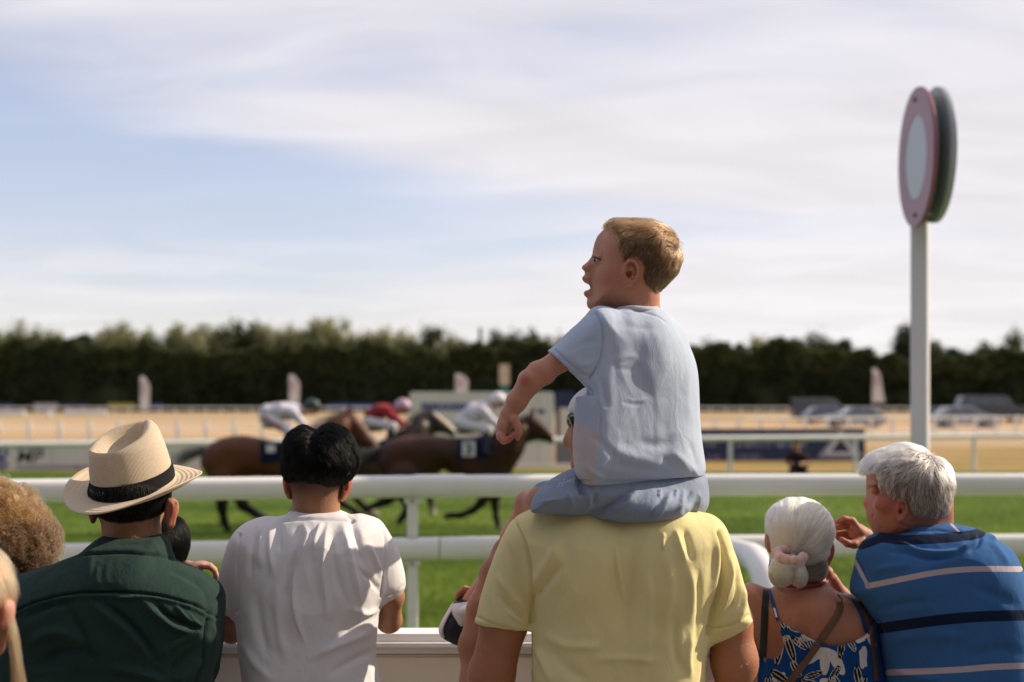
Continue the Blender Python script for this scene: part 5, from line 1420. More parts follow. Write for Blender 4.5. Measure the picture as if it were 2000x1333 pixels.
st = [([(166,1083),(205,1079),(252,1079),(300,1083),(338,1093)], 3.2, -3.5, 0), ([(30,1195),(70,1175),(120,1162),(180,1158),(225,1158),(280,1160),(330,1167),(380,1182),(420,1205)], 2.6, -3.0, 0),
 ([(30,1202),(70,1182),(120,1169),(180,1165),(225,1165),(280,1167),(330,1174),(380,1189),(420,1212)], 3.5, 2.0, 0), ([(222,1160),(236,1168),(262,1168),(272,1160)], 3, 2.5),
 ([(432,1160),(412,1190),(402,1240),(398,1290),(385,1333)], 3.2, -4, 0), ([(170,1175),(210,1200),(255,1235),(300,1290)], 9, 5), ([(190,1172),(235,1205),(275,1245),(310,1300)], 9, -4.5), ([(275,1170),(300,1195),(340,1225),(390,1240)], 7, 4.5),
 ([(300,1172),(330,1205),(385,1225)], 6, -4), ([(395,1235),(350,1250),(300,1290)], 7, 4), ([(398,1260),(360,1280),(320,1320)], 8, -4), ([(396,1285),(370,1310),(340,1333)], 7, 5), ([(340,1180),(365,1210),(395,1225)], 5, 3.5),
 ([(40,1215),(90,1185),(150,1175)], 8, -3), ([(50,1260),(110,1235),(180,1260)], 12, 4), ([(60,1310),(130,1270),(200,1290)], 12, -4), ([(130,1180),(160,1240),(190,1300)], 10, -3), ([(415,1210),(418,1250),(412,1290)], 5, 3), ([(330,1110),(370,1128),(400,1150)], 8, -2.5),
 ([(200,1300),(260,1310),(330,1333)], 9, 4), ([(365,1195),(380,1215),(398,1228)], 3.5, 3)]
V = folds(V, Q, st, 3.0, 9, 21, amp=1.35)
shirt = mk('shirt', V, Q, m_green, hm)
F = P.field(155, 930, 360, 1085, -.14, .14, .0032)
F.add(P.ell(255, 965, .015, 70, 60, .098)); F.add(P.cone((256, 990, .02, 56), (258, 1075, .015, 58)), .02); F.add(P.ell(255, 1000, .05, 62, 40, .06), .02)
F.add(P.poly([(327,975),(340,974),(348,985),(348,1000),(343,1015),(341,1028),(333,1034),(325,1026),(322,1000)], .022, .008, d=.0), .002)
F.add(P.cone((345, 982, -.012, 3.4), (338, 1026, -.012, 3.4)), .003)
F.add(P.poly([(172,980),(178,975),(186,985),(188,1010),(182,1024),(174,1005)], .022, .008, d=.0), .002)
V, Q = F.mesh(2)
F2 = P.field(-60, 1200, 460, 1420, .0, .50, .006)
for sg, uu in ((1, 400), (-1, 15)): P.chain(F2, [(uu, 1260, .08, 30), (uu-sg*20, 1290, .28, 28), (uu-sg*60, 1285, .42, 20), (uu-sg*90, 1280, .46, 16)], .02)
V2, Q2 = F2.mesh(1)
V, Q = join((V, Q), (V2, Q2)); b_ = mk('body', V, Q, sk_tan, hm)
set_masks(b_, V, lambda UV, V: blob(UV, 337, 1005, 12, 30, 1.1)+blob(UV, 300, 1040, 30, 12, .3), None)
m_gry = darkhair('dark_grey_hair', (.016, .015, .016), .3)
Fh = P.field(150, 930, 350, 1040, -.15, .15, .0034)
Fh.add(P.ell(254, 962, .005, 76, 64, .104)); Fh.clip(P.C(300, 1026, 0), (.10, -.25, -1)); Fh.sub(P.cone((334, 975, -.03, 12), (330, 1030, -.03, 14)), .003); Fh.clip(P.C(320, 1000, .05), (.6, .8, -.1)); Fh.clip(P.C(182, 1000, .05), (-.6, .8, -.1))
Vg, Qg = Fh.mesh(2); hb = mk('hair', Vg, Qg, m_blkb, hm)
strands('hair_strands', Vg, Qg, m_gry, hb, 6500, .020, lambda p: np.stack([-.12*np.ones(len(p)), 0*p[:, 0], -np.ones(len(p))], 1), .0003, 5, .3, lambda c, n: (n[:, 1] < .3)*1.0+.05, .3, clump=.6, seed=8)
# the hat
def hat_mesh(P, cu, cv, cd_, yaw, pitch, roll):
    nt = 96
    def ring(fx, fy, z, wob=lambda t: 0): return [(fx*math.sin(t), fy*math.cos(t), z+wob(t)) for t in [2*math.pi*i/nt for i in range(nt)]]
    a, b = .0800, .0975                                   # crown half width, half length
    rings = []
    curl = lambda k: (lambda t: k*(.022*math.sin(t)**2 - .010*math.cos(t)**2 - .004*math.cos(t)))
    for e in (-.0022, 0):                                  # underside of brim from crown outward, then top side back
        pass
    brim = [(0.0, 0), (.25, .03), (.5, .12), (.75, .36), (.92, .72), (1.0, 1.0)]
    bw = .064
    for f_, k in brim: rings.append(ring(a+bw*f_, b+bw*.88*f_, -.0022, curl(k)))
    rings.append(ring(a+bw+.0018, b+bw*.88+.0018, -.0002, curl(1.0)))
    for f_, k in brim[::-1]: rings.append(ring(a+bw*f_, b+bw*.88*f_, .0010, curl(k)))
    # crown wall, narrowing upward, taller at the front where it is pinched
    for f_ in (.04, .10, .2, .32, .45, .58, .7, .8, .88):
        z = .118*f_; r_ = 1-.06*f_-.14*f_**3
        R_ = []
        for i in range(nt):
            t = 2*math.pi*i/nt; fr = max(0, math.cos(t)); pinch = 1-.20*f_**2*math.exp(-((abs((t+math.pi) % (2*math.pi)-math.pi)-.62)/.36)**2)
            R_.append((a*r_*math.sin(t)*pinch*(1-.18*fr**2*f_), b*r_*math.cos(t)*(1+.02*f_), z*(1+.10*fr*f_)+.003))
        rings.append(R_)
    for rr_, lift in ((.90, .97), (.80, 1.0), (.66, .985), (.52, .95), (.38, .92), (.25, .90), (.12, .89), (.01, .885)):
        R_ = []
        for i in range(nt):
            t = 2*math.pi*i/nt; fr = max(0, math.cos(t)); q0 = 1-.06-.14
            pinch = 1-.20*math.exp(-((abs((t+math.pi) % (2*math.pi)-math.pi)-.62)/.36)**2)*rr_**2
            x = a*.80*rr_*math.sin(t)*pinch*(1-.18*fr**2); y = b*.86*rr_*math.cos(t)
            # teardrop dent: round at the back, drawn to a point at the front
            yy = (y+.010)/.072; wv = .044*max(.04, (1-((yy+.25)/1.28)**2))*(1-.45*max(0, yy)) if abs((yy+.25)/1.28) < 1 else .001
            dn_ = math.exp(-(x/max(wv, .003))**4)*(1 if abs((yy+.25)/1.28) < 1 else 0)
            dn_ *= min(1, (1-abs((yy+.25)/1.28))*4)
            R_.append((x, y, .118*lift+.012*fr*rr_ - .030*dn_ + .003))
        rings.append(R_)
    V = np.array([p for r_ in rings for p in r_]); n = len(rings)
    Fq = [(i*nt+k, i*nt+(k+1) % nt, (i+1)*nt+(k+1) % nt, (i+1)*nt+k) for i in range(n-1) for k in range(nt)]
    # local coordinates for the weave
    M_ = Euler((pitch, roll, yaw), 'YXZ').to_matrix() if False else (Matrix.Rotation(roll, 3, 'Y') @ Matrix.Rotation(pitch, 3, 'X') @ Matrix.Rotation(yaw, 3, 'Z'))
    Mx = np.array(M_); c = P.C(cu, cv, cd_)
    return (V@Mx.T)+c, Fq, rings, Mx, c, nt
V, Fq, rings, Mx, hc, nt = hat_mesh(P, 261, 948, .0, R(-34), R(18), R(-5))
m_straw = material('straw', (.70, .56, .40), col2=(.80, .66, .49), rough=.75, scale=180, spec=.25, sss=0, trans=.22)
t = m_straw.node_tree; bs_ = t.nodes['Principled BSDF']
uvn = N(t, 'ShaderNodeAttribute', attribute_name='weave'); sx = N(t, 'ShaderNodeSeparateXYZ'); t.links.new(uvn.outputs['Vector'], sx.inputs[0])
wa = M(t, 'SINE', M(t, 'MULTIPLY', sx.outputs[0], 1.0)); wb = M(t, 'SINE', M(t, 'MULTIPLY', sx.outputs[1], 1.0)); wv = M(t, 'MULTIPLY', wa, wb)
bp_ = N(t, 'ShaderNodeBump', i_Strength=.42, i_Distance=.0010); t.links.new(wv, bp_.inputs['Height']); t.links.new(bp_.outputs[0], bs_.inputs['Normal'])
hat = mk('hat', V, Fq, m_straw, hm)
at = hat.data.attributes.new('weave', 'FLOAT_VECTOR', 'POINT')
loc = (V-hc)@Mx; rad_ = np.hypot(loc[:, 0], loc[:, 1]); ang = np.arctan2(loc[:, 0], loc[:, 1])
wv_ = np.zeros((len(V), 3)); idx = np.arange(len(V)); rk = idx//nt
ang_i = (idx % nt)*2*math.pi/nt
wall = (rk >= 13) & (rk < 22)
wv_[:, 0] = np.where(rk < 13, rad_*620, np.where(wall, loc[:, 2]*1500 + ang_i*100, loc[:, 0]*1500+loc[:, 1]*900)); wv_[:, 1] = np.where(rk < 13, 1.57, np.where(wall, -loc[:, 2]*1500+ang_i*100, loc[:, 1]*1500-loc[:, 0]*900))
at.data.foreach_set('vector', wv_.astype(np.float32).ravel())
# band round the crown
V_ = []; zb = [(.0035, 1.022), (.012, 1.026), (.024, 1.014), (.031, 1.004), (.033, .985)]
for z, r_ in zb:
    for i in range(nt):
        tt = 2*math.pi*i/nt; V_.append((.0800*r_*math.sin(tt), .0975*r_*math.cos(tt), z))
V_ = np.array(V_)@Mx.T+hc; Fq = [(i*nt+k, i*nt+(k+1) % nt, (i+1)*nt+(k+1) % nt, (i+1)*nt+k) for i in range(len(zb)-1) for k in range(nt)]
m_band = cloth('black_band', (.016, .015, .016), wrinkle=.1)
band = mk('hat_band', V_, Fq, m_band, hat)
m_band_line = material('band_print', (.30, .31, .28), rough=.8)
# thin scribbled line printed on the band
ln = []
for i in range(26):
    tt = R(180-34-70+10) - i*.052; tt = math.pi+R(34) - .95 + i*.034; z = .016+.006*math.sin(i*1.7)+.003*math.sin(i*4.1); ln.append(np.array((.0800*1.031*math.sin(tt), .0975*1.031*math.cos(tt), z))@Mx.T+hc)
MB().tube(catmull(ln, False, 2), .00055, 5).build('scribble', m_band_line, hat, True)
V, Q = legs_mesh(P, 225, 1440, floor=.15); mk('trousers', V, Q, m_chino, hm); shoes(P, 225, .15, m_shoe, hm)

# ------------------------------------------------------------------ dark haired person beyond him
P = Px(3.5)
dp = person(318, 3.5, 'dark haired person mostly hidden behind the man in the straw hat, one hand raised')
hp = [(300,1016),(325,1008),(345,1014),(356,1028),(363,1045),(365,1062),(361,1084),(355,1102),(345,1125),(300,1130),(275,1100),(272,1050),(282,1026)]
hb, Vh, Qh = spine_hair('hair', P, hp, .10, .06, None, m_blkb, dp, extra=None)
strands('hair_strands', Vh, Qh, m_blk, hb, 3500, .05, lambda p: np.stack([.1*np.ones(len(p)), 0*p[:, 0], -np.ones(len(p))], 1), .00035, 5, .12, lambda c, n: (n[:, 1] < .3)*1.0+.02, .12, clump=.6, seed=9)
F = P.field(240, 1040, 450, 1200, -.12, .20, .0034)
F.add(P.ell(318, 1060, .03, 42, 46, .075)); F.add(P.cone((318, 1090, .02, 34), (318, 1160, .02, 38)), .02)
P.chain(F, [(340, 1180, .05, 26), (352, 1120, .0, 18), (366, 1106, -.03, 11.5)], .01)
F.add(P.ell(385, 1107, -.04, 24, 10.5, .025, -12), .010)
for i, (dd, dv) in enumerate(((-.062, 2), (-.046, 0), (-.030, -1), (-.016, 1))):
    P.chain(F, [(396, 1105+dv, dd, 5.4), (411, 1106+dv, dd, 5.6), (419, 1113+dv, dd, 5.2), (424-i, 1124+dv, dd, 4.8), (424-i, 1134+dv, dd, 4.2)], .0022)
P.chain(F, [(376, 1114, -.06, 7), (392, 1122, -.065, 5.5), (402, 1130, -.06, 4.6)], .004)
V, Q = F.mesh(2); b_ = mk('body', V, Q, sk_fair, dp); set_masks(b_, V, lambda UV, V: blob(UV, 412, 1112, 18, 16, .6), None)
F = P.field(200, 1120, 440, 1420, -.14, .2, .008)
F.add(P.poly([(280,1150),(318,1140),(356,1150),(390,1170),(400,1240),(385,1440),(250,1440),(238,1240),(248,1170)], .11, .08)); V, Q = F.mesh(2); mk('shirt', V, Q, m_blackcloth, dp)
V, Q = legs_mesh(P, 318, 1440, floor=.15); mk('trousers', V, Q, m_jean, dp)

# ------------------------------------------------------------------ curly haired woman at the left edge
P = Px(3.4)
cw = person(-30, 3.4, 'woman with tousled golden brown curls behind the left shoulder of the man in green')
m_curl = hairmat('golden_curls', (.19, .095, .035), .30, .5); m_curld = hairmat('brown_curls', (.045, .026, .015), .35, .4); m_curlb = material('hair_base_brown', (.030, .018, .010), rough=.8, var=.4, scale=40)
hp = [(-120,1030),(-100,985),(-60,960),(-15,955),(20,965),(46,985),(66,1010),(80,1036),(86,1062),(82,1090),(66,1112),(40,1130),(0,1140),(-70,1140),(-120,1090)]
hb, Vh, Qh = spine_hair('hair', P, hp, .13, .08, None, m_curlb, cw, h=.005, dd=(-.2, .2))
Vh = Vh + normals(Vh, Qh)*(.010*vnoise(Vh, 22, 6))[:, None]
def cf(p):
    UV = toUV(p); du = UV[:, 0]+25; dv = UV[:, 1]-945
    return np.stack([du/110+.4, 0*du-.2, -.25-dv/160], 1)
strands('golden_curls', Vh, Qh, m_curl, hb, 6500, .075, cf, .00045, 12, .35, lambda c, n: (toUV(c)[:, 1] < 1060)*(n[:, 1] < .5)*1.0, .12, clump=.95, seed=14, hug=.002, helix=.010, hturn=1.7, hover=.015)
strands('brown_curls', Vh, Qh, m_curld, hb, 7000, .07, cf, .00045, 12, .5, lambda c, n: (toUV(c)[:, 1] > 1010)*(n[:, 1] < .5)*1.0, .15, clump=.95, seed=15, hug=.002, helix=.010, hturn=2.6, hover=.013)
F = P.field(-160, 1000, 120, 1420, -.2, .25, .009); F.add(P.ell(-20, 1050, .02, 70, 85, .09)); F.add(P.cone((-20, 1100, .02, 42), (-20, 1180, .02, 48)), .02); V, Q = F.mesh(1); b_ = mk('body', V, Q, sk_fair, cw); set_masks(b_, V)
F = P.field(-220, 1120, 160, 1420, -.2, .25, .009); F.add(P.poly([(-70,1160),(-20,1150),(40,1160),(90,1185),(100,1260),(80,1440),(-120,1440),(-140,1260),(-130,1185)], .12, .08)); V, Q = F.mesh(1); mk('shirt', V, Q, m_jean, cw)
V, Q = legs_mesh(P, -20, 1440, floor=.15); mk('trousers', V, Q, m_blackcloth, cw)

# ------------------------------------------------------------------ fair haired woman nearest the camera
P = Px(2.2)
bw_ = person(-80, 2.2, 'out of focus fair haired woman cut off by the lower left edge')
m_fairh = hairmat('fair_hair', (.25, .15, .068), .35, .4); m_fairb = material('hair_base_fair', (.13, .08, .04), rough=.7, var=.3, scale=40)
F = P.field(-230, 1040, 70, 1420, -.16, .16, .0045)
F.add(P.ell(-78, 1170, 0, 90, 112, .095)); F.add(P.ell(-70, 1230, .02, 76, 90, .07), .02); F.add(P.cone((-80, 1260, 0, 52), (-85, 1400, 0, 56)), .02)
F.add(P.poly([(8,1176),(20,1172),(27,1182),(26,1205),(20,1222),(10,1232),(2,1215)], .020, .008, d=-.01), .003)
F.add(P.cone((2, 1215, .01, 14), (-10, 1262, .02, 20)), .01)
V, Q = F.mesh(2); b_ = mk('body', V, Q, sk_fair, bw_); set_masks(b_, V, lambda UV, V: blob(UV, 5, 1205, 22, 26, 1.0), None)
hp = [(-190,1140),(-150,1085),(-90,1062),(-45,1068),(-16,1090),(0,1116),(11,1145),(13,1168),(4,1182),(-5,1196),(-30,1300),(-60,1400),(-180,1400),(-200,1250)]
hb, Vh, Qh = spine_hair('hair', P, hp, .108, .07, None, m_fairb, bw_, h=.005, dd=(-.2, .15))
strands('hair_strands', Vh, Qh, m_fairh, hb, 5000, .08, lambda p: np.stack([.25*np.ones(len(p)), 0*p[:, 0], -.9*np.ones(len(p))], 1), .0004, 6, .12, lambda c, n: (n[:, 1] < .3)*1.0+.02, .14, clump=.6, seed=19)
rg = np.random.default_rng(3); out = np.zeros((700, 9, 3))
for i in range(700):
    s0, s1 = rg.normal(size=2)*.5
    for k in range(9):
        f_ = k/8; u = np.interp(f_, [0, .25, .6, 1], [14, 26, 37, 43]) + s0*(5+7*f_) + 2*math.sin(f_*9+s1*3); v = 1185+f_*215; out[i, k] = P.C(u, v, .0+s1*.02)
curves_obj('loose_lock', out, .00045, m_fairh, hb, .8)
F = P.field(-400, 1330, 60, 1640, -.2, .2, .012); F.add(P.poly([(-130,1385),(-80,1372),(-40,1385),(20,1420),(35,1520),(30,1660),(-230,1660),(-235,1520),(-210,1420)], .12, .08)); V, Q = F.mesh(1); mk('shirt', V, Q, m_blackcloth, bw_)
V, Q = legs_mesh(P, -85, 1640, floor=.15); mk('trousers', V, Q, m_jean, bw_)

# ------------------------------------------------------------------ white haired woman
P = Px(3.45)
ow = person(1600, 3.45, 'elderly woman in blue floral dress, white hair tied low with a pink scrunchie')
F = P.field(1430, 1040, 1740, 1420, -.20, .42, .0040)
F.add(P.poly([(1515,1150),(1560,1138),(1610,1142),(1640,1158),(1680,1168),(1704,1200),(1712,1260),(1716,1440),(1486,1440),(1484,1300),(1470,1230),(1455,1180),(1453,1148),(1468,1139),(1495,1148)], .115, .085))
F.add(P.ell(1570, 1215, -.05, 70, 60, .07), .04)
F.add(P.cone((1563, 1100, .02, 44), (1566, 1160, .01, 50)), .02)
F.add(P.ell(1560, 1050, .03, 58, 68, .085), .01); F.add(P.ell(1538, 1095, .07, 36, 40, .05), .02); F.add(P.ell(1512, 1112, .05, 11, 18, .03), .008)
P.chain(F, [(1468, 1175, .02, 24), (1466, 1260, .05, 25), (1480, 1330, .16, 24)], .02)
P.chain(F, [(1680, 1195, .02, 25), (1700, 1270, .05, 25), (1690, 1300, .2, 20), (1645, 1165, .22, 14), (1625, 1130, .20, 12)], .02)
F.add(P.ell(1616, 1120, .19, 13, 15, .02), .008)
F.sub(P.cone((1567, 1180, -.13, 4), (1570, 1260, -.13, 4)), .02)
V1, Q1 = F.mesh(2)
F = P.field(1485, 1035, 1640, 1120, -.06, .08, .0023)
F.add(P.poly([(1612,1060),(1622,1057),(1629,1066),(1628,1084),(1622,1100),(1613,1106),(1606,1092)], .018, .007, d=.0)); F.add(P.cone((1626, 1064, -.008, 2.8), (1619, 1100, -.008, 2.8)), .002)
F.add(P.poly([(1497,1043),(1494,1050),(1494,1064),(1498,1076),(1504,1080),(1506,1060)], .018, .007, d=.0))
V2, Q2 = F.mesh(2)
V, Q = join((V1, Q1), (V2, Q2)); b_ = mk('body', V, Q, sk_woman, ow); set_masks(b_, V, lambda UV, V: blob(UV, 1618, 1080, 12, 26, 1.1)+blob(UV, 1570, 1180, 60, 30, .25)+.3*np.clip(vnoise(V, 40, 3), 0, 1), None)
m_whh = hairmat('white_hair', (.88, .84, .72), .35, .08); m_whb = material('hair_base_white', (.72, .66, .52), rough=.7, var=.12, scale=50)
m_gh = hairmat('pepper_hair', (.20, .17, .14), .35, .5)
hp = [(1502,1060),(1500,1035),(1503,1010),(1515,990),(1535,977.5),(1560,972.6),(1588,977.5),(1610,993),(1622,1015),(1624.5,1040),(1618,1064),(1606,1090),(1580,1104),(1545,1106),(1518,1100),(1507,1080)]
hb, Vh, Qh = spine_hair('hair', P, hp, .108, .07, None, m_whb, ow)
UVh = toUV(Vh); th_h = np.arctan2(UVh[:, 0]-1542, 1110-UVh[:, 1]); grv = vnoise(np.stack([th_h*9, Vh[:, 1]*3, th_h*0], 1), 1.6, 4)+.6*vnoise(np.stack([th_h*9, Vh[:, 1]*3, th_h*0], 1), 5.0, 9)
Vn_ = Vh + normals(Vh, Qh)*(.0016*grv)[:, None]; hb.data.vertices.foreach_set('co', (Vn_-np.array(wloc(ow))).astype(np.float32).ravel()); Vh = Vn_
def owf(p):
    UV = toUV(p); return np.stack([(1542-UV[:, 0])/52.0, -.1+0*UV[:, 0], -(1096-UV[:, 1])/75.0-.1], 1)
strands('hair_strands', Vh, Qh, m_whh, hb, 11000, .055, owf, .00035, 7, .06, lambda c, n: (n[:, 1] < .4)*1.0+.05, .10, clump=.75, seed=21, hug=.001)
def dome_stray(cu, cv, ru, rv, n, mat, parent, Pf, L=.02, seed=1, dd=.05):
    rg = np.random.default_rng(seed); out = np.zeros((n, 7, 3))
    for i in range(n):
        a = R(rg.uniform(-170, -10)); p0 = Pf.C(cu+ru*math.cos(a), cv+rv*math.sin(a), (rg.random()-.5)*dd); l = L*rg.uniform(.4, 1.2)
        tdir = np.array((math.cos(a)*.5-math.sin(a)*rg.choice((-1, 1)), rg.normal()*.3, -math.sin(a)*.6+.2)); cu_ = rg.normal()*2
        for k in range(7):
            f_ = k/6; out[i, k] = p0 + tdir*l*f_ + np.array((math.sin(f_*3+cu_), 0, math.cos(f_*3+cu_)))*l*.22*f_
    curves_obj('flyaway_hair', out, .00011, mat, parent)
dome_stray(1563, 1036, 60, 60, 110, m_whh, hb, P, .016, 3)
F = P.field(1500, 1080, 1640, 1150, -.13, .08, .0035)      # darker hair of the nape
F.add(P.poly([(1560,1090),(1600,1086),(1614,1096),(1613,1120),(1600,1134),(1575,1138),(1562,1120)], .03, .02, d=-.035)); Vn, Qn = F.mesh(2); nb = mk('nape_hair', Vn, Qn, material('pepper_base', (.16, .13, .11), rough=.8, var=.4, scale=60), ow)
strands('nape_strands', Vn, Qn, m_gh, nb, 2200, .03, lambda p: np.stack([-np.ones(len(p)), 0*p[:, 0], .3-.5*np.ones(len(p))], 1), .00028, 5, .15, lambda c, n: (n[:, 1] < .2)*1.0, .3, clump=.5, seed=22)
# bun hanging from the scrunchie
F = P.field(1490, 1080, 1600, 1160, -.22, -.02, .0028)
F.add(P.ell(1527, 1118, -.125, 22, 26, .030, 8)); F.add(P.ell(1557, 1122, -.12, 17, 22, .027, -12), .006); F.add(P.ell(1540, 1100, -.115, 26, 14, .03), .01)
F.sub(P.cone((1541, 1104, -.160, 2.2), (1546, 1140, -.155, 2.5)), .006)
Vn, Qn = F.mesh(2); m_yelh = hairmat('yellowed_white_hair', (.76, .68, .46), .35, .2); bn = mk('bun', Vn, Qn, material('bun_base', (.42, .35, .21), rough=.7, var=.2, scale=60), ow)
strands('bun_strands', Vn, Qn, m_yelh, bn, 4500, .030, lambda p: np.stack([(toUV(p)[:, 0]-1541)/40, 0*p[:, 0], -np.ones(len(p))], 1), .00032, 6, .14, lambda c, n: (n[:, 1] < .5)*1.0, .2, clump=.7, seed=23)
m_scr = material('pink_velvet', (.58, .36, .33), rough=.8, var=.12, scale=60, sheen=.8, bump=.3, bscale=160)
F = P.field(1495, 1058, 1590, 1118, -.20, -.02, .0024)
rs = random.Random(5); pr = None
for i in range(15):
    a = 2*math.pi*i/14; u, v, dd = 1541+24*math.cos(a)+6*(math.cos(a) > 0)*.5, 1085+9.5*math.sin(a)+4*math.cos(a), -.108-.035*max(-.6, math.sin(a))
    F.add(P.ell(u+rs.uniform(-1, 1), v+rs.uniform(-1.2, 1.2), dd, 8.2+rs.uniform(-1, 1.6), 9.5+rs.uniform(-1, 1.5), .012, rs.uniform(-50, 50)), .004)
V, Q = F.mesh(1); V = V + normals(V, Q)*(.0009*vnoise(V, 210, 4))[:, None]; mk('scrunchie', V, Q, m_scr, ow)
# dress
m_dress = cloth('blue_dress', (0.008, 0.060, 0.235), wrinkle=.2, trans=.04)
attr_mix(m_dress, 'wht', (.66, .62, .60), -.25, .25); attr_mix(m_dress, 'blk', (.012, .012, .016), -.25, .25); attr_mix(m_dress, 'lin', (.55, .53, .50), -.2, .2)
F = P.field(1465, 1150, 1745, 1440, -.22, .20, .0030)
F.add(P.poly([(1515,1150),(1560,1138),(1610,1142),(1640,1158),(1680,1168),(1704,1200),(1712,1260),(1716,1440),(1486,1440),(1487,1300),(1500,1230),(1490,1180),(1490,1150)], .128, .085, grow=.005)); F.add(P.ell(1570, 1215, -.05, 74, 62, .084), .04); F.add(P.cone((1490, 1240, .0, 26), (1492, 1420, .02, 28)), .02)
top = catmull([(1518,1200),(1522,1210),(1535,1217),(1552,1227),(1578,1241),(1602,1250),(1622,1252),(1640,1249),(1665,1240),(1682,1232),(1692,1222),(1704,1210)], False, 4)
poly_keep = [(1470,1500)]+[(1478,1300),(1492,1262),(1505,1235),(1512,1216),(1516,1204)]+[tuple(p) for p in top]+[(1760,1200),(1760,1500)]
pk = np.stack([(np.array(poly_keep)[:, 0]-1000)/FPX*(P.Y-.05), CAMZ+(HOR-np.array(poly_keep)[:, 1])/FPX*(P.Y-.05)], 1)
X_, Y_, Z_ = F.grids(tuple(slice(0, len(a)) for a in F.ax)); F.D = np.maximum(F.D, poly_dist(X_, Z_, pk).astype(np.float32))
V, Q = F.mesh(2)
V = folds(V, Q, [([(1500,1280),(1510,1333)], 5, 3), ([(1620,1262),(1618,1300),(1624,1340)], 5, 3), ([(1640,1262),(1640,1320)], 5, -3), ([(1660,1256),(1665,1310)], 5, 3), ([(1545,1245),(1550,1320)], 7, -2)], 1.2, 12, 31)
dr = mk('dress', V, Q, m_dress, ow); UV = toUV(V)
def petal(u, v, L, wd_, ang):
    a = R(ang); du, dv = UV[:, 0]-u, UV[:, 1]-v; x = (du*math.cos(a)+dv*math.sin(a))/L; y = (-du*math.sin(a)+dv*math.cos(a))/wd_
    w_ = np.sqrt(np.clip(x*(1-x), 0, 1))*2*(1-.25*x)
    return np.where((x > 0) & (x < 1), (w_-np.abs(y))*wd_, -9.0), x, y
blk = np.full(len(UV), -9.0); wht = blk.copy(); lin = blk.copy()
for (u, v, L, w_, a) in ((1527,1240,62,9,100),(1535,1240,58,9,72),(1520,1242,50,8,125),(1548,1245,38,8,40),(1545,1243,30,6,160),(1576,1240,32,7,25),(1572,1238,30,6,120),(1578,1243,34,7,68),(1590,1238,30,6,150),
   (1505,1310,46,10,35),(1560,1330,50,9,15),(1545,1290,40,8,60),(1500,1320,40,8,90),(1646,1250,40,8,100),(1655,1245,34,7,60),(1570,1326,40,8,-20),(1640,1300,46,8,120),(1672,1300,46,9,80),(1540,1222,26,6,30),(1690,1320,40,9,110),(1527,1212,20,7,60),(1626,1320,36,8,60)):
    p_, x, y = petal(u, v, L, w_, a); blk = np.maximum(blk, p_*.35)
    edge = np.where((x > .05) & (x < .97), 1.1-np.abs(p_-.9), -9); vein = np.where((x > .1) & (x < .8), 1.0-np.abs(y)*w_*.9, -9); lin = np.maximum(lin, np.maximum(edge, vein*.9)*.5)
for (u, v, L, w_, a) in ((1582,1278,46,13,-5),(1612,1270,50,11,92),(1622,1270,56,12,62),(1600,1275,34,9,140),(1662,1240,30,9,20),(1672,1255,30,8,-40),(1664,1232,26,8,100),(1688,1262,46,8,95),(1680,1270,36,6,70),(1695,1240,30,7,60),(1508,1330,30,8,-30),(1600,1330,30,8,10),(1512,1262,26,5,110)):
    p_, x, y = petal(u, v, L, w_, a); wht = np.maximum(wht, p_*.35)
setattr_f(dr, 'blk', blk); setattr_f(dr, 'wht', wht); setattr_f(dr, 'lin', lin)
tr_ = BVHTree.FromPolygons([tuple(v) for v in np.vstack([V1, V])], [tuple(int(i) for i in q_) for q_ in Q1]+[tuple(int(i)+len(V1) for i in q_) for q_ in Q])
def ribbon(name, pts, w, mat, parent, th=.0022, off=.0016, wfun=None):
    cc = catmull(pts, False, 6); V_ = []; Fq = []; rows = 0
    for i, (u, v) in enumerate(cc):
        a = cc[max(i-1, 0)]; b = cc[min(i+1, len(cc)-1)]; d_ = b-a; d_ = d_/np.linalg.norm(d_); nrm_ = np.array((-d_[1], d_[0]))
        row = []
        for s_ in (-.5, -.25, 0, .25, .5):
            p = (u+nrm_[0]*w*s_, v+nrm_[1]*w*s_); o_ = Vector((0, 0, CAMZ)); dd = (Vector(P.C(*p))-o_).normalized(); h_ = tr_.ray_cast(o_, dd)
            row.append(h_[0]-dd*(off+th*(1-abs(s_)*.8)) if h_[0] is not None else None)
        if any(r is None for r in row):
            ok = [r for r in row if r is not None]
            if not ok: continue
            row = [r if r is not None else ok[0] for r in row]
        V_ += [tuple(r) for r in row]; V_ += [tuple(r+Vector((0, th+off, 0))) for r in row]; rows += 1
    for i in range(rows-1):
        for k in range(4): Fq.append((i*10+k, i*10+k+1, i*10+k+11, i*10+k+10)); Fq.append((i*10+k+5, i*10+k+15, i*10+k+16, i*10+k+6))
        Fq.append((i*10, i*10+10, i*10+15, i*10+5)); Fq.append((i*10+4, i*10+9, i*10+19, i*10+14))
    if rows > 1: Fq += [(0, 5, 6, 7, 8, 9, 4, 3, 2, 1), tuple((rows-1)*10+i for i in (0, 1, 2, 3, 4, 9, 8, 7, 6, 5))]
    return MB().add(V_, Fq).build(name, mat, parent, True)
m_strapb = material('black_strap', (.010, .010, .012), rough=.6); m_strapt = material('tan_strap', (.13, .065, .035), rough=.55, var=.12, scale=30); m_blues = material('blue_strap', (.008, .05, .20), rough=.7)
ribbon('black_strap', [(1497,1152),(1494,1190),(1492,1230),(1489,1285)], 13, m_strapb, ow)
ribbon('dress_strap', [(1502,1152),(1509,1175),(1516,1200),(1520,1212)], 7, m_blues, ow); ribbon('painted_strap_highlight', [(1512,1188),(1517,1206)], 3.5, m_white, ow, off=.004)  # short white ribbon paints a highlight onto the blue strap
ribbon('dress_strap', [(1659,1162),(1672,1180),(1684,1205),(1692,1235)], 7, m_blues, ow)
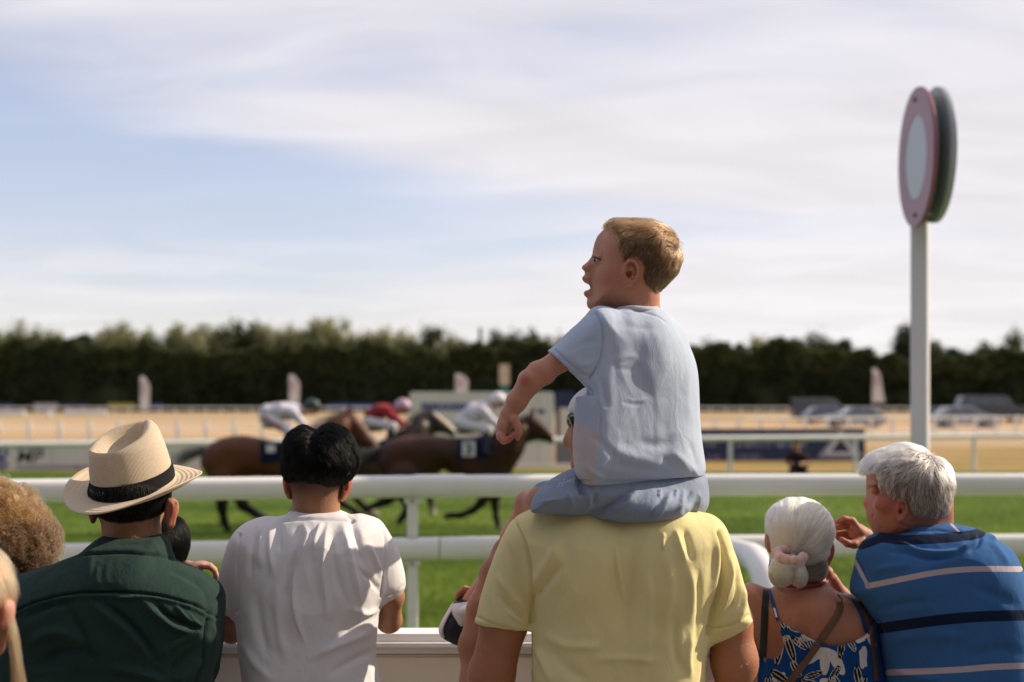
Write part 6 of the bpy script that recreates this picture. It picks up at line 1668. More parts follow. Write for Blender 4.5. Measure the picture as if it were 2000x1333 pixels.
bag = ribbon('bag_strap', [(1640,1176),(1641,1190),(1630,1212),(1606,1248),(1578,1288),(1545,1330),(1520,1360)], 13, m_strapt, ow, off=.003)
MB().tube([P.C(u, v, -.098) for u, v in ((1636, 1162), (1644, 1170), (1645, 1186), (1640, 1196))], .0022, 6).build('strap_loop', m_strapt, ow, True)
ribbon('bag_strap', [(1644,1160),(1662,1166),(1682,1186),(1697,1215),(1706,1260),(1712,1330)], 9, m_strapt, ow)
nk = [P.C(u, v, d) for u, v, d in ((1514, 1146, .03), (1524, 1144, -.045), (1550, 1146, -.075), (1580, 1145, -.075), (1604, 1141, -.045), (1616, 1136, .02))]
MB().tube(catmull(nk, False, 4), .0042, 8).build('red_cord', material('red_cord', (.22, .015, .025), rough=.6), ow, True)
MB().tube([P.C(u, v, d) for u, v, d in ((1619, 1030, .0), (1623, 1045, -.005), (1620, 1060, -.01))], .0013, 6).build('spectacle_arm', m_lash, ow, True)
V, Q = legs_mesh(P, 1600, 1430, floor=.15)
F = P.field(1440, 1400, 1760, 1500, -.2, .2, .012)
x0 = P.C(1600, 0)[0]; z1 = P.C(0, 1420)[2]
F = Field((x0-.3, P.Y-.28, .5), (x0+.3, P.Y+.28, z1+.1), .014); F.add(cone((x0, P.Y, z1), (x0, P.Y, .62), .15, .20), .01); F.clip((0, 0, .62), (0, 0, -1)); Vk, Qk = F.mesh(1)
mk('skirt', Vk, Qk, m_blues, ow); lb_ = mk('legs', V, Q, sk_woman, ow); set_masks(lb_, V); shoes(P, 1600, .15, m_shoe, ow)

# ------------------------------------------------------------------ grey haired man in the striped polo
P = Px(3.38)
om = person(1850, 3.38, 'elderly man in blue striped polo shirt with short grey hair, face turned to the left')
m_str = cloth('blue_striped_jersey', (0.045, 0.135, 0.33), weave=700, wrinkle=.2, trans=.08)
attr_mix(m_str, 'pale', (.50, .42, .46), -.4, .4); attr_mix(m_str, 'navy', (.010, .018, .050), -.4, .4)
F = P.field(1640, 1005, 2050, 1420, -.20, .30, .0036)
F.add(P.poly([(1740,1046),(1790,1034),(1860,1030),(1900,1034),(1938,1052),(1968,1070),(1986,1100),(1998,1134),(2008,1180),(2016,1250),(2020,1440),(1736,1440),(1730,1333),(1724,1284),(1712,1217),(1698,1175),(1700,1100),(1710,1060)], .145, .115))
F.add(P.poly([(1735,1040),(1708,1046),(1686,1060),(1675,1080),(1670,1106),(1662,1140),(1664,1160),(1690,1180),(1712,1200),(1730,1160),(1740,1090)], .060, .045, d=.0), .03)
F.add(P.ell(1850, 1130, -.07, 105, 90, .09), .06)
F.add(P.poly([(1745,1044),(1753,1034),(1767,1023),(1782,1018),(1812,1017),(1840,1017.5),(1858,1022),(1868,1032),(1880,1044),(1840,1050),(1790,1050)], .085, .035, d=.01), .008)
F.sub(P.cone((1806, 1030, .03, 46), (1800, 980, .02, 50)), .003)
V, Q = F.mesh(2)
st = [([(1750,1040),(1790,1036),(1840,1036),(1876,1040)], 3.0, -2.8, 0), ([(1676,1098),(1686,1120),(1696,1150)], 3, -3, 0), ([(1720,1066),(1760,1064),(1800,1078),(1850,1080),(1900,1068)], 5, 4), ([(1722,1078),(1770,1078),(1820,1092),(1880,1084)], 6, -4),
 ([(1905,1040),(1900,1060),(1870,1075)], 5, 4.5), ([(1915,1036),(1912,1062),(1890,1080)], 4.5, -4), ([(1930,1052),(1955,1080),(1975,1110)], 8, 3), ([(1700,1200),(1760,1180),(1830,1175)], 10, -2.5), ([(1720,1260),(1790,1240),(1900,1245)], 14, 3), ([(1880,1290),(1940,1270),(2000,1275)], 14, -3),
 ([(1700,1120),(1730,1110),(1780,1105)], 9, 2.5), ([(1735,1300),(1780,1320),(1850,1330)], 9, 3), ([(1900,1150),(1950,1165),(1990,1190)], 12, -2.5), ([(1925,1036),(1938,1050),(1945,1062)], 4, 4), ([(1700,1190),(1716,1215),(1726,1250)], 6, -3)]
V = folds(V, Q, st, 1.8, 8, 41)
ps = mk('polo_shirt', V, Q, m_str, om); UV = toUV(V)
def stripe(lines):
    r_ = np.full(len(UV), -9.0)
    for pts, w in lines: d, _ = seg_dist(UV, catmull(pts, False, 4)); r_ = np.maximum(r_, (w-d)*.5)
    return np.clip(r_, -3, 3)
setattr_f(ps, 'pale', stripe([([(1695,1145),(1740,1136),(1827,1119),(1900,1112),(1992,1112)], 5.6), ([(1670,1096),(1680,1116),(1695,1143)], 3.6), ([(1735,1314),(1864,1309),(1940,1303),(2025,1300)], 6), ([(1858,1024),(1868,1034),(1876,1042)], 2.2)]))
setattr_f(ps, 'navy', stripe([([(1718,1228),(1780,1219),(1850,1210),(1930,1204),(2030,1202)], 10.5), ([(1683,1066),(1705,1058),(1728,1049)], 8), ([(1722,1050),(1760,1055),(1800,1054),(1850,1051),(1900,1045),(1916,1040)], 9.5)]))
F = P.field(1675, 865, 1875, 1100, -.14, .16, .0028)
core = [(1700,925),(1697,940),(1697,955),(1699,975),(1700,995),(1702,1012),(1706,1030),(1718,1048),(1750,1052),(1780,1040),(1830,1020),(1852,1004),(1858,975),(1858,940),(1848,912),(1825,892),(1790,878),(1745,886),(1712,905)]
out_ = [(1698,926),(1695,943),(1694,952),(1696,961),(1694.5,968),(1688,977),(1685.5,984),(1689.5,991),(1695,994),(1696.5,1000),(1695,1005),(1698,1010),(1697,1016),(1701,1020),(1704,1030),(1710,1044),(1740,1046),(1760,1000),(1740,930)]
F.add(P.poly(core, .082, .065, d=.02)); F.add(P.poly(out_, .020, .014, d=.045), .014)
F.add(P.ell(1745, 1000, .01, 46, 42, .066), .02)
F.add(P.cone((1800, 1000, .02, 50), (1806, 1080, .01, 56)), .02); F.add(P.cone((1835, 975, .0, 22), (1838, 1050, .0, 26)), .01)
ear_fig(P, F, 1759, 997, -.070, 13, 22, 4)
F.add(P.cone((1699, 947, .0, 5), (1712, 942, -.035, 5)), .006)
F.sub(P.ell(1703, 958, -.03, 8, 7, .014), .008); F.add(P.ell(1708, 959, -.022, 8, 7, .010), .004); F.add(P.ell(1722, 985, -.045, 15, 14, .016), .02)
V1, Q1 = F.mesh(2)
V1 = folds(V1, Q1, [([(1699,988),(1706,1000),(1704,1016)], 2.4, -1.6), ([(1706,968),(1716,972),(1728,970)], 1.8, -1.0), ([(1722,958),(1732,954)], 1.5, -.9), ([(1722,962),(1733,962)], 1.5, -.9), ([(1740,1012),(1760,1026),(1790,1030)], 3, -1.2), ([(1770,1022),(1800,1016),(1835,1014)], 2.6, -1.4), ([(1700,1020),(1712,1030),(1730,1032)], 3, -1.2)], .5, 40, 3)
F = P.field(1610, 990, 1760, 1180, .02, .34, .003)
P.chain(F, [(1725, 1150, .20, 27), (1712, 1085, .18, 22), (1692, 1050, .17, 18)], .015)
F.add(P.ell(1676, 1040, .165, 22, 18, .030, 30), .012)
for i, (a, b, c, dd) in enumerate((((1664, 1018), (1648, 1014), (1632, 1020), .150), ((1662, 1028), (1646, 1027), (1630, 1033), .165), ((1662, 1042), (1644, 1044), (1630, 1042), .18), ((1664, 1052), (1648, 1056), (1636, 1050), .195))):
    P.chain(F, [(1674, 1036+i*4-4, dd, 9), (*a, dd, 8.4), (*b, dd-.004, 7.4), (*c, dd-.002, 5.8)], .0028)
P.chain(F, [(1682, 1058, .14, 11), (1668, 1064, .125, 8.6), (1655, 1062, .12, 7.4), (1644, 1054, .12, 5.8)], .005)
V2, Q2 = F.mesh(2)
F = P.field(1640, 1130, 2080, 1420, .0, .55, .006)
P.chain(F, [(1990, 1200, .05, 38), (2000, 1290, .12, 32), (1960, 1300, .34, 24), (1900, 1290, .44, 16)], .02)
V3, Q3 = F.mesh(1)
V, Q = join((V1, Q1), (V2, Q2), (V3, Q3)); b_ = mk('body', V, Q, sk_old, om)
set_masks(b_, V, lambda UV, V: blob(UV, 1690, 983, 9, 10, 1.2)+blob(UV, 1720, 985, 24, 26, .6)+blob(UV, 1759, 998, 16, 24, .9)+blob(UV, 1650, 1040, 20, 26, .5)+.35*np.clip(vnoise(V, 45, 3), 0, 1), lambda UV, V: blob(UV, 1697, 952, 3, 4, .5))
m_gr = hairmat('silver_hair', (.62, .54, .50), .35, .15); m_gr2 = hairmat('pewter_hair', (.15, .11, .085), .35, .4); m_grb = material('hair_base_grey', (.17, .13, .11), rough=.8, var=.3, scale=50)
hair_pts = [(1692,911),(1700,897),(1719,887),(1740,880),(1762,874.5),(1780,873),(1798,880),(1816,887),(1838,900),(1851,919),(1858.5,941),(1859,965),(1855,990),(1848,1004),(1835,1009),(1800,1006),(1776,1004),(1768,985),(1758,974),(1744,978),(1739,994),(1730,975),(1722,950),(1717,925),(1704,922),(1695,924)]
F = P.field(1680, 860, 1875, 1020, -.16, .16, .003)
F.add(P.poly([(1690,911),(1700,896),(1719,886),(1740,879),(1762,873.5),(1780,872),(1798,879),(1816,886),(1838,899),(1851,918),(1859.5,941),(1860,965),(1856,990),(1840,1015),(1790,1040),(1740,1030),(1715,990),(1697,940)], .087, .068, d=.014))
Rg = catmull(hair_pts, True, 3); Rg = np.stack([(Rg[:, 0]-1000)/FPX*(P.Y-.04), CAMZ+(HOR-Rg[:, 1])/FPX*(P.Y-.04)], 1)
X_, Y_, Z_ = F.grids(tuple(slice(0, len(a)) for a in F.ax)); F.D = np.maximum(F.D, poly_dist(X_, Z_, Rg).astype(np.float32))
Vh, Qh = F.mesh(2); Vh = Vh + normals(Vh, Qh)*(.0022*vnoise(Vh*np.array((1, 1, .6)), 55, 6))[:, None]; hb = mk('hair', Vh, Qh, m_grb, om)
def omf(p):
    UV = toUV(p); low = np.clip((UV[:, 1]-905)/60, 0, 1); back = np.clip((UV[:, 0]-1790)/50, 0, 1)
    return np.stack([-.8*(1-low)*(1-back)-.15+.35*back+.3*np.sin(UV[:, 0]*.11)*(1-low), 0*low-.1, -.25-low-.8*back], 1)
strands('silver_strands', Vh, Qh, m_gr, hb, 8000, lambda p: np.interp(toUV(p)[:, 1], [875, 930, 1000], [.046, .036, .012]), omf, .00036, 7, .55, lambda c, n: np.where(toUV(c)[:, 1] < 935, 1.0, .35)*(n[:, 1] < .55), .22, clump=.9, seed=31, curl=.12, curlf=7)
strands('pewter_strands', Vh, Qh, m_gr2, hb, 5000, lambda p: np.interp(toUV(p)[:, 1], [875, 930, 1000], [.034, .030, .012]), omf, .00033, 6, .25, lambda c, n: np.where(toUV(c)[:, 1] > 925, 1.6, .12)*(n[:, 1] < .55), .22, clump=.9, seed=32)
dome_stray(1776, 935, 80, 60, 110, m_gr, hb, P, .016, 6)
V, Q = legs_mesh(P, 1860, 1440, floor=.15); mk('trousers', V, Q, m_chino, om); shoes(P, 1860, .15, m_shoe, om)

# ------------------------------------------------------------------ horses and riders
m_bay = material('bay_coat', (.075, .025, .010), col2=(.125, .042, .016), rough=.55, scale=2.5, spec=.22, bump=.1, bscale=30)
m_dbay = material('dark_bay_coat', (.026, .010, .006), col2=(.058, .021, .009), rough=.55, scale=2.5, spec=.22, bump=.1, bscale=30)
m_roan = material('grey_brown_coat', (.035, .022, .016), col2=(.07, .045, .03), rough=.5, scale=3, spec=.4)
for m_ in (m_bay, m_dbay, m_roan): attr_mix(m_, 'points', (.008, .006, .005), 0, 1); attr_mix(m_, 'pale', (.42, .34, .26), 0, 1)
m_mane = hairmat('black_horsehair', (.010, .008, .007), .35); m_hoof = material('hoof', (.05, .04, .035), rough=.6); m_hoofp = material('pale_hoof', (.35, .28, .2), rough=.6)
m_tack = material('tack', (.012, .010, .010), rough=.45); m_cloth_n = cloth('navy_saddle_cloth', (.010, .014, .045)); m_bridle = material('bridle', (.02, .012, .01), rough=.5)

def horse(Y, label, outline, head, legs, tail, mane, coat, masks, hoofmats):
    P = Px(Y); us = [p[0] for p in outline]; uc = (min(us)+max(us))/2
    g = WP(uc, 0, Y); g[2] = .008; t_ = thing('racehorse', g, label, 'horse', 'racehorses galloping past')
    F = P.field(min(us)-45, 780, max(us)+45, 1075, -.42, .42, .021)
    F.add(P.poly(outline, .285, .235))
    hl = catmull(head, True, 4); F.add(P.poly(head, .105, .10), .05)
    for l in legs:
        d = l['d']; pts = [(u, v, d*(1-.35*min(1, i/2)), r*(1.0 if i == 0 else 1.25)) for i, (u, v, r) in enumerate(l['p'])]
        P.chain(F, pts, .035)
    V, Q = F.mesh(2)
    V = V + normals(V, Q)*(.008*vnoise(V, 4, 3))[:, None]
    b = mk('body', V, Q, coat, t_); UV = toUV(V)
    setattr_f(b, 'points', np.clip((UV[:, 1]-958)/35, 0, .9)+masks[0](UV)); setattr_f(b, 'pale', masks[1](UV))
    for l, hm_ in zip(legs, hoofmats):
        u, v, r = l['p'][-1]; u0, v0, _ = l['p'][-2]; d = l['d']*.65
        a_ = P.C(u, v, d); dr = P.C(u, v, d)-P.C(u0, v0, d); dr = dr/np.linalg.norm(dr)
        MB().tube([tuple(a_), tuple(a_+dr*.035), tuple(a_+dr*.075)], [r*P.s*1.0, r*P.s*1.25, r*P.s*1.35], 12).build('hoof', hm_, t_, 'auto')
    # ears, eye, bridle
    hx = max(head, key=lambda p: -p[1]); e0 = hx
    for sg in (-1, 1): 
        a_ = P.C(e0[0], e0[1]+3, sg*.055); MB().tube([tuple(a_), tuple(a_+np.array((.015, 0, .06))), tuple(a_+np.array((.035, 0, .125)))], [.028, .026, .004], 8, .5).build('ear', coat, t_, True)
    return P, t_, V, Q
def hstr(name, P, t_, path, n, L, drift, seed, r=.0016, w=8, depth=.05):
    rg = np.random.default_rng(seed); out = np.zeros((n, 8, 3)); c = catmull(path, False, 8)
    for i in range(n):
        k = rg.integers(0, len(c)); u, v = c[k]; dd = rg.normal()*depth; p0 = P.C(u+rg.normal()*w*.3, v+rg.normal()*w*.3, dd); dv = np.array(drift)+rg.normal(size=3)*.22
        for j in range(8): f_ = j/7; out[i, j] = p0 + dv*L*f_*(.7+.6*rg.random()*.2) + np.array((0, 0, -.25))*L*f_**2
    return curves_obj(name, out, r, m_mane, t_)
def tailf(P, t_, path, n, seed, w0=4, w1=16):
    rg = np.random.default_rng(seed); c = catmull(path, False, 5); out = np.zeros((n, len(c), 3))
    for i in range(n):
        a, b, d = rg.normal(), rg.normal(), rg.normal(); cut = .55+.45*rg.random()
        for j in range(len(c)):
            f_ = j/(len(c)-1)*cut; q_ = f_*(len(c)-1); j0 = int(q_); j1 = min(j0+1, len(c)-1); p = c[j0]+(c[j1]-c[j0])*(q_-j0)
            w = w0+(w1-w0)*f_; out[i, j] = P.C(p[0]+a*w*.4, p[1]+b*w*.5, d*.05*(1+f_))
    return curves_obj('tail', out, .0022, m_mane, t_)
def wrapstrip(name, P, tree, pts, w, mat, parent, off=.012):
    cc = catmull(pts, False, 6) if len(pts) > 2 else np.array([np.array(pts[0])*(1-t)+np.array(pts[1])*t for t in np.linspace(0, 1, 8)])
    V_ = []; rows = 0
    for i, (u, v) in enumerate(cc):
        a = cc[max(i-1, 0)]; b = cc[min(i+1, len(cc)-1)]; d_ = b-a; d_ = d_/max(np.linalg.norm(d_), 1e-6); n_ = np.array((-d_[1], d_[0])); row = []
        for s_ in (-.5, 0, .5):
            p = (u+n_[0]*w*s_, v+n_[1]*w*s_); o_ = Vector((0, 0, CAMZ)); dd = (Vector(P.C(*p))-o_).normalized(); h_ = tree.ray_cast(o_, dd); row.append((h_[0]-dd*off, dd) if h_[0] is not None else None)
        ok = [r for r in row if r]
        if not ok: continue
        row = [r or ok[0] for r in row]; V_ += [tuple(r[0]) for r in row]+[tuple(r[0]+r[1]*off*.8) for r in row]; rows += 1
    Fq = []
    for i in range(rows-1):
        for k in (0, 1): Fq += [(i*6+k, i*6+k+1, i*6+k+7, i*6+k+6), (i*6+k+3, i*6+k+9, i*6+k+10, i*6+k+4)]
        Fq += [(i*6, i*6+6, i*6+9, i*6+3), (i*6+2, i*6+5, i*6+11, i*6+8)]
    if rows > 1: Fq += [(0, 3, 4, 5, 2, 1), tuple((rows-1)*6+i for i in (0, 1, 2, 5, 4, 3))]
    return MB().add(V_, Fq).build(name, mat, parent, True)
def tree_of(V, Q): return BVHTree.FromPolygons([tuple(v) for v in V], [tuple(int(i) for i in q) for q in Q])
def saddlecloth(P, t_, V, Q, quad, num, numbox):
    tr = tree_of(V, Q); n = 10; V_ = []; (u0, v0), (u1, v1), (u2, v2), (u3, v3) = quad
    for j in range(n+1):
        for i in range(n+1):
            a, b = i/n, j/n; u = (u0*(1-a)+u1*a)*(1-b)+(u3*(1-a)+u2*a)*b; v = (v0*(1-a)+v1*a)*(1-b)+(v3*(1-a)+v2*a)*b
            o_ = Vector((0, 0, CAMZ)); dd = (Vector(P.C(u, v))-o_).normalized(); h_ = tr.ray_cast(o_, dd)
            V_.append(h_[0]-dd*.022 if h_[0] is not None else Vector(P.C(u, v, -.20)))
    m_ = len(V_); V2 = V_+[v+Vector((0, .018, 0)) for v in V_]
    Fq = []
    for j in range(n):
        for i in range(n): a = j*(n+1)+i; Fq += [(a, a+1, a+n+2, a+n+1), (m_+a, m_+a+n+1, m_+a+n+2, m_+a+1)]
    ring = [i for i in range(n+1)]+[(j+1)*(n+1)-1 for j in range(1, n+1)]+[n*(n+1)+i for i in range(n-1, -1, -1)]+[j*(n+1) for j in range(n-1, 0, -1)]
    for i in range(len(ring)): a, b = ring[i], ring[(i+1) % len(ring)]; Fq.append((a, a+m_, b+m_, b))
    sc = MB().add([tuple(v) for v in V2], Fq).build('saddle_cloth', m_cloth_n, t_, True)
    (a0, b0), (a1, b1) = numbox; ys = min(v.y for v in V_)-.006
    p0 = WP(a0, b1, ys); p1 = WP(a1, b0, ys)
    pl = MB().box((p0[0], ys-.004, p0[2]), (p1[0], ys+.03, p1[2]), .002).build('number_patch', m_white, sc)
    if num: lettering(num, (p0[0]+(p1[0]-p0[0])*.25, ys-.004, p0[2]+(p1[2]-p0[2])*.12), (p1[0]-p0[0])*.5, (p1[2]-p0[2])*.76, m_navy, sc, 'number', .03)
    return sc

z0 = lambda UV: np.zeros(len(UV))
# lead horse
PC, hC, VC, QC = horse(19.7, 'dark bay racehorse in the lead with number 3 saddle cloth, head by the boy\'s fist',
 [(735,905),(738,884),(752,866),(775,856),(805,850),(845,850),(885,856),(925,855),(950,846),(975,838),(1000,828),(1018,822),(1034,832),(1030,860),(1022,884),(1010,905),(1000,926),(992,946),(960,958),(920,950),(888,932),(866,920),(855,930),(845,955),(815,972),(780,965),(752,940)],
 [(1010,822),(1024,812),(1038,809),(1050,817),(1062,826),(1077,841),(1089,854),(1093,863),(1086,871),(1074,866),(1060,862),(1046,861),(1034,864),(1020,860),(1008,850)],
 [dict(d=-.10, p=[(975,935,17),(952,965,10.5),(938,984,7),(925,997,5.2),(900,1007,5),(878,1008,5.2)]), dict(d=.12, p=[(985,935,16),(966,968,10),(967,990,6.2),(969,1012,4.8),(972,1022,5)]),
  dict(d=-.14, p=[(790,930,34),(792,965,15),(800,990,8.5),(792,1003,6),(783,1015,5.4)]), dict(d=.14, p=[(810,930,32),(765,965,13),(757,978,8),(742,984,6),(728,989,5.4)])],
 None, None, m_dbay, (lambda UV: .5*blob(UV, 1085, 864, 14, 12)+.3*blob(UV, 900, 900, 120, 40)*0, lambda UV: .14*blob(UV, 1060, 828, 22, 7)), [m_hoof, m_hoof, m_hoof, m_hoof])
tailf(PC, hC, [(742,876),(720,884),(700,893),(675,905),(655,905)], 260, 3)
hstr('mane', PC, hC, [(1030,812),(1012,822),(992,832),(968,840)], 260, .16, (-.9, -.35, .1), 4)
saddlecloth(PC, hC, VC, QC, [(896,857),(962,852),(958,893),(893,897)], '3', ((903,863),(928,892)))
trC = tree_of(VC, QC)
wrapstrip('girth', PC, trC, [(948,858),(946,900),(942,950)], 7, m_tack, hC); wrapstrip('bridle', PC, trC, [(1034,818),(1044,840),(1050,857)], 3, m_bridle, hC); wrapstrip('noseband', PC, trC, [(1074,840),(1070,862)], 3, m_bridle, hC)
wrapstrip('rein', PC, trC, [(1078,858),(1052,858),(1010,850),(985,845)], 2.2, m_bridle, hC)
# rearmost horse
PA, hA, VA, QA = horse(20.3, 'bay racehorse at the back of the group, its face behind the black haired man',
 [(393,905),(396,885),(412,866),(440,854),(475,850),(510,856),(545,862),(580,855),(608,842),(636,824),(662,812),(682,812),(690,830),(684,860),(678,885),(668,908),(658,930),(640,944),(600,946),(550,942),(505,932),(478,938),(455,955),(425,950),(405,930)],
 [(640,822),(662,810),(680,804),(692,808),(704,822),(716,836),(730,853),(743,872),(745,883),(736,890),(724,885),(712,876),(698,870),(684,868),(668,852)],
 [dict(d=-.12, p=[(436,930,26),(434,968,12),(433,990,8.5),(438,1018,6),(447,1042,5.6),(455,1052,5.4)]), dict(d=.12, p=[(468,930,26),(468,966,13),(474,988,8.5),(500,1004,6.2),(520,1014,5.6),(532,1021,5.4)]),
  dict(d=-.10, p=[(640,930,17),(652,962,10),(668,982,7),(694,1000,5),(708,1008,5)]), dict(d=.10, p=[(655,925,16),(672,950,10),(690,968,7),(716,995,5.2),(730,1004,5.6)])],
 None, None, m_bay, (z0, lambda UV: .35*blob(UV, 722, 845, 8, 16)+.9*blob(UV, 728, 1004, 12, 8)), [m_hoof, m_hoof, m_hoof, m_hoofp])
tailf(PA, hA, [(400,878),(385,884),(365,890),(345,900),(325,903)], 300, 5, 5, 20)
hstr('mane', PA, hA, [(682,806),(660,812),(636,824),(612,838)], 300, .18, (-.9, -.35, .15), 6)
saddlecloth(PA, hA, VA, QA, [(508,864),(552,862),(550,900),(510,906)], None, ((520,869),(537,884)))
trA = tree_of(VA, QA); wrapstrip('bridle', PA, trA, [(684,812),(694,836),(700,866)], 3, m_bridle, hA); wrapstrip('noseband', PA, trA, [(728,852),(722,880)], 3, m_bridle, hA); wrapstrip('rein', PA, trA, [(730,874),(700,862),(660,850),(630,845)], 2.2, m_bridle, hA)
# middle horse
PB, hB, VB, QB = horse(21.6, 'dark racehorse with pale face running between the other two',
 [(575,905),(580,884),(600,866),(630,858),(665,860),(700,864),(735,862),(765,850),(790,836),(810,822),(828,815),(842,828),(840,850),(834,876),(826,900),(818,922),(800,936),(760,940),(710,938),(670,930),(640,940),(610,942),(588,928)],
 [(806,822),(822,808),(838,803),(852,806),(864,815),(876,825),(888,836),(896,845),(893,853),(882,853),(868,847),(854,846),(840,852),(826,848)],
 [dict(d=-.10, p=[(800,920,15),(818,950,9),(838,968,6.4),(842,985,4.8),(844,996,5)]), dict(d=.10, p=[(790,925,15),(770,955,9),(756,972,6),(742,980,5),(732,986,5)]),
  dict(d=-.12, p=[(625,925,24),(600,962,10),(590,985,7),(575,1000,5.2),(566,1012,5)]), dict(d=.12, p=[(640,925,24),(630,962,10),(636,985,7),(655,1003,5.2),(664,1010,5)])],
 None, None, m_roan, (z0, lambda UV: .85*np.exp(-(((UV[:, 0]-(862+(UV[:, 1]-816)*1.15))/7)**2))*(UV[:, 1] < 852)*(UV[:, 0] > 848)+.8*blob(UV, 844, 996, 8, 8)), [m_hoofp, m_hoof, m_hoof, m_hoof])
tailf(PB, hB, [(584,882),(565,890),(545,898),(525,902)], 200, 7)
hstr('mane', PB, hB, [(838,804),(818,812),(800,826),(780,840)], 260, .20, (-.9, -.35, .1), 8)
saddlecloth(PB, hB, VB, QB, [(700,866),(748,862),(744,898),(702,902)], None, ((708,872),(724,886)))
trB = tree_of(VB, QB); wrapstrip('bridle', PB, trB, [(842,808),(850,826),(856,845)], 3, m_bridle, hB)

m_s1 = cloth('white_silks', (.66, .62, .68), wrinkle=.5, wscale=9); m_s2 = cloth('red_silks', (.30, .035, .045), wrinkle=.4, wscale=9); m_breech = cloth('white_breeches', (.68, .64, .64)); m_boot = material('boot', (.014, .016, .028), rough=.35)
m_pinks = cloth('pink_stripe', (.42, .12, .15))
def jockey(Pj, label, torso, hips, knee, foot, hand, head, silk, helm, capmat, extra=None, visor=True, d0=0.0, rt=17, trt=None):
    g = Pj.C(*hips, 0); t_ = thing('person', g, label, 'person', 'jockeys riding the racehorses')
    us = [torso[0][0]-45, head[0]+45]; fld = lambda h: Pj.field(us[0], head[1]-35, us[1], foot[1]+25, -.50, .50, h)
    F = fld(.013)
    F.add(Pj.ell(head[0]+1, head[1]+5, 0, 10.5, 12.5, .075)); F.add(Pj.cone((head[0]-3, head[1]+8, 0, 8), (torso[-1][0], torso[-1][1]+3, 0, 9)), .02)
    F.add(Pj.ell(head[0]+11, head[1]+8, 0, 3, 3, .02), .02); F.add(Pj.ell(head[0]+8, head[1]+14, 0, 4, 3.5, .03), .02)
    for sg in (-1, 1):
        F.add(Pj.ell(hand[0], hand[1], sg*.09, 6, 5, .04), .01)
        for k in range(4): Pj.chain(F, [(hand[0]+3, hand[1]-3+k*1.8, sg*.09-.02, 1.8), (hand[0]+7, hand[1]-2+k*1.8, sg*.09-.01, 1.7), (hand[0]+6, hand[1]+0+k*1.6, sg*.09+.02, 1.6)], .002)
        Pj.chain(F, [(hand[0], hand[1]-3, sg*.09, 2.2), (hand[0]+5, hand[1]-5, sg*.09, 2)], .004)
    V, Q = F.mesh(1); b_ = mk('body', V, Q, sk_fair, t_); set_masks(b_, V, lambda UV, V: np.full(len(V), .3))
    F = fld(.014)
    Pj.chain(F, [(u, v, 0, r) for u, v, r in torso], .05, 1.35)
    sh = torso[-1]
    for sg in (-1, 1):
        el = ((sh[0]+hand[0])/2+3, (sh[1]+hand[1])/2+9)
        Pj.chain(F, [(sh[0]-4, sh[1]+3, sg*.16, 10), (el[0], el[1], sg*.19, 7.5), (hand[0]-4, hand[1], sg*.10, 5)], .03)
    V, Q = F.mesh(1); V = V+normals(V, Q)*(.012*vnoise(V, 14, 7))[:, None]; mk('silks', V, Q, silk, t_)
    F = fld(.014)
    F.add(Pj.ell(hips[0], hips[1], 0, rt, rt*.85, .17))
    for sg in (-1, 1): Pj.chain(F, [(hips[0]+2, hips[1]+3, sg*.10, rt*.75), (knee[0], knee[1], sg*.24, 9), (knee[0]-4, knee[1]+10, sg*.26, 7)], .03)
    V, Q = F.mesh(1); br = mk('breeches', V, Q, m_breech, t_)
    if extra: extra(Pj, V, Q, br)
    for sg in (-1, 1):
        F = fld(.013); Pj.chain(F, [(knee[0]-4, knee[1]+8, sg*.27, 7.4), (foot[0], foot[1]-6, sg*.30, 5.4), (foot[0]+9, foot[1], sg*.30, 4.2)], .02); V, Q = F.mesh(1); mk('boot', V, Q, m_boot, t_)
    F = fld(.011); F.add(Pj.ell(head[0], head[1], 0, 16.5, 14.5, .110, -12)); F.clip(Pj.C(head[0], head[1]+6, 0), (.05, 0, -1)); V, Q = F.mesh(1); hl = mk('helmet', V, Q, capmat, t_)
    F = fld(.011); F.add(Pj.ell(head[0]+15, head[1]+5, 0, 7, 1.8, .07, 14)); V, Q = F.mesh(1); mk('peak', V, Q, capmat if not visor else m_tack, hl)
    F = fld(.011); F.add(Pj.ell(head[0]+9, head[1]+8, 0, 5, 3.4, .065)); V, Q = F.mesh(1); mk('goggles', V, Q, m_tack, t_)
    F = fld(.013); F.add(Pj.ell(hips[0]+10, hips[1]+17, 0, 20, 5, .18)); V, Q = F.mesh(1); mk('saddle', V, Q, m_tack, t_)
    return t_
m_hg = material('dark_green_cap', (.012, .045, .035), rough=.5); m_hp = material('pink_white_cap', (.55, .38, .46), rough=.5, var=.3, scale=5); m_hw = material('white_cap_cover', (.68, .64, .70), rough=.6)
jockey(Px(19.7), 'jockey in all white silks and white cap riding the leading racehorse', [(908,822,17),(925,808,19),(945,800,17)], (900,826), (955,840), (948,888), (985,838), (972,780), m_s1, None, m_hw)
def pink(Pj, V, Q, br):
    tr = tree_of(V, Q); wrapstrip('pink_stripe', Pj, tr, [(514,814),(530,826),(550,838)], 6, m_pinks, br, .012)
jockey(Px(20.3), 'jockey in white with pink striped breeches and dark green cap on the rearmost racehorse', [(524,806,17),(550,804,17),(578,804,15)], (522,816), (566,842), (560,888), (600,836), (609,793), m_s1, None, m_hg, pink)
jockey(Px(21.6), 'jockey in red silks and pink cap riding the middle racehorse', [(724,812,13),(742,804,14),(760,802,12)], (722,822), (768,834), (756,880), (790,830), (786,793), m_s2, None, m_hp, rt=14)

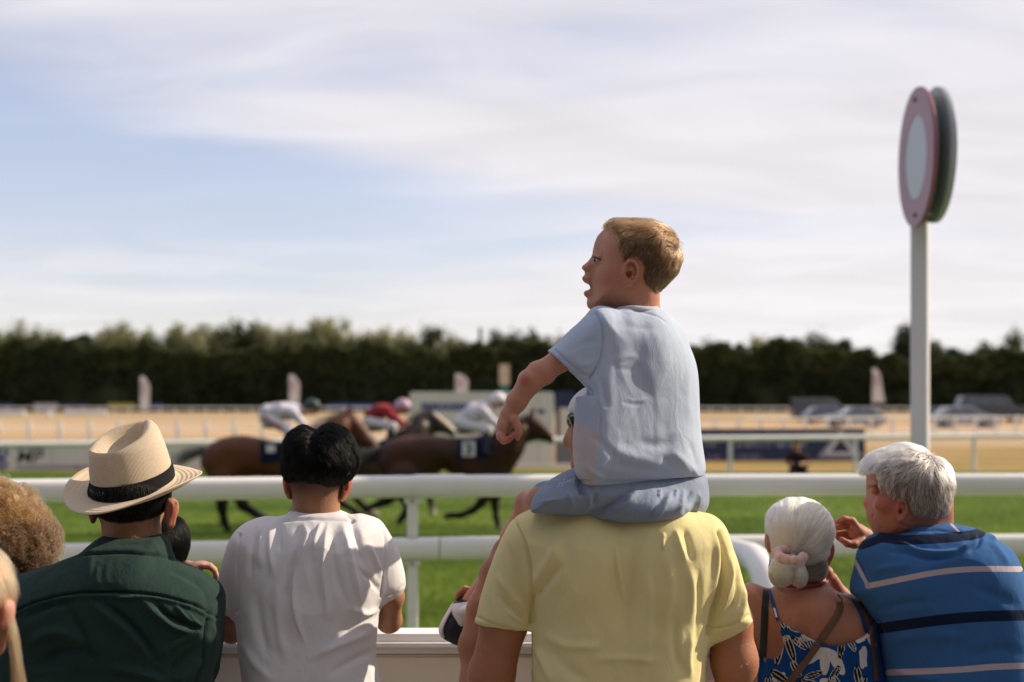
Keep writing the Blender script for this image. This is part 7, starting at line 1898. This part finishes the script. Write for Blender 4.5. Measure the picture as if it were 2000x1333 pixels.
# ------------------------------------------------------------------ photographer crouching by the far rail
P = Px(29.0)
g = WP(1560, 0, 29.0); g[2] = 0
ph = thing('person', g, 'person in dark clothes crouching with a camera in front of the navy banner', 'person')
F = P.field(1520, 850, 1600, 975, -.45, .35, .012)
F.add(P.ell(1556, 870, 0, 7.5, 10, .09)); F.add(P.cone((1556, 876, 0, 5), (1557, 884, 0, 6)), .02)
for sg in (-1, 1):
    P.chain(F, [(1558+sg*18, 893, 0, 5), (1560+sg*19, 905, -.06, 4.5), (1556+sg*6, 908, -.22, 3.6)], .02)
    F.add(P.ell(1556+sg*5, 908, -.24, 4, 3.4, .04), .01)
    for k in range(4): P.chain(F, [(1556+sg*5, 905+k*1.8, -.26, 1.1), (1556+sg*2, 905+k*1.8, -.28, 1.0)], .002)
F.add(P.ell(1556, 871, -.09, 1.6, 2.2, .02), .01)
V, Q = F.mesh(1); b_ = mk('body', V, Q, sk_tan, ph); set_masks(b_, V)
F = P.field(1520, 850, 1600, 975, -.45, .35, .012)
F.add(P.poly([(1542,886),(1556,881),(1572,886),(1580,897),(1577,912),(1573,922),(1545,922),(1541,908),(1535,898)], .13, .10))
for sg in (-1, 1): F.add(P.cone((1558+sg*15, 890, 0, 6.5), (1559+sg*19, 901, -.04, 6)), .02)
V, Q = F.mesh(1); mk('shirt', V, Q, cloth('dark_maroon_shirt', (.025, .012, .014)), ph)
F = P.field(1515, 900, 1605, 975, -.60, .35, .012)
F.add(P.ell(1559, 925, .05, 16, 12, .16))
for sg in (-1, 1): P.chain(F, [(1559+sg*7, 928, .0, 9), (1559+sg*13, 926, -.38, 7), (1559+sg*12, 952, -.28, 5)], .02)
V, Q = F.mesh(1); mk('trousers', V, Q, m_blackcloth, ph)
F = P.field(1515, 930, 1605, 975, -.60, .35, .012)
for sg in (-1, 1): F.add(P.cone((1559+sg*12, 955, -.24, 4), (1559+sg*13, 957, -.46, 3.5)))
V, Q = F.mesh(1); mk('shoes', V, Q, m_shoe, ph)
F = P.field(1530, 860, 1590, 900, -.3, .3, .01); F.add(P.ell(1556, 866, .02, 8.3, 7.5, .10)); F.clip(P.C(1556, 869, 0), (0, -.4, -1)); V, Q = F.mesh(1); mk('hair', V, Q, m_blkb, ph)
g = P.C(1556, 908, -.32)
cm = thing('camera', g, 'small black camera held by the crouching photographer', 'camera')
MB().box((g[0]-.06, g[1]-.03, g[2]-.045), (g[0]+.06, g[1]+.04, g[2]+.045), .01).build('camera_body', m_tack, cm)
MB().tube([(g[0], g[1]-.03, g[2]), (g[0], g[1]-.13, g[2])], [.038, .042], 14).build('lens', m_tack, cm, 'auto')
